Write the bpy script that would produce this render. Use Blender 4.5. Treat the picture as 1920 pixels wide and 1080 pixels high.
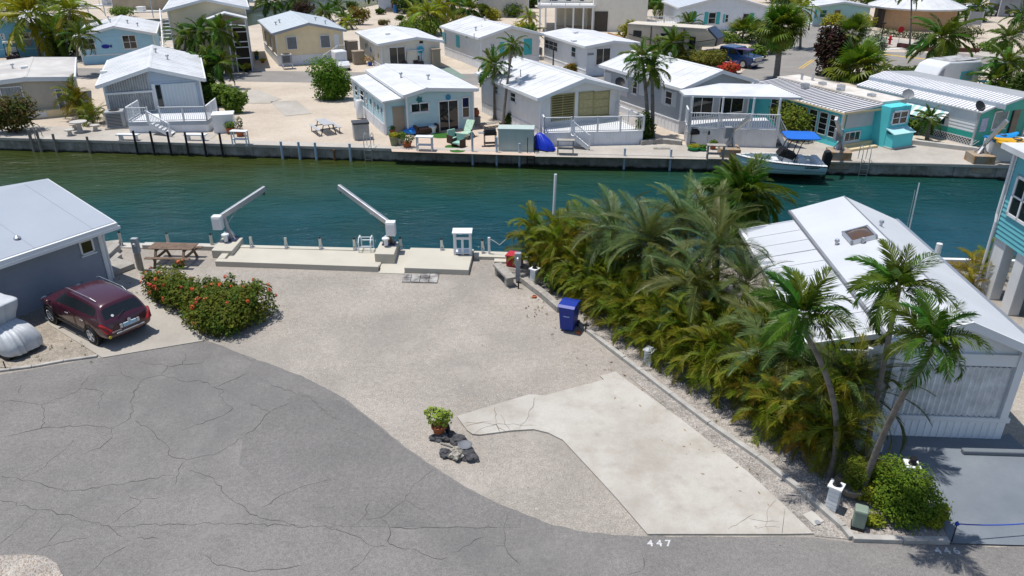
import bpy, bmesh, math, random
from math import sin, cos, pi, radians as R, sqrt, atan2, hypot
from mathutils import Vector, Matrix, noise
random.seed(7)
for o in list(bpy.data.objects): bpy.data.objects.remove(o)
S = bpy.context.scene; C = S.collection
# ---------------------------------------------------------------- camera, sky, sun
FPX, PITCH, CAMH = 1420.0, R(25.8), 13.0
cam = bpy.data.objects.new('camera', bpy.data.cameras.new('camera')); C.objects.link(cam)
cam.data.sensor_width = 36; cam.data.lens = FPX/1920*36
cam.location = (0, 0, CAMH); cam.rotation_euler = (pi/2-PITCH, 0, 0)
cam.data.clip_end = 3000; cam.data.clip_start = .5
S.camera = cam
SUN = Vector((-.24, .06, 1)).normalized()
W = bpy.data.worlds.new('World'); S.world = W; W.use_nodes = True
nt = W.node_tree; bg = nt.nodes['Background']
sky = nt.nodes.new('ShaderNodeTexSky'); sky.sky_type = 'NISHITA'; sky.sun_disc = False
sky.sun_elevation = math.asin(SUN.z); sky.sun_rotation = atan2(SUN.x, SUN.y)
sky.air_density = 1.0; sky.dust_density = .6; sky.ozone_density = 1.0
nt.links.new(sky.outputs[0], bg.inputs[0]); bg.inputs[1].default_value = .115
sl = bpy.data.lights.new('sun', 'SUN'); sl.energy = 4.2; sl.angle = R(.53); sl.color = (1, .96, .9)
so = bpy.data.objects.new('sun', sl); C.objects.link(so)
so.rotation_euler = SUN.to_track_quat('Z', 'Y').to_euler()
S.view_settings.view_transform = 'Standard'; S.view_settings.look = 'None'
S.view_settings.exposure = .17; S.view_settings.gamma = 1
# ---------------------------------------------------------------- pixels to places
def ray(x, y):
    u = (x-960)/FPX; v = (y-540)/FPX
    return Vector((u, cos(PITCH)-v*sin(PITCH), -sin(PITCH)-v*cos(PITCH)))
def gp(x, y, z=0.0):
    d = ray(x, y); t = (z-CAMH)/d.z
    return Vector((d.x*t, d.y*t, z))
def up(x, y, base):
    "point above ground point base (same distance from camera) seen at pixel"
    d = ray(x, y); t = base.y/d.y
    return Vector((d.x*t, base.y, CAMH+d.z*t))
# ---------------------------------------------------------------- materials
MATS = {}
def mat(name, col, rough=.7, spec=.3, metal=0, var=.12, vs=1.5, bump=0, bs=30, rnd=0, trans=0, col2=None, c2s=.8, streak=0, alpha=1):
    if name in MATS: return MATS[name]
    m = bpy.data.materials.new(name); m.use_nodes = True; n = m.node_tree.nodes; l = m.node_tree.links
    b = n['Principled BSDF']; b.inputs['Roughness'].default_value = rough
    b.inputs['Specular IOR Level'].default_value = spec; b.inputs['Metallic'].default_value = metal
    tc = n.new('ShaderNodeTexCoord')
    co = tc.outputs['Object']
    base = n.new('ShaderNodeRGB'); base.outputs[0].default_value = (*col, 1); cur = base.outputs[0]
    def noi(scale, detail=5, rough_=.6, vec=co):
        t = n.new('ShaderNodeTexNoise'); t.inputs['Scale'].default_value = scale; t.inputs['Detail'].default_value = detail
        t.inputs['Roughness'].default_value = rough_; l.new(vec, t.inputs['Vector']); return t.outputs['Fac']
    def ramp(fac, a, b_):
        r = n.new('ShaderNodeMapRange'); r.inputs[1].default_value = a; r.inputs[2].default_value = b_; l.new(fac, r.inputs[0]); return r.outputs[0]
    def mix(f, a, c, mode='MIX'):
        x = n.new('ShaderNodeMixRGB'); x.blend_type = mode
        for i, v in ((0, f), (1, a), (2, c)):
            if hasattr(v, 'links') or hasattr(v, 'is_linked'): l.new(v, x.inputs[i])
            else: x.inputs[i].default_value = v if i == 0 else (*v, 1)
        return x.outputs[0]
    if col2: cur = mix(ramp(noi(c2s), .4, .62), cur, col2)
    if var:
        a = ramp(noi(vs, 6), .3, .7)
        v = n.new('ShaderNodeMath'); v.operation = 'MULTIPLY_ADD'; l.new(a, v.inputs[0]); v.inputs[1].default_value = 2*var; v.inputs[2].default_value = 1-var
        hs = n.new('ShaderNodeHueSaturation'); l.new(cur, hs.inputs['Color']); l.new(v.outputs[0], hs.inputs['Value']); cur = hs.outputs[0]
    if streak:
        mp = n.new('ShaderNodeMapping'); mp.inputs['Scale'].default_value = (6, 6, .35); l.new(co, mp.inputs[0])
        cur = mix(ramp(noi(1.0, 5, .6, mp.outputs[0]), .52, .85), cur, tuple(c*(1-streak) for c in col))
    if rnd:
        oi = n.new('ShaderNodeObjectInfo'); hs = n.new('ShaderNodeHueSaturation')
        a = n.new('ShaderNodeMapRange'); a.inputs[3].default_value = .5-rnd*.12; a.inputs[4].default_value = .5+rnd*.08; l.new(oi.outputs['Random'], a.inputs[0]); l.new(a.outputs[0], hs.inputs['Hue'])
        m2 = n.new('ShaderNodeMath'); m2.operation = 'MULTIPLY'; m2.inputs[1].default_value = 7.77; l.new(oi.outputs['Random'], m2.inputs[0])
        fr = n.new('ShaderNodeMath'); fr.operation = 'FRACT'; l.new(m2.outputs[0], fr.inputs[0])
        a = n.new('ShaderNodeMapRange'); a.inputs[3].default_value = 1-rnd*.5; a.inputs[4].default_value = 1+rnd*.5; l.new(fr.outputs[0], a.inputs[0]); l.new(a.outputs[0], hs.inputs['Value'])
        l.new(cur, hs.inputs['Color']); cur = hs.outputs[0]
    l.new(cur, b.inputs['Base Color'])
    if bump:
        bp = n.new('ShaderNodeBump'); bp.inputs['Strength'].default_value = bump; bp.inputs['Distance'].default_value = .02
        l.new(noi(bs, 3), bp.inputs['Height']); l.new(bp.outputs[0], b.inputs['Normal'])
    if trans:
        t = n.new('ShaderNodeBsdfTranslucent'); mx = n.new('ShaderNodeMixShader'); mx.inputs[0].default_value = trans
        tc2 = n.new('ShaderNodeMixRGB'); tc2.blend_type = 'MULTIPLY'; tc2.inputs[0].default_value = 1; tc2.inputs[2].default_value = (1.6, 1.5, .5, 1)
        l.new(cur, tc2.inputs[1]); l.new(tc2.outputs[0], t.inputs[0])
        l.new(b.outputs[0], mx.inputs[1]); l.new(t.outputs[0], mx.inputs[2]); l.new(mx.outputs[0], n['Material Output'].inputs[0])
    MATS[name] = m; return m
def ground_mat(name, cols, scale, grain, gs, rough=.9, bump=.5, patch=None):
    "cols: list of (pos, colour) for a large soft noise; grain: fine speckle strength"
    m = bpy.data.materials.new(name); m.use_nodes = True; n = m.node_tree.nodes; l = m.node_tree.links
    b = n['Principled BSDF']; b.inputs['Roughness'].default_value = rough; b.inputs['Specular IOR Level'].default_value = .2
    g = n.new('ShaderNodeNewGeometry'); co = g.outputs['Position']
    def noi(scale, detail=4, rr=.6):
        t = n.new('ShaderNodeTexNoise'); t.inputs['Scale'].default_value = scale; t.inputs['Detail'].default_value = detail
        t.inputs['Roughness'].default_value = rr; l.new(co, t.inputs['Vector']); return t.outputs['Fac']
    r = n.new('ShaderNodeValToRGB'); e = r.color_ramp.elements
    while len(e) < len(cols): e.new(.5)
    for i, (p, c) in enumerate(cols): e[i].position = p; e[i].color = (*c, 1)
    l.new(noi(scale, 7, .62), r.inputs[0]); cur = r.outputs[0]
    def speck(cur, sc, amt, det=2):
        s = n.new('ShaderNodeMapRange'); s.inputs[1].default_value = .3; s.inputs[2].default_value = .7
        s.inputs[3].default_value = 1-amt; s.inputs[4].default_value = 1+amt; l.new(noi(sc, det, .7), s.inputs[0])
        h = n.new('ShaderNodeHueSaturation'); l.new(cur, h.inputs['Color']); l.new(s.outputs[0], h.inputs['Value']); return h.outputs[0]
    cur = speck(cur, gs, grain); cur = speck(cur, gs*.23, grain*.45, 3)
    if patch:
        for (sc, lo, hi, c, f) in patch:
            s = n.new('ShaderNodeMapRange'); s.inputs[1].default_value = lo; s.inputs[2].default_value = hi; s.inputs[4].default_value = f
            l.new(noi(sc, 6, .65), s.inputs[0]); x = n.new('ShaderNodeMixRGB'); l.new(s.outputs[0], x.inputs[0]); l.new(cur, x.inputs[1]); x.inputs[2].default_value = (*c, 1); cur = x.outputs[0]
    l.new(cur, b.inputs['Base Color'])
    bp = n.new('ShaderNodeBump'); bp.inputs['Strength'].default_value = bump; bp.inputs['Distance'].default_value = .015
    l.new(noi(gs*.8, 3, .7), bp.inputs['Height']); l.new(bp.outputs[0], b.inputs['Normal'])
    MATS[name] = m; return m
WHITE = mat('white_paint', (.68, .69, .7), .5, var=.05, streak=.12)
TRIM = mat('white_trim', (.69, .7, .71), .45, var=.03)
ROOFW = mat('white_roof', (.62, .63, .65), .5, var=.09, vs=.9, col2=(.53, .535, .54), c2s=.5)
ROOFG = mat('pale_grey_roof', (.5, .53, .57), .4, var=.06, vs=.6)
CORR = mat('grey_corrugated', (.36, .38, .4), .4, .4, .3, var=.18, vs=3)
GLASS = mat('dark_glass', (.012, .016, .018), .06, .6, var=0)
METAL = mat('aluminium', (.5, .51, .53), .35, .5, .75, var=.1)
DARK = mat('dark_metal', (.02, .02, .022), .5, var=.1)
BLACK = mat('black_plastic', (.012, .012, .013), .45, var=.1)
CONC = mat('grey_concrete', (.33, .31, .28), .85, var=.22, vs=2, bump=.3, streak=.35)
PALEC = mat('pale_concrete', (.45, .43, .39), .85, var=.12, vs=1.2, bump=.2)
WOOD = mat('weathered_wood', (.16, .11, .08), .8, var=.35, vs=6, bump=.3)
GREYW = mat('grey_timber', (.3, .28, .25), .85, var=.3, vs=5, bump=.3)
# ---------------------------------------------------------------- mesh building
class MB:
    def __init__(s, M=None): s.v = []; s.f = []; s.mi = []; s.M = M or Matrix(); s.cm = 0
    def vert(s, p): s.v.append(s.M @ Vector(p)); return len(s.v)-1
    def face(s, pts): s.f.append([s.vert(p) for p in pts]); s.mi.append(s.cm)
    def box(s, a, b):
        x0, y0, z0 = a; x1, y1, z1 = b
        if x0 > x1: x0, x1 = x1, x0
        if y0 > y1: y0, y1 = y1, y0
        if z0 > z1: z0, z1 = z1, z0
        i = [s.vert(p) for p in ((x0,y0,z0),(x1,y0,z0),(x1,y1,z0),(x0,y1,z0),(x0,y0,z1),(x1,y0,z1),(x1,y1,z1),(x0,y1,z1))]
        for q in ((0,3,2,1),(4,5,6,7),(0,1,5,4),(1,2,6,5),(2,3,7,6),(3,0,4,7)): s.f.append([i[k] for k in q]); s.mi.append(s.cm)
        return s
    def bar(s, p, q, w, h=None, upv=(0, 0, 1)):
        "square bar from p to q"
        p, q = Vector(p), Vector(q); h = h or w; d = (q-p)
        if d.length < 1e-6: return s
        d.normalize(); x = d.cross(Vector(upv))
        if x.length < 1e-4: x = d.cross(Vector((1, 0, 0)))
        x.normalize(); y = x.cross(d); i = []
        for e in (p, q):
            for a, b in ((-1,-1),(1,-1),(1,1),(-1,1)): i.append(s.vert(e+x*a*w/2+y*b*h/2))
        for f in ((3,2,1,0),(4,5,6,7),(0,1,5,4),(1,2,6,5),(2,3,7,6),(3,0,4,7)): s.f.append([i[k] for k in f]); s.mi.append(s.cm)
        return s
    def tube(s, pts, rad, n=8, cap=True):
        pts = [Vector(p) for p in pts]; rr = rad if isinstance(rad, (list, tuple)) else [rad]*len(pts); rings = []; px = None
        for k, p in enumerate(pts):
            d = (pts[min(k+1, len(pts)-1)]-pts[max(k-1, 0)]).normalized()
            x = px-d*px.dot(d) if px else d.orthogonal()
            if x.length < 1e-5: x = d.orthogonal()
            x.normalize(); px = x; y = d.cross(x)
            rings.append([s.vert(p+(x*cos(2*pi*j/n)+y*sin(2*pi*j/n))*rr[k]) for j in range(n)])
        for a, b in zip(rings, rings[1:]):
            for j in range(n): s.f.append([a[j], a[(j+1)%n], b[(j+1)%n], b[j]]); s.mi.append(s.cm)
        if cap: s.f.append(rings[0][::-1]); s.f.append(rings[-1]); s.mi += [s.cm]*2
        return s
    def cyl(s, c, r, h, n=12, r2=None): return s.tube([c, (c[0], c[1], c[2]+h)], [r, r if r2 is None else r2], n)
    def lathe(s, prof, n=16, c=(0, 0, 0)):
        rings = [[s.vert((c[0]+r*cos(2*pi*j/n), c[1]+r*sin(2*pi*j/n), c[2]+z)) for j in range(n)] for r, z in prof]
        for a, b in zip(rings, rings[1:]):
            for j in range(n): s.f.append([a[j], a[(j+1)%n], b[(j+1)%n], b[j]]); s.mi.append(s.cm)
        s.f.append(rings[0][::-1]); s.f.append(rings[-1]); s.mi += [s.cm]*2
        return s
    def prism(s, poly, z0, z1):
        "poly: list of (x,y) counter clockwise"
        a = [s.vert((x, y, z0)) for x, y in poly]; b = [s.vert((x, y, z1)) for x, y in poly]; n = len(poly)
        s.f.append(a[::-1]); s.f.append(b); s.mi += [s.cm]*2
        for j in range(n): s.f.append([a[j], a[(j+1)%n], b[(j+1)%n], b[j]]); s.mi.append(s.cm)
        return s
    def extr(s, prof, y0, y1, ax='y'):
        "profile in (x,z) extruded along y (or profile (y,z) along x)"
        mk = (lambda p, t: (p[0], t, p[1])) if ax == 'y' else (lambda p, t: (t, p[0], p[1]))
        a = [s.vert(mk(p, y0)) for p in prof]; b = [s.vert(mk(p, y1)) for p in prof]; n = len(prof)
        s.f.append(a); s.f.append(b[::-1]); s.mi += [s.cm]*2
        for j in range(n): s.f.append([a[j], b[j], b[(j+1)%n], a[(j+1)%n]]); s.mi.append(s.cm)
        return s
    def blob(s, c, r, seed=0, n=2, amp=.25, sq=(1, 1, 1)):
        bm = bmesh.new(); bmesh.ops.create_icosphere(bm, subdivisions=n, radius=1)
        base = len(s.v)
        for v in bm.verts:
            k = 1+amp*noise.noise(v.co*1.4+Vector((seed*3.1, seed, 0)))+amp*.5*noise.noise(v.co*3.5+Vector((seed, 0, seed*2)))
            s.vert(Vector(c)+Vector((v.co.x*r*sq[0]*k, v.co.y*r*sq[1]*k, v.co.z*r*sq[2]*k)))
        for f in bm.faces: s.f.append([base+v.index for v in f.verts]); s.mi.append(s.cm)
        bm.free(); return s
    def mesh(s, name, mats, smooth=False, fix=True):
        me = bpy.data.meshes.new(name); me.from_pydata([tuple(v) for v in s.v], [], s.f)
        for m in (mats if isinstance(mats, (list, tuple)) else [mats]): me.materials.append(m)
        if any(s.mi): me.polygons.foreach_set('material_index', s.mi)
        if fix:
            bm = bmesh.new(); bm.from_mesh(me); bmesh.ops.recalc_face_normals(bm, faces=bm.faces); bm.to_mesh(me); bm.free()
        if smooth: me.polygons.foreach_set('use_smooth', [True]*len(me.polygons))
        me.update(); return me
    def build(s, name, mats, parent=None, smooth=False, bevel=0, fix=True, sub=0):
        if not s.v: return None
        o = bpy.data.objects.new(name, s.mesh(name, mats, smooth, fix)); C.objects.link(o); o.parent = parent
        if bevel:
            b = o.modifiers.new('bevel', 'BEVEL'); b.width = bevel; b.segments = 2; b.limit_method = 'ANGLE'
        if sub:
            b = o.modifiers.new('sub', 'SUBSURF'); b.levels = b.render_levels = sub
        return o
def tag(o, label=None, cat=None, group=None, kind=None):
    for k, v in (('label', label), ('category', cat), ('group', group), ('kind', kind)):
        if v: o[k] = v
    return o
def thing(name, label, cat, loc=(0, 0, 0), rz=0, group=None):
    o = bpy.data.objects.new(name, None); C.objects.link(o); o.location = loc; o.rotation_euler = (0, 0, rz)
    o.empty_display_size = .3
    return tag(o, label, cat, group)
def copy_tree(o, parent=None):
    c = o.copy(); C.objects.link(c); c.parent = parent
    for ch in o.children: copy_tree(ch, c)
    return c
def inst(name, me, parent, M):
    o = bpy.data.objects.new(name, me); C.objects.link(o); o.parent = parent; o.matrix_local = M; return o
def shade_auto(o, ang=40):
    me = o.data; me.polygons.foreach_set('use_smooth', [True]*len(me.polygons))
    bm = bmesh.new(); bm.from_mesh(me)
    for e in bm.edges: e.smooth = len(e.link_faces) == 2 and e.calc_face_angle(0) < R(ang)
    bm.to_mesh(me); bm.free()
# ================================================================ SETTING
ROAD = ground_mat('asphalt', [(.3, (.155, .148, .142)), (.5, (.188, .179, .17)), (.72, (.226, .214, .202))], .22, .26, 34, bump=.5,
    patch=[(.13, .48, .66, (.118, .115, .114), .65), (.6, .55, .75, (.24, .23, .218), .5), (1.3, .6, .74, (.11, .106, .104), .45)])
STREET = ground_mat('street_asphalt', [(.3, (.2, .19, .18)), (.7, (.27, .255, .235))], .3, .12, 20)
GRAVEL = ground_mat('grey_gravel', [(.28, (.258, .234, .206)), (.5, (.312, .282, .247)), (.72, (.378, .34, .297))], .3, .33, 26, bump=.9,
    patch=[(.17, .48, .66, (.242, .222, .2), .7), (.45, .56, .7, (.38, .345, .305), .55), (1.6, .62, .75, (.3, .235, .175), .35)])
SAND = ground_mat('sand', [(.3, (.4, .34, .275)), (.55, (.48, .415, .34)), (.75, (.54, .475, .395))], .25, .16, 12, bump=.5,
    patch=[(.5, .6, .78, (.3, .25, .2), .5)])
SHELL = ground_mat('shell_gravel', [(.3, (.22, .2, .18)), (.6, (.34, .31, .28))], 1.2, .5, 30, bump=1.0)
SLAB = ground_mat('broomed_concrete', [(.3, (.345, .315, .275)), (.5, (.425, .4, .358)), (.72, (.48, .46, .42))], .45, .06, 30, bump=.15,
    patch=[(.55, .5, .7, (.3, .262, .215), .75), (1.4, .55, .75, (.26, .235, .205), .5), (4, .6, .75, (.45, .44, .42), .4)])
PAD = ground_mat('pad_concrete', [(.3, (.3, .275, .24)), (.7, (.4, .37, .325))], .5, .08, 25, bump=.15, patch=[(1.0, .6, .8, (.26, .23, .19), .5)])
QUAY = ground_mat('quay_concrete', [(.3, (.33, .3, .265)), (.7, (.46, .43, .385))], .4, .1, 16, bump=.2, patch=[(.8, .58, .78, (.26, .235, .2), .6)])
PATIO = mat('pink_patio', (.5, .4, .32), .85, var=.08)
DRIVE = ground_mat('painted_drive', [(.3, (.14, .162, .188)), (.6, (.175, .198, .225)), (.75, (.205, .228, .25))], .6, .06, 40, rough=.6, bump=.08, patch=[(1.2, .6, .8, (.19, .2, .21), .45)])
def sheet(name, m, pts, z, parent=None, kind='structure', thick=0):
    b = MB()
    if thick: b.prism([(p[0], p[1]) for p in pts], z-thick, z)
    else: b.face([(p[0], p[1], z) for p in pts])
    o = b.build(name, m, parent)
    if not parent and kind: o['kind'] = kind
    if not thick and o.data.polygons[0].normal.z < 0: o.data.flip_normals()
    return o
def px(pts, z=0): return [gp(x, y, z) for x, y in pts]
def near_wall(x): return 31.27-.0625*(x+17.74)
def far_wall(x): return 49.88-.1016*(x+32.05)
WZ = -.82
# water: one sheet to the horizon; shallow green tint near the walls
wm = bpy.data.materials.new('canal_water'); wm.use_nodes = True; n = wm.node_tree.nodes; l = wm.node_tree.links; b = n['Principled BSDF']
b.inputs['Roughness'].default_value = .07; b.inputs['IOR'].default_value = 1.33
g = n.new('ShaderNodeNewGeometry'); sp = n.new('ShaderNodeSeparateXYZ'); l.new(g.outputs['Position'], sp.inputs[0])
def math_(op, a, b_=None, c=None):
    x = n.new('ShaderNodeMath'); x.operation = op
    for i, v in enumerate((a, b_, c)):
        if v is None: continue
        if isinstance(v, (int, float)): x.inputs[i].default_value = v
        else: l.new(v, x.inputs[i])
    return x.outputs[0]
tn = n.new('ShaderNodeTexNoise'); tn.inputs['Scale'].default_value = .16; tn.inputs['Detail'].default_value = 5; l.new(g.outputs['Position'], tn.inputs['Vector'])
dist = math_('SUBTRACT', math_('MULTIPLY_ADD', sp.outputs[0], -.1016, 49.88-.1016*32.05), sp.outputs[1])      # metres from the far wall
dist = math_('ADD', dist, math_('MULTIPLY_ADD', tn.outputs['Fac'], -9.0, 4.5))
dist = math_('ADD', dist, math_('MULTIPLY', math_('ADD', sp.outputs[0], 10.0), .2))
cr = n.new('ShaderNodeValToRGB'); e = cr.color_ramp.elements; l.new(math_('DIVIDE', dist, 16.0), cr.inputs[0])
e[0].position = 0; e[0].color = (.034, .046, .009, 1); e[1].position = 1; e[1].color = (.003, .048, .068, 1)
x_ = e.new(.2); x_.color = (.024, .052, .015, 1); x_ = e.new(.5); x_.color = (.007, .052, .045, 1)
l.new(cr.outputs[0], b.inputs['Base Color'])
mp = n.new('ShaderNodeMapping'); mp.inputs['Scale'].default_value = (.8, 1.7, 1); mp.inputs['Rotation'].default_value = (0, 0, R(12)); l.new(g.outputs['Position'], mp.inputs[0])
t1 = n.new('ShaderNodeTexNoise'); t1.inputs['Scale'].default_value = 1.9; t1.inputs['Detail'].default_value = 6; t1.inputs['Roughness'].default_value = .6; l.new(mp.outputs[0], t1.inputs['Vector'])
t2 = n.new('ShaderNodeTexNoise'); t2.inputs['Scale'].default_value = .35; t2.inputs['Detail'].default_value = 2; l.new(mp.outputs[0], t2.inputs['Vector'])
bp = n.new('ShaderNodeBump'); bp.inputs['Strength'].default_value = .75; bp.inputs['Distance'].default_value = .22
t3 = n.new('ShaderNodeTexNoise'); t3.inputs['Scale'].default_value = .11; t3.inputs['Detail'].default_value = 3; l.new(g.outputs['Position'], t3.inputs['Vector'])
wp = n.new('ShaderNodeMapRange'); wp.inputs[1].default_value = .36; wp.inputs[2].default_value = .64; wp.inputs[3].default_value = .35; wp.inputs[4].default_value = 1.7; l.new(t3.outputs['Fac'], wp.inputs[0])
l.new(math_('ADD', math_('MULTIPLY', t1.outputs['Fac'], wp.outputs[0]), math_('MULTIPLY', t2.outputs['Fac'], 1.8)), bp.inputs['Height']); l.new(bp.outputs[0], b.inputs['Normal'])
sheet('water', wm, [(-1500, -200), (1500, -200), (1500, 2500), (-1500, 2500)], WZ)
# land
NW = [(x, near_wall(x)) for x in (-90, 90)]
sheet('ground', GRAVEL, [(-90, -30), (90, -30), NW[1], NW[0]], 0, thick=3)
FAR = [(-110, far_wall(-110)), (130, far_wall(130)), (400, 60), (400, 420), (-12, 420), (-20, 150), (-26, 133), (-31, 124), (-36, 112), (-40, 97), (-44, 94.5), (-110, 100)]
sheet('far_ground', SAND, FAR, 0, thick=3)
sheet('far_bank', SAND, [(-200, 122), (-60, 118), (-47, 120), (-40, 160), (-60, 420), (-300, 420)], 0, thick=3)
# streets beyond the canal
def strip(p, q, w): 
    p, q = Vector(p), Vector(q); d = (q-p).normalized(); s_ = Vector((-d.y, d.x))*w/2
    return [p-s_, q-s_, q+s_, p+s_]
sheet('street', STREET, strip((-95, 78.3), (24, 68.6), 5.4), .012)
sheet('cross_street', STREET, strip((20, 60.5), (46, 112), 9), .016)
sheet('avenue', STREET, strip((33, 83.5), (110, 72), 9.5), .02)
YEL = mat('yellow_paint', (.55, .36, .08), .7, var=.2, vs=4); WLINE = mat('road_white', (.6, .6, .58), .7, var=.25, vs=5)
for k in (-.16, .16):
    o = sheet('centre_line', YEL, [gp(1499, 129)+Vector((k, 0, 0)), gp(1499, 129)+Vector((k+.16, 0, 0)), gp(1524, 112)+Vector((k+.16, 0, 0)), gp(1524, 112)+Vector((k, 0, 0))], .022)
sheet('centre_line', YEL, px([(1652, 101), (1652, 102.5), (1745, 113), (1745, 111.5)]), .026)
sheet('stop_line', WLINE, px([(1636, 94), (1636, 96), (1696, 91), (1696, 89)]), .026)
sheet('pavement', QUAY, px([(1634, 92), (1640, 70), (1700, 75), (1900, 105), (1900, 112), (1690, 88)]), .03)
# quay along the far wall
q0 = [(x, far_wall(x)) for x in (-60, -40, -26, -8.6)]
sheet('quay', QUAY, q0+[(-8.6, far_wall(-8.6)+.8), (-20, far_wall(-20)+.8), (-20, 51.0), (-26, 52.2), (-40, 54), (-60, 57)], .02)
sheet('patio', PATIO, px([(735, 285), (1005, 293), (1002, 262), (900, 236), (724, 252)]), .03)
sheet('quay', QUAY, px([(1003, 294), (1200, 297), (1420, 301), (1920, 312), (1920, 300), (1690, 264), (1560, 268), (1285, 272), (1003, 270)]), .02)
sheet('sand_pad', QUAY, px([(507, 191), (556, 188), (585, 213), (534, 218)]), .02)
sheet('sand_pad', QUAY, px([(443, 170), (483, 169), (528, 186), (505, 194), (455, 194)]), .02)
sheet('green_pad', mat('green_slab', (.17, .23, .2), .8, var=.12), px([(802, 128), (842, 125), (878, 147), (822, 147)]), .02)
# seawalls
def seawall(name, label, fn, x0, x1, sgn, m, cap, group=None):
    t = thing(name, label, 'seawall', (0, 0, 0))
    b = MB(); k = 2.4; x = x0
    while x < x1:
        xe = min(x+k, x1); a = Vector((x, fn(x), 0)); c = Vector((xe, fn(xe), 0)); d = (c-a).normalized(); nrm = Vector((d.y, -d.x, 0))*sgn
        j = random.uniform(-.015, .015)
        b2 = MB(); p = [a+d*.012, c-d*.012]
        o_ = .16+j
        b2.prism([(v.x, v.y) for v in (p[0]-nrm*.05, p[0]+nrm*o_, p[1]+nrm*o_, p[1]-nrm*.05)], -2.4, -.11)
        b2.build('panel', m, t); x = xe
    a, c = Vector((x0, fn(x0))), Vector((x1, fn(x1))); d = (c-a).normalized(); nrm = Vector((d.y, -d.x))*sgn
    MB().prism([tuple(v) for v in (a-nrm*.3, a+nrm*.24, c+nrm*.24, c-nrm*.3)], -.14, .05).build('cap', cap, t, bevel=.02)
    return t
WALLM = mat('stained_wall', (.3, .28, .25), .9, var=.3, vs=1.2, bump=.5, bs=12, col2=(.2, .185, .155), c2s=1.3, streak=.55)
# dark tide band on the wall material
for m_ in (WALLM,):
    n = m_.node_tree.nodes; l = m_.node_tree.links; b = n['Principled BSDF']; src = b.inputs['Base Color'].links[0].from_socket
    g = n.new('ShaderNodeNewGeometry'); sp = n.new('ShaderNodeSeparateXYZ'); l.new(g.outputs['Position'], sp.inputs[0])
    tn = n.new('ShaderNodeTexNoise'); tn.inputs['Scale'].default_value = 2.5; tn.inputs['Detail'].default_value = 5; l.new(g.outputs['Position'], tn.inputs['Vector'])
    a = n.new('ShaderNodeMath'); a.operation = 'MULTIPLY_ADD'; l.new(tn.outputs['Fac'], a.inputs[0]); a.inputs[1].default_value = -.3; l.new(sp.outputs[2], a.inputs[2])
    mr = n.new('ShaderNodeMapRange'); mr.inputs[1].default_value = -.8; mr.inputs[2].default_value = -.92; l.new(a.outputs[0], mr.inputs[0])
    mx = n.new('ShaderNodeMixRGB'); l.new(mr.outputs[0], mx.inputs[0]); l.new(src, mx.inputs[1]); mx.inputs[2].default_value = (.022, .02, .014, 1); l.new(mx.outputs[0], b.inputs['Base Color'])
seawall('canal_seawall', 'long stained concrete seawall on the far side of the canal', far_wall, -60, 62, 1, WALLM, QUAY)
seawall('canal_seawall', 'concrete seawall behind the pale dock on the near side of the canal', near_wall, -50, 50, -1, WALLM, PALEC)
# near road, slab, beds
road = px([(0, 703), (81, 689), (183, 671), (300, 653), (385, 639), (420, 650), (448, 662), (509, 684), (570, 707), (610, 727), (647, 747), (678, 773), (717, 802), (755, 835), (818, 878), (872, 913), (950, 951), (1028, 982), (1105, 999), (1160, 1004), (1214, 1006), (1528, 1008), (1600, 1017), (1700, 1020), (1920, 1027)])
sheet('road_patch', ground_mat('patch_asphalt', [(.3, (.141, .135, .13)), (.5, (.17, .162, .155)), (.72, (.204, .194, .184))], .25, .26, 36, bump=.5, patch=[(.3, .5, .66, (.105, .104, .106), .5)]), px([(560, 735), (505, 772), (488, 800), (457, 820), (448, 868), (500, 915), (570, 970), (640, 988), (975, 990), (978, 968), (948, 952), (870, 915), (816, 880), (753, 837), (715, 804), (676, 775), (640, 752), (590, 745)]), .0115)
_r = [road[0]]
for p_, q_ in zip(road, road[1:]):
    k_ = max(1, int((q_-p_).length/.12))
    for i_ in range(1, k_+1): v_ = p_.lerp(q_, i_/k_); _r.append(v_+Vector((0, .045*noise.noise(v_*2.2)+.03*noise.noise(v_*7), 0)) if i_ < k_ else v_)
road = _r
sheet('road', ROAD, road+[(40, 11.5), (40, -28), (-60, -28), (-60, 16)], .008)
slab = [(856.6, 782.5), (992.7, 741.6), (1021.8, 743.6), (1132.7, 714), (1125, 707), (1154, 699), (1180, 718.5), (1278, 789), (1404, 889), (1472, 952), (1525, 1003), (1470, 1004), (1214, 1004), (1152, 932), (1055, 827), (1027.7, 813.6), (1000, 807), (957.7, 809.7), (899.4, 817.5), (886, 816), (876, 809)]
so_ = sheet('parking_slab', SLAB, px(slab), .05, thick=.12)
sheet('car_pad', PAD, px([(84, 604), (160, 574), (215, 545), (278, 560), (385, 634), (383, 640), (192, 672)]), .035, thick=.1)
sheet('flower_bed', SHELL, px([(985, 528), (1111, 628), (1202, 697), (1330, 795), (1422, 858), (1507, 925), (1590, 1006), (1779, 1018), (1760, 960), (1700, 880), (1640, 815), (1400, 560), (1240, 480), (1010, 480)]), .03)
sheet('shell_strip', SHELL, px([(1180, 708), (1202, 701), (1330, 800), (1422, 863), (1507, 930), (1594, 1012), (1528, 1006), (1472, 952), (1404, 889), (1278, 789)]), .014)
sheet('driveway', DRIVE, px([(1600, 822), (1660, 813), (1876, 821), (1890, 814), (1960, 880), (1960, 1026), (1779, 1021), (1760, 960), (1690, 880)]), .045)
sheet('gravel_island', SHELL, px([(-40, 1040), (0, 1044), (40, 1041), (85, 1045), (108, 1060), (120, 1085), (100, 1120), (-40, 1120)]), .04, thick=.08)
sheet('front_verge', ground_mat('verge', [(.3, (.23, .2, .165)), (.6, (.33, .29, .24))], .8, .35, 22, bump=.9), px([(0, 690), (60, 690), (185, 668), (84, 604), (40, 590), (-60, 640), (-60, 700)]), .02)
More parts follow.
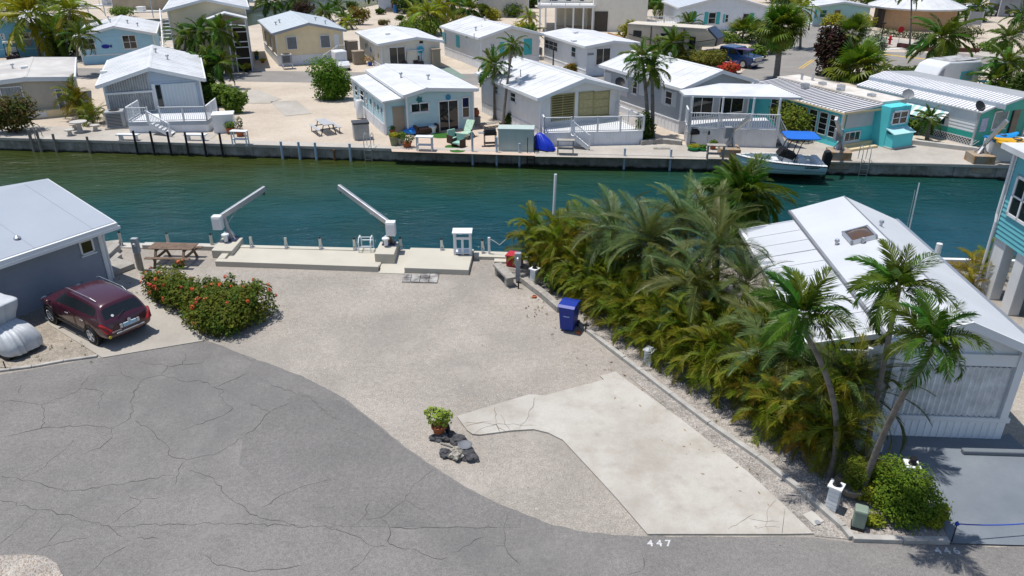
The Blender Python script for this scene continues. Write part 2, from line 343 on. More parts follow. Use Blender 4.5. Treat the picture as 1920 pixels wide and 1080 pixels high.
# kerb of timber and concrete lengths along the hedge, bed and verge
KERB = mat('kerb_concrete', (.36, .345, .32), .85, var=.2, vs=3, bump=.3)
def kerb(name, label, pts, w=.16, h=.12, m=KERB, seg=1.2):
    t = thing(name, label, 'kerb')
    for a, c in zip(pts, pts[1:]):
        L = (c-a).length; k = max(1, round(L/seg))
        for i in range(k):
            p = a.lerp(c, i/k); q = a.lerp(c, (i+1)/k); d = (q-p).normalized()*.006
            MB().bar(p+d+Vector((0, 0, h/2+.005+random.uniform(-.008, .008))), q-d+Vector((0, 0, h/2+.005+random.uniform(-.008, .008))), w, h).build('kerb_length', m, t, bevel=.012)
    return t
kerb('border_kerb', 'low concrete border between the gravel lot and the palm hedge', px([(1051, 585), (1099, 620), (1140, 652), (1202, 699), (1259, 743), (1330, 797), (1422, 860), (1507, 927), (1581, 993), (1597, 1013), (1690, 1016), (1777, 1018)]))
kerb('border_kerb', 'wide weathered sleeper edging beside the bench and the white lamp pillar', px([(979, 527), (1020, 558), (1051, 585)]), .28, .22, GREYW, 1.9)
kerb('border_kerb', 'crumbling white kerb between the road and the covered machine', px([(-20, 699), (60, 689), (120, 678), (183, 669)]), .12, .07, KERB, .7)
# cracks in the asphalt and the slab: thin open joints
def cracks(name, polys, z, m, w, parent, jit=.05):
    b = MB()
    for pl in polys:
        P = [gp(x, y, z) for x, y in pl]; Q = [P[0]]
        for a, c in zip(P, P[1:]):
            k = max(2, int((c-a).length/.14))
            for i in range(1, k+1):
                p = a.lerp(c, i/k)
                if i < k: p += Vector((random.uniform(-1, 1), random.uniform(-1, 1), 0))*jit
                Q.append(p)
        for i, (a, c) in enumerate(zip(Q, Q[1:])):
            d = (c-a); s_ = Vector((-d.y, d.x, 0)).normalized(); w0 = w*(.25+1.3*abs(noise.noise(a*1.3)))*(.3 if i == 0 else 1); w1 = w*(.25+1.3*abs(noise.noise(c*1.3)))*(.2 if i == len(Q)-2 else 1)
            b.face([a-s_*w0, c-s_*w1, c+s_*w1, a+s_*w0])
    o = b.build(name, m, parent); o['kind'] = 'stuff' if parent else 'structure'
    for p in o.data.polygons:
        if p.normal.z < 0: p.flip()
    return o
c5 = lambda L: [(x/2.4547, 640+y/2.4547) for x, y in L]
c6 = lambda L: [(600+x/2.572, 660+y/2.572) for x, y in L]
CR = [c5(q) for q in (
 [(0, 440), (190, 400), (400, 385), (520, 400), (600, 350), (615, 230), (660, 175), (740, 155), (860, 187), (920, 180)],
 [(190, 400), (205, 350), (190, 292), (280, 260), (360, 225), (418, 150)], [(190, 292), (50, 270), (0, 275)], [(545, 90), (560, 150), (620, 175)],
 [(440, 165), (555, 152)], [(740, 155), (770, 110), (640, 95)], [(770, 115), (840, 105), (855, 55)], [(840, 105), (930, 100), (980, 50)],
 [(920, 178), (1030, 230), (1005, 250), (1070, 310), (1000, 350), (830, 410)], [(1000, 208), (1150, 145), (1195, 140)], [(1105, 60), (1165, 95)],
 [(1180, 170), (1300, 215), (1430, 262), (1525, 345), (1571, 358)], [(1240, 325), (1180, 395), (1120, 440), (1010, 510), (860, 545), (790, 530), (770, 480), (720, 440), (690, 400), (620, 365)],
 [(860, 545), (820, 590), (805, 660)], [(1240, 325), (1150, 280)], [(1240, 325), (1340, 280)], [(805, 615), (600, 645), (450, 675), (330, 687), (200, 660), (90, 635), (0, 618)],
 [(90, 635), (180, 590), (270, 520), (340, 450)], [(860, 590), (985, 630), (1030, 700), (1110, 750), (1150, 795), (1400, 855), (1560, 850)],
 [(0, 730), (175, 775), (250, 785), (400, 825), (500, 848), (570, 905)], [(175, 775), (100, 850), (0, 930)], [(150, 980), (220, 940), (420, 895)], [(330, 815), (270, 870), (215, 938)],
 [(510, 840), (650, 738), (590, 705)], [(650, 728), (740, 715)], [(530, 850), (800, 842), (1100, 838), (1380, 850)], [(410, 1070), (480, 995), (590, 940)], [(620, 905), (730, 908)], [(940, 980), (1000, 1030), (1140, 1058), (1250, 1050), (1400, 1025)],
 [(1190, 775), (1290, 710), (1400, 665), (1540, 635)], [(455, 310), (470, 230), (370, 215)], [(95, 200), (85, 245)], [(380, 520), (460, 490), (520, 435), (515, 400)])]
CR += [c6(q) for q in ([(0, 272), (50, 285), (60, 315), (130, 335)], [(550, 560), (495, 610), (440, 655), (410, 715), (340, 765), (290, 800), (200, 805), (140, 858)],
 [(410, 715), (440, 730), (470, 750), (520, 755)], [(290, 800), (330, 835), (335, 925), (370, 940), (460, 950), (550, 995), (610, 990)], [(0, 838), (150, 880), (260, 938), (330, 940)],
 [(260, 938), (210, 1000), (140, 1065)], [(630, 965), (720, 930), (790, 890)], [(920, 762), (890, 830), (890, 930), (925, 990), (965, 1025)], [(840, 940), (890, 935)], [(340, 845), (600, 848), (860, 848)],
 [(20, 590), (45, 612), (85, 618)], [(45, 612), (0, 640)], [(70, 375), (170, 390), (220, 420)], [(235, 730), (210, 800)], [(1550, 970), (1560, 1050)], [(1480, 1075), (1560, 1055)])]
CRM = mat('crack_dark', (.075, .072, .069), .95, var=.3)
cracks('road_cracks', CR, .015, CRM, .0075, bpy.data.objects['road'])
c7 = lambda L: [(1100+x/2.7, 600+y/2.7) for x, y in L]
SC = [c6([(1040, 215), (1000, 320), (960, 370)]), c6([(700, 360), (780, 340), (850, 350), (900, 385)]), c6([(840, 265), (850, 330), (870, 390)]), c6([(740, 395), (800, 360), (860, 345), (1050, 355)]), c6([(690, 345), (830, 330)]), c6([(870, 300), (905, 360), (920, 385)]),
 c7([(960, 910), (915, 960), (905, 1040), (920, 1078)]), c7([(715, 1060), (800, 1010), (850, 980)]), c7([(850, 1060), (905, 1045), (980, 1050)]), c7([(820, 1005), (905, 1020), (980, 1020)])]
cracks('slab_cracks', SC, .0545, mat('crack_brown', (.16, .12, .085), .95, var=.4), .009, so_, .04)
cracks('slab_joint', [[(1472, 952), (1466, 1003)]], .055, CRM, .01, so_, 0)
# tar-dark lip where the slab was poured against the gravel
# house numbers painted on the road
def text(s_, p, size, m, rot=(0, 0, 0), name='number', parent=None, ext=.0, kind=None, space=1.0, font_shear=0):
    cu = bpy.data.curves.new(name, 'FONT'); cu.body = s_; cu.size = size; cu.extrude = ext; cu.align_x = 'CENTER'; cu.align_y = 'CENTER'; cu.space_character = space; cu.shear = font_shear; cu.offset = size*.02
    o = bpy.data.objects.new(name, cu); C.objects.link(o)
    dg = bpy.context.evaluated_depsgraph_get(); me = bpy.data.meshes.new_from_object(o.evaluated_get(dg)); bpy.data.objects.remove(o)
    me.materials.clear(); me.materials.append(m)
    o = bpy.data.objects.new(name, me); C.objects.link(o); o.location = p; o.rotation_euler = rot; o.parent = parent
    if kind: o['kind'] = kind
    return o
NUM = mat('number_paint', (.5, .5, .5), .7, var=.3, vs=12)
text('447', gp(1236, 1019, .0135), .28, NUM, space=1.5, parent=bpy.data.objects['road'])
text('446', gp(1776, 1033, .0135), .28, NUM, space=1.5, parent=bpy.data.objects['road'])
# loose shell and gravel stones
def pebbles(name, poly, nmb, s0, s1, z, mats_, seed):
    rd = random.Random(seed); xs = [p.x for p in poly]; ys = [p.y for p in poly]; b = MB(); k = 0
    def inside(x, y):
        c = False; j = len(poly)-1
        for i in range(len(poly)):
            if (poly[i].y > y) != (poly[j].y > y) and x < (poly[j].x-poly[i].x)*(y-poly[i].y)/(poly[j].y-poly[i].y)+poly[i].x: c = not c
            j = i
        return c
    while k < nmb:
        x, y = rd.uniform(min(xs), max(xs)), rd.uniform(min(ys), max(ys))
        if not inside(x, y): continue
        k += 1; r = rd.uniform(s0, s1); b.cm = rd.randrange(len(mats_)); a0 = rd.uniform(0, 6.3)
        top = b.vert((x+rd.uniform(-.3, .3)*r, y, z+r*.7)); ring = [b.vert((x+r*cos(a0+j*1.5708)*rd.uniform(.7, 1.2), y+r*sin(a0+j*1.5708)*rd.uniform(.7, 1.2), z)) for j in range(4)]
        for j in range(4): b.f.append([ring[j], ring[(j+1) % 4], top]); b.mi.append(b.cm)
    o = b.build(name, mats_, fix=False); o['kind'] = 'stuff'; return o
PB = [mat('pebble_light', (.5, .46, .41), .9, var=.2), mat('pebble_grey', (.27, .25, .24), .9, var=.2), mat('pebble_tan', (.38, .31, .25), .9, var=.2)]
tag(pebbles('gravel_stones', px([(985, 530), (1111, 632), (1202, 700), (1330, 798), (1422, 861), (1507, 928), (1590, 1008), (1779, 1016), (1740, 900), (1500, 800), (1240, 640), (1030, 520)]), 9000, .012, .035, .03, PB, 1), 'loose shell gravel in the planting bed under the palms', 'gravel')
tag(pebbles('gravel_stones', px([(-40, 1042), (0, 1046), (40, 1043), (85, 1047), (106, 1060), (118, 1085), (100, 1110), (-40, 1110)]), 1500, .015, .045, .04, [PB[0], PB[0], PB[2]], 2), 'pale shell gravel heaped at the road edge, bottom left corner', 'gravel')
tag(pebbles('gravel_stones', px([(440, 650), (640, 735), (818, 876), (1105, 997), (1210, 1002), (1050, 830), (900, 822), (860, 785), (1130, 700), (1080, 640), (960, 530), (400, 505), (520, 600)]), 9000, .006, .018, 0, PB, 3), 'fine loose grey gravel scattered over the open lot', 'gravel')
# ================================================================ PLANT GENERATORS
COCO = mat('palm_green', (.056, .118, .01), .45, .22, var=.25, vs=2, rnd=.5, trans=.25)
ARECA = mat('areca_green', (.09, .156, .01), .5, .2, var=.3, vs=2.5, rnd=.4, trans=.28, col2=(.15, .155, .01), c2s=.9)
ARECY = mat('areca_yellow', (.2, .17, .012), .5, .22, var=.3, vs=2, rnd=.4, trans=.3)
DATE = mat('date_grey_green', (.095, .14, .042), .45, .3, var=.25, vs=2, rnd=.5, trans=.15)
FAN = mat('fan_green', (.08, .14, .012), .45, .2, var=.3, vs=3, rnd=.5, trans=.2)
YELP = mat('yellow_green_palm', (.19, .24, .014), .45, .25, var=.25, vs=1, rnd=.5, trans=.3)
DEAD = mat('dead_frond', (.2, .14, .08), .9, .1, var=.3, vs=4, rnd=.4)
STEM = mat('frond_stem', (.14, .15, .03), .6, var=.2); STEMY = mat('cane_stem', (.24, .22, .05), .5, var=.25, vs=5)
TRUNK = mat('palm_trunk', (.17, .15, .13), .9, var=.35, vs=5, bump=.6, bs=18)
TRUNKD = mat('dark_palm_trunk', (.09, .078, .068), .9, var=.35, vs=5, bump=.6, bs=18)
SHAFT = mat('crownshaft', (.2, .2, .04), .5, var=.2, vs=4)
def frond_mesh(name, L, n, leaf, wid, droop, hang, m, seed, vee=.25, start=.12, ang0=65, ang1=25, sm=None):
    rd = random.Random(seed); b = MB(); K = 12; pts = []; p = Vector((0, 0, 0)); a = 0
    for k in range(K+1):
        pts.append(p.copy()); t = k/K; a = -droop*(t**1.5); p = p+Vector((cos(a), rd.uniform(-.02, .02), sin(a)))*L/K
    b.cm = 1; b.tube(pts, [max(.006*L/2.2, .014*L/2.2*(1-t/K)) for t in range(K+1)], 4); b.cm = 0
    for i in range(n):
        t = start+(1-start)*(i+.5)/n; f = t*K; k = min(int(f), K-1); q = pts[k].lerp(pts[k+1], f-k); d = (pts[k+1]-pts[k]).normalized(); nrm = Vector((-d.z, 0, d.x))
        s_ = leaf*(sin(pi*min(1, (t*.86+.1)))**.6)*(1 if t < .85 else .8)
        for sd in (-1, 1):
            an = R(ang0+(ang1-ang0)*t+rd.uniform(-9, 9)); side = Vector((0, sd, 0)); v = vee+rd.uniform(-.15, .15)
            dr = (d*cos(an)+side*sin(an)*cos(v)+nrm*sin(an)*sin(v)).normalized(); ln = s_*rd.uniform(.8, 1.12)
            e1 = q+dr*ln*.5; e2 = e1+(dr+Vector((0, 0, -hang*rd.uniform(.6, 1.3)))).normalized()*ln*.52
            w = d*wid*.5+nrm*wid*.2*sd
            i0 = [b.vert(x) for x in (q-w*.5, q+w*.5, e1+w, e1-w, e2)]
            b.f.append([i0[0], i0[1], i0[2], i0[3]]); b.f.append([i0[3], i0[2], i0[4]]); b.mi += [0, 0]
    return b.mesh(name, [m, sm or STEM], fix=False)
def fan_mesh(name, pet, rad, n, m, seed, droop=.5):
    rd = random.Random(seed); b = MB(); b.cm = 1; b.tube([(0, 0, 0), (pet*.5, 0, pet*.04), (pet, 0, -pet*.05)], [.014, .012, .01], 4); b.cm = 0; c = Vector((pet, 0, -pet*.05))
    for i in range(n):
        a = R(-150+300*i/(n-1)); ln = rad*(1-.25*abs(a)/2.6)*rd.uniform(.9, 1.05); dr = Vector((cos(a), sin(a), .12*cos(a*3))); s_ = Vector((-sin(a), cos(a), 0))*rad*.055
        mid = c+dr*ln*.6+Vector((0, 0, .03*rad)); tip = mid+(dr+Vector((0, 0, -droop*rd.uniform(.6, 1.6)))).normalized()*ln*.45
        i0 = [b.vert(x) for x in (c, mid-s_, mid+s_, tip)]; b.f += [[i0[0], i0[1], i0[2]], [i0[1], i0[3], i0[2]]]; b.mi += [0, 0]
    return b.mesh(name, [m, STEM], fix=False)
FR = {}
def fronds(kind):
    if kind in FR: return FR[kind]
    mk = {
     'coco': lambda k: frond_mesh('coco_frond', 1.75, 50, .58, .05, (.8, 1.2, 1.6, 2.0)[k], .8, COCO, k, .2),
     'cocofar': lambda k: frond_mesh('far_frond', 2.1, 26, .62, .1, (.8, 1.2, 1.7)[k % 3], .8, COCO, k+10, .1),
     'yellow': lambda k: frond_mesh('yellow_frond', 2.6, 30, .7, .1, (.7, 1.1, 1.5)[k % 3], .8, YELP, k+20, .1),
     'areca': lambda k: frond_mesh('areca_frond', 1.45, 30, .42, .036, (.8, 1.15, 1.5, 1.8)[k], .35, ARECA, k+30, .5, .2, sm=STEMY),
     'arecy': lambda k: frond_mesh('areca_frond', 1.35, 30, .4, .036, (.8, 1.15, 1.5, 1.8)[k], .4, ARECY, k+40, .45, .2, sm=STEMY),
     'date': lambda k: frond_mesh('date_frond', 2.3, 80, .48, .02, (.7, 1.0, 1.3, 1.7)[k], .22, DATE, k+50, .35, .14),
     'dead': lambda k: frond_mesh('dead_frond', 1.5, 22, .35, .03, (.5, .9, 1.2, 1.5)[k], 1.2, DEAD, k+60, -.2, .2),
     'fan': lambda k: fan_mesh('fan_leaf', .75, .62, 22, FAN, k+70, (.3, .6, 1, 1.4)[k]),
     'bigfan': lambda k: fan_mesh('fan_leaf', 1.0, 1.05, 26, FAN, k+80, (.2, .5, .9, 1.3)[k]),
    }[kind]
    FR[kind] = [mk(k) for k in range(4)]; return FR[kind]
def rot_to(az, el, roll=0): return Matrix.Rotation(az, 4, 'Z') @ Matrix.Rotation(-el, 4, 'Y') @ Matrix.Rotation(roll, 4, 'X')
def crown(t, kind, c, n, e0, e1, sc, rd, name='frond', asym=0):
    ms = fronds(kind); az = rd.uniform(0, 6.3)
    for i in range(n):
        f = i/max(1, n-1); az += 2.39996+rd.uniform(-.25, .25); el = R(e0+(e1-e0)*f+rd.uniform(-8, 8)); k = min(3, int(f*3+rd.uniform(0, 1.2)))
        s_ = sc*rd.uniform(.85, 1.1)*(1 if f > .12 else .8)
        inst(name, ms[k], t, Matrix.Translation(c) @ rot_to(az, el, rd.uniform(-.5, .5)) @ Matrix.Scale(s_, 4))
def palm(label, base, top, kind='cocofar', n=16, sc=1.0, r=(.13, .08), e=(78, -45), trunk=None, seed=0, bend=.25, group=None, name='palm_tree', cat='palm tree', shaft=False, dead=0):
    base, top = Vector(base), Vector(top); t = thing(name, label, cat, base, 0, group); rd = random.Random(seed+1); d = top-base
    pts = []
    for k in range(11):
        u = k/10; pts.append(Vector((d.x*(u+bend*u*(u-1)*1.6), d.y*(u+bend*u*(u-1)*1.6), d.z*u)))
    b = MB(); rr = [r[0]*1.45 if k == 0 else r[0]+(r[1]-r[0])*k/10 for k in range(11)]; b.tube(pts, rr, 9)
    o = b.build('trunk', trunk or TRUNK, t); shade_auto(o, 60)
    if d.z > 2.5 and r[0] > .085:           # leaf-scar rings
        rb = MB()
        for k in range(int(d.z/.22)):
            u = (k+.5)*.22/d.z; f = u*10; i = min(9, int(f)); p = pts[i].lerp(pts[i+1], f-i); q = pts[i+1]-pts[i]; q.normalize(); rad = rr[i]+(rr[i+1]-rr[i])*(f-i)
            rb.tube([p-q*.018, p+q*.018], [rad+.012, rad+.004], 9, False)
        rb.build('trunk_rings', trunk or TRUNK, t)
    if shaft:
        b = MB(); q = (pts[-1]-pts[-2]).normalized(); b.tube([pts[-1]-q*.05, pts[-1]+q*.25, pts[-1]+q*.55], [r[1]*1.15, r[1]*1.25, r[1]*.5], 9); o = b.build('crownshaft', SHAFT, t, smooth=True)
    crown(t, kind, pts[-1]+Vector((0, 0, .3 if shaft else 0)), n, e[0], e[1], sc, rd)
    if dead: crown(t, 'dead', pts[-1], dead, -35, -75, sc*.8, rd, 'dead_frond')
    return t
def clump(label, base, n_can, h, kind, nf, sc, seed, group=None, name='areca_palm', spread=.35, mixk=None, cat='palm', dead=0):
    base = Vector(base); t = thing(name, label, cat, base, 0, group); rd = random.Random(seed); b = MB()
    for i in range(n_can):
        a = rd.uniform(0, 6.3); s_ = spread*rd.uniform(.2, 1); hh = h*(.12+.88*(i+rd.random())/n_can)
        p0 = Vector((cos(a)*s_*.35, sin(a)*s_*.35, 0)); p1 = Vector((cos(a)*s_, sin(a)*s_, hh)); b.tube([p0, p0.lerp(p1, .5)+Vector((0, 0, .1)), p1], [.032, .028, .022], 5)
        k = mixk if (mixk and rd.random() < .22) else kind
        ms = fronds(k); az = rd.uniform(0, 6.3)
        for j in range(nf):
            az += 2.4+rd.uniform(-.3, .3); f = j/max(1, nf-1); el = R(78-75*f+rd.uniform(-10, 10))
            inst('frond', ms[min(3, int(f*3+rd.uniform(0, 1.3)))], t, Matrix.Translation(p1) @ rot_to(az, el, rd.uniform(-.6, .6)) @ Matrix.Scale(sc*rd.uniform(.75, 1.1), 4))
    b.build('canes', STEMY, t)
    if dead: crown(t, 'dead', Vector((0, 0, h*.5)), dead, -20, -70, sc*.8, rd, 'dead_frond')
    return t
LEAFM = {}
def leafmat(key, col, col2=None):
    if key not in LEAFM: LEAFM[key] = mat('leaf_'+key, tuple(c*1.25 for c in col), .65, .1, var=.45, vs=7, trans=.2, col2=col2, c2s=2.5)
    return LEAFM[key]
def foliage(parent, m, lobes, n, leaf, seed, name='foliage', asp=.5, skin=.55, up_=.4):
    "many small leaf faces through the volume of several lobes (cx,cy,cz,rx,ry,rz)"
    rd = random.Random(seed); b = MB(); tot = sum(l[3]*l[4]+l[4]*l[5] for l in lobes)
    for l in lobes:
        c = Vector(l[:3]); k = int(n*(l[3]*l[4]+l[4]*l[5])/tot)
        for i in range(k):
            v = Vector((rd.gauss(0, 1), rd.gauss(0, 1), rd.gauss(0, 1))).normalized()
            rr = skin+(1.06-skin)*rd.random()**.6
            w = 1+.35*noise.noise(v*2.3+c*1.7+Vector((seed, 0, 0)))+.2*noise.noise(v*6+c)
            p = c+Vector((v.x*l[3], v.y*l[4], v.z*l[5]))*rr*w
            if p.z < .02: continue
            nn = (v*.7+Vector((rd.uniform(-1, 1), rd.uniform(-1, 1), rd.uniform(-.3, 1)+up_))).normalized(); x = nn.orthogonal().normalized(); x.rotate(Matrix.Rotation(rd.uniform(0, 6.3), 3, nn)); y = nn.cross(x)
            s_ = leaf*rd.uniform(.6, 1.3); q = nn*s_*.12
            i0 = [b.vert(z) for z in (p-x*s_, p+y*s_*asp-q, p+x*s_, p-y*s_*asp-q)]; b.f.append([i0[0], i0[1], i0[2]]); b.f.append([i0[0], i0[2], i0[3]]); b.mi += [0, 0]
    return b.build(name, m, parent, fix=False)
def shrub(label, base, lobes, m, n=1500, leaf=.05, seed=0, name='shrub', cat='shrub', group=None, stems=4, asp=.5, rz=0):
    t = thing(name, label, cat, base, rz, group); rd = random.Random(seed); foliage(t, m, lobes, n, leaf, seed, asp=asp); b = MB()
    for i in range(stems):
        l = lobes[i % len(lobes)]; b.tube([(l[0]*.6+rd.uniform(-.1, .1), l[1]*.6, 0), (l[0]*.8, l[1]*.8, l[2]*.6), (l[0]+rd.uniform(-.3, .3)*l[3], l[1]+rd.uniform(-.3, .3)*l[4], l[2]+l[5]*.5)], [.03, .022, .01], 5)
    b.build('stem', TRUNKD, t); return t
def rndlobes(w, d, h, k, seed, squash=1):
    rd = random.Random(seed); L = []
    for i in range(k):
        r = rd.uniform(.32, .5); L.append((rd.uniform(-.5, .5)*w*.7, rd.uniform(-.5, .5)*d*.7, h*rd.uniform(.3, .68), w*r, d*r, h*rd.uniform(.28, .42)*squash))
    L.append((0, 0, h*.45, w*.42, d*.42, h*.45)); return L
# ================================================================ HOUSES
class House:
    def __init__(s, name, label, loc, ang, w, d, eave, ridge, rr=.5, oh=.3, of=.3, cat='house'):
        s.w, s.d, s.e, s.r, s.rr, s.oh, s.of = w, d, eave, ridge, rr, oh, of
        s.t = thing(name, label, cat, (loc[0], loc[1], 0), R(ang)); s.M = Matrix.Translation((loc[0], loc[1], 0)) @ Matrix.Rotation(R(ang), 4, 'Z'); s.Mi = s.M.inverted()
    def loc(s, p): return s.Mi @ Vector(p)
    def pt(s, side, u, z, o=0): return {'front': (u, -o, z), 'left': (-o, u, z), 'right': (s.w+o, u, z), 'back': (u, s.d+o, z)}[side]
    def hit(s, side, x, y, off=0):
        o = s.Mi @ Vector((0, 0, CAMH)); d = s.Mi.to_3x3() @ ray(x, y)
        k = (-off-o.y)/d.y if side == 'front' else (-off-o.x)/d.x
        p = o+d*k; return (p.x if side == 'front' else p.y), p.z
    def rect(s, side, r):
        if len(r) == 5: return r[:4]                       # already local: u0,u1,z0,z1,'l'
        a = s.hit(side, r[0], r[1]); b = s.hit(side, r[2], r[3])
        u0, u1 = sorted((a[0], b[0])); z0, z1 = sorted((a[1], b[1])); return u0, u1, z0, z1
    def bx(s, mb, side, u0, u1, z0, z1, o0, o1): mb.box(s.pt(side, u0, z0, o0), s.pt(side, u1, z1, o1)); return mb
    def span(s, side, z):
        L = s.w if side in ('front', 'back') else s.d
        if z <= s.e+1e-4 or side in ('left', 'right'): return 0, L
        t = min(1, (z-s.e)/(s.r-s.e)); return s.rr*L*t, L-(1-s.rr)*L*t
    def walls(s, m, z0=.0, lap=.17, sides=('front', 'left', 'right', 'back'), style='lap'):
        b = MB()
        for sd in sides:
            top = s.r if sd in ('front', 'back') else s.e
            if style == 'lap':
                z = z0
                while z < top-.02:
                    zt = min(z+lap, top)
                    if z < s.e < zt: zt = s.e
                    a0, a1 = s.span(sd, z); c0, c1 = s.span(sd, zt)
                    b.face([s.pt(sd, a0, z, .022), s.pt(sd, a1, z, .022), s.pt(sd, c1, zt, 0), s.pt(sd, c0, zt, 0)])
                    b.face([s.pt(sd, a0, z, 0), s.pt(sd, a1, z, 0), s.pt(sd, a1, z, .022), s.pt(sd, a0, z, .022)]); z = zt
            else:
                L = s.w if sd in ('front', 'back') else s.d
                pts = [s.pt(sd, 0, z0), s.pt(sd, L, z0), s.pt(sd, L, s.e)]+([s.pt(sd, s.rr*L, s.r)] if sd in ('front', 'back') and s.r > s.e else [])+[s.pt(sd, 0, s.e)]
                b.face(pts)
                if style == 'vert':
                    k = int(L/.3)
                    for i in range(k):
                        u = (i+.5)*L/k; t = u/L; zt = s.e
                        if sd in ('front', 'back') and s.r > s.e: zt = s.e+(s.r-s.e)*min(t/s.rr, (1-t)/(1-s.rr))
                        s.bx(b, sd, u-.03, u+.03, z0, zt-.03, 0, .018)
        o = b.build('wall', m, s.t); s.wall = o
        for (x, y) in ((0, 0), (s.w, 0), (0, s.d)): MB().box((x-.055, y-.055, z0), (x+.055, y+.055, s.e-.01)).build('corner_trim', TRIM, s.t)
        return o
    def skirt(s, m, h=.75, out=.03, sides=('front', 'left', 'right')):
        b = MB()
        for sd in sides:
            L = s.w if sd in ('front', 'back') else s.d; k = max(2, int(L/.4))
            s.bx(b, sd, -.02, L+.02, 0, h, -.06, out)
            for i in range(k+1): u = i*L/k; s.bx(b, sd, u-.025, u+.025, 0, h-.01, out, out+.02)
            s.bx(b, sd, -.03, L+.03, h, h+.06, -.05, out+.035)
        return b.build('skirt', m, s.t)
    def roof(s, m, th=.13, seams=.62, fascia=None, of=None, ob=.3, name='roof', oh=None):
        of = s.of if of is None else of; oh = s.oh if oh is None else oh
        sl = (s.r-s.e)/max(.1, s.rr*s.w); sr = (s.r-s.e)/max(.1, (1-s.rr)*s.w)
        zl, zr = s.e-oh*sl+.03, s.e-oh*sr+.03; rx = s.rr*s.w; rz = s.r+.03; xr = s.w+oh
        b = MB(); prof = [(-oh, zl), (rx, rz), (xr, zr), (xr, zr+th), (rx, rz+th), (-oh, zl+th)]; b.extr(prof, -of, s.d+ob)
        if seams:
            k = int((s.d+of+ob)/seams)
            for i in range(k+1):
                y = -of+.02+i*(s.d+of+ob-.04)/k
                for (xa, za, xb, zb) in ((-oh, zl, rx, rz), (rx, rz, xr, zr)):
                    b.extr([(xa, za+th), (xb, zb+th), (xb, zb+th+.013), (xa, za+th+.013)], y-.012, y+.012)
        b.extr([(rx-.14, rz+th-.14*sl+.02), (rx, rz+th+.035), (rx+.14, rz+th-.14*sr+.02), (rx, rz+th-.02)], -of-.01, s.d+ob+.01)
        s.rf = b.build(name, m, s.t); s.th = th
        f = MB(); fz = .05
        for (xa, za, sgn) in ((-oh, zl, -1), (xr, zr, 1)): f.box((xa+sgn*.002, -of-.02, za-.07), (xa+sgn*.11, s.d+ob+.02, za+th+.005))
        for y in (-of-.03, s.d+ob+.03):
            for (xa, za, xb, zb) in ((-oh, zl, rx, rz), (rx, rz, xr, zr)): f.extr([(xa, za-.1), (xb, zb-.1), (xb, zb+th+.012), (xa, za+th+.012)], y-.025, y+.025)
        f.build('fascia', fascia or TRIM, s.t); return s.rf
    def roofz(s, x): return s.e+.03+s.th+((s.r-s.e)*(x/(s.rr*s.w)) if x < s.rr*s.w else (s.r-s.e)*(s.w-x)/((1-s.rr)*s.w))
    def vent(s, x, y, kind=0):
        p = s.loc(gp(x, y, (s.e+s.r)/2+.15)); z = s.roofz(p.x); b = MB()
        if kind == 0: b.cyl((p.x, p.y, z-.05), .06, .3, 8); b.lathe([(.05, .22), (.14, .24), (.12, .34), (.03, .38)], 8, (p.x, p.y, z))
        elif kind == 1: b.box((p.x-.22, p.y-.22, z-.05), (p.x+.22, p.y+.22, z+.16))
        else: b.cyl((p.x, p.y, z-.05), .04, .55, 8)
        b.build('roof_vent', METAL if kind != 1 else WHITE, s.rf)
    def win(s, side, r, panes=(1, 2), fm=None, gm=None, fw=.07, shut=None, sm=None, name='window', out=.05, sill=True):
        u0, u1, z0, z1 = s.rect(side, r); f = MB()
        for a in ((u0, u1, z0, z0+fw), (u0, u1, z1-fw, z1), (u0, u0+fw, z0, z1), (u1-fw, u1, z0, z1)): s.bx(f, side, *a, .002, out)
        nx, nz = panes; mw = fw*.55
        for i in range(1, nx): u = u0+(u1-u0)*i/nx; s.bx(f, side, u-mw/2, u+mw/2, z0+fw, z1-fw, .004, out-.01)
        for i in range(1, nz): z = z0+(z1-z0)*i/nz; s.bx(f, side, u0+fw, u1-fw, z-mw/2, z+mw/2, .004, out-.006)
        if sill: s.bx(f, side, u0-.04, u1+.04, z0-.05, z0-.002, .0, out+.05)
        o = f.build(name, fm or TRIM, s.t)
        for i in range(nx):
            for k in range(nz):
                s.bx(g_ := MB(), side, u0+fw+(u1-u0-2*fw)*i/nx, u0+fw+(u1-u0-2*fw)*(i+1)/nx, z0+fw+(z1-z0-2*fw)*k/nz, z0+fw+(z1-z0-2*fw)*(k+1)/nz, -.02, .024); g_.build('pane', gm or GLASS, o)
        for e in (shut or ''):
            sw = (u1-u0)*.5 if len(r) != 5 else .4; ua = u0-sw-.02 if e == 'L' else u1+.02; s.shutter(side, (ua, ua+sw, z0-.03, z1+.03, 'l'), sm)
        return o
    def shutter(s, side, r, m, name='shutter'):
        u0, u1, z0, z1 = s.rect(side, r); b = MB(); s.bx(b, side, u0, u1, z0, z1, .0, .035); k = max(3, int((z1-z0)/.1))
        for i in range(k): z = z0+.05+(z1-z0-.1)*i/k; s.bx(b, side, u0+.05, u1-.05, z, z+(z1-z0)/k*.55, .035, .05)
        return b.build(name, m, s.t)
    def corr(s, side, r, m=None, pitch=.16, out=.05, name='corrugated_panel', frame=True, ztop=None):
        u0, u1, z0, z1 = s.rect(side, r); b = MB(); k = max(4, int((u1-u0)/pitch)); P = []
        for i in range(2*k+1):
            u = u0+(u1-u0)*i/(2*k); P.append((u, out+.07*(i % 2)))
        for (ua, oa), (ub, ob) in zip(P, P[1:]):
            za, zb = (z1, z1) if not ztop else (ztop(ua), ztop(ub)); b.face([s.pt(side, ua, z0, oa), s.pt(side, ub, z0, ob), s.pt(side, ub, zb, ob), s.pt(side, ua, za, oa)])
        o = b.build(name, m or CORR, s.t)
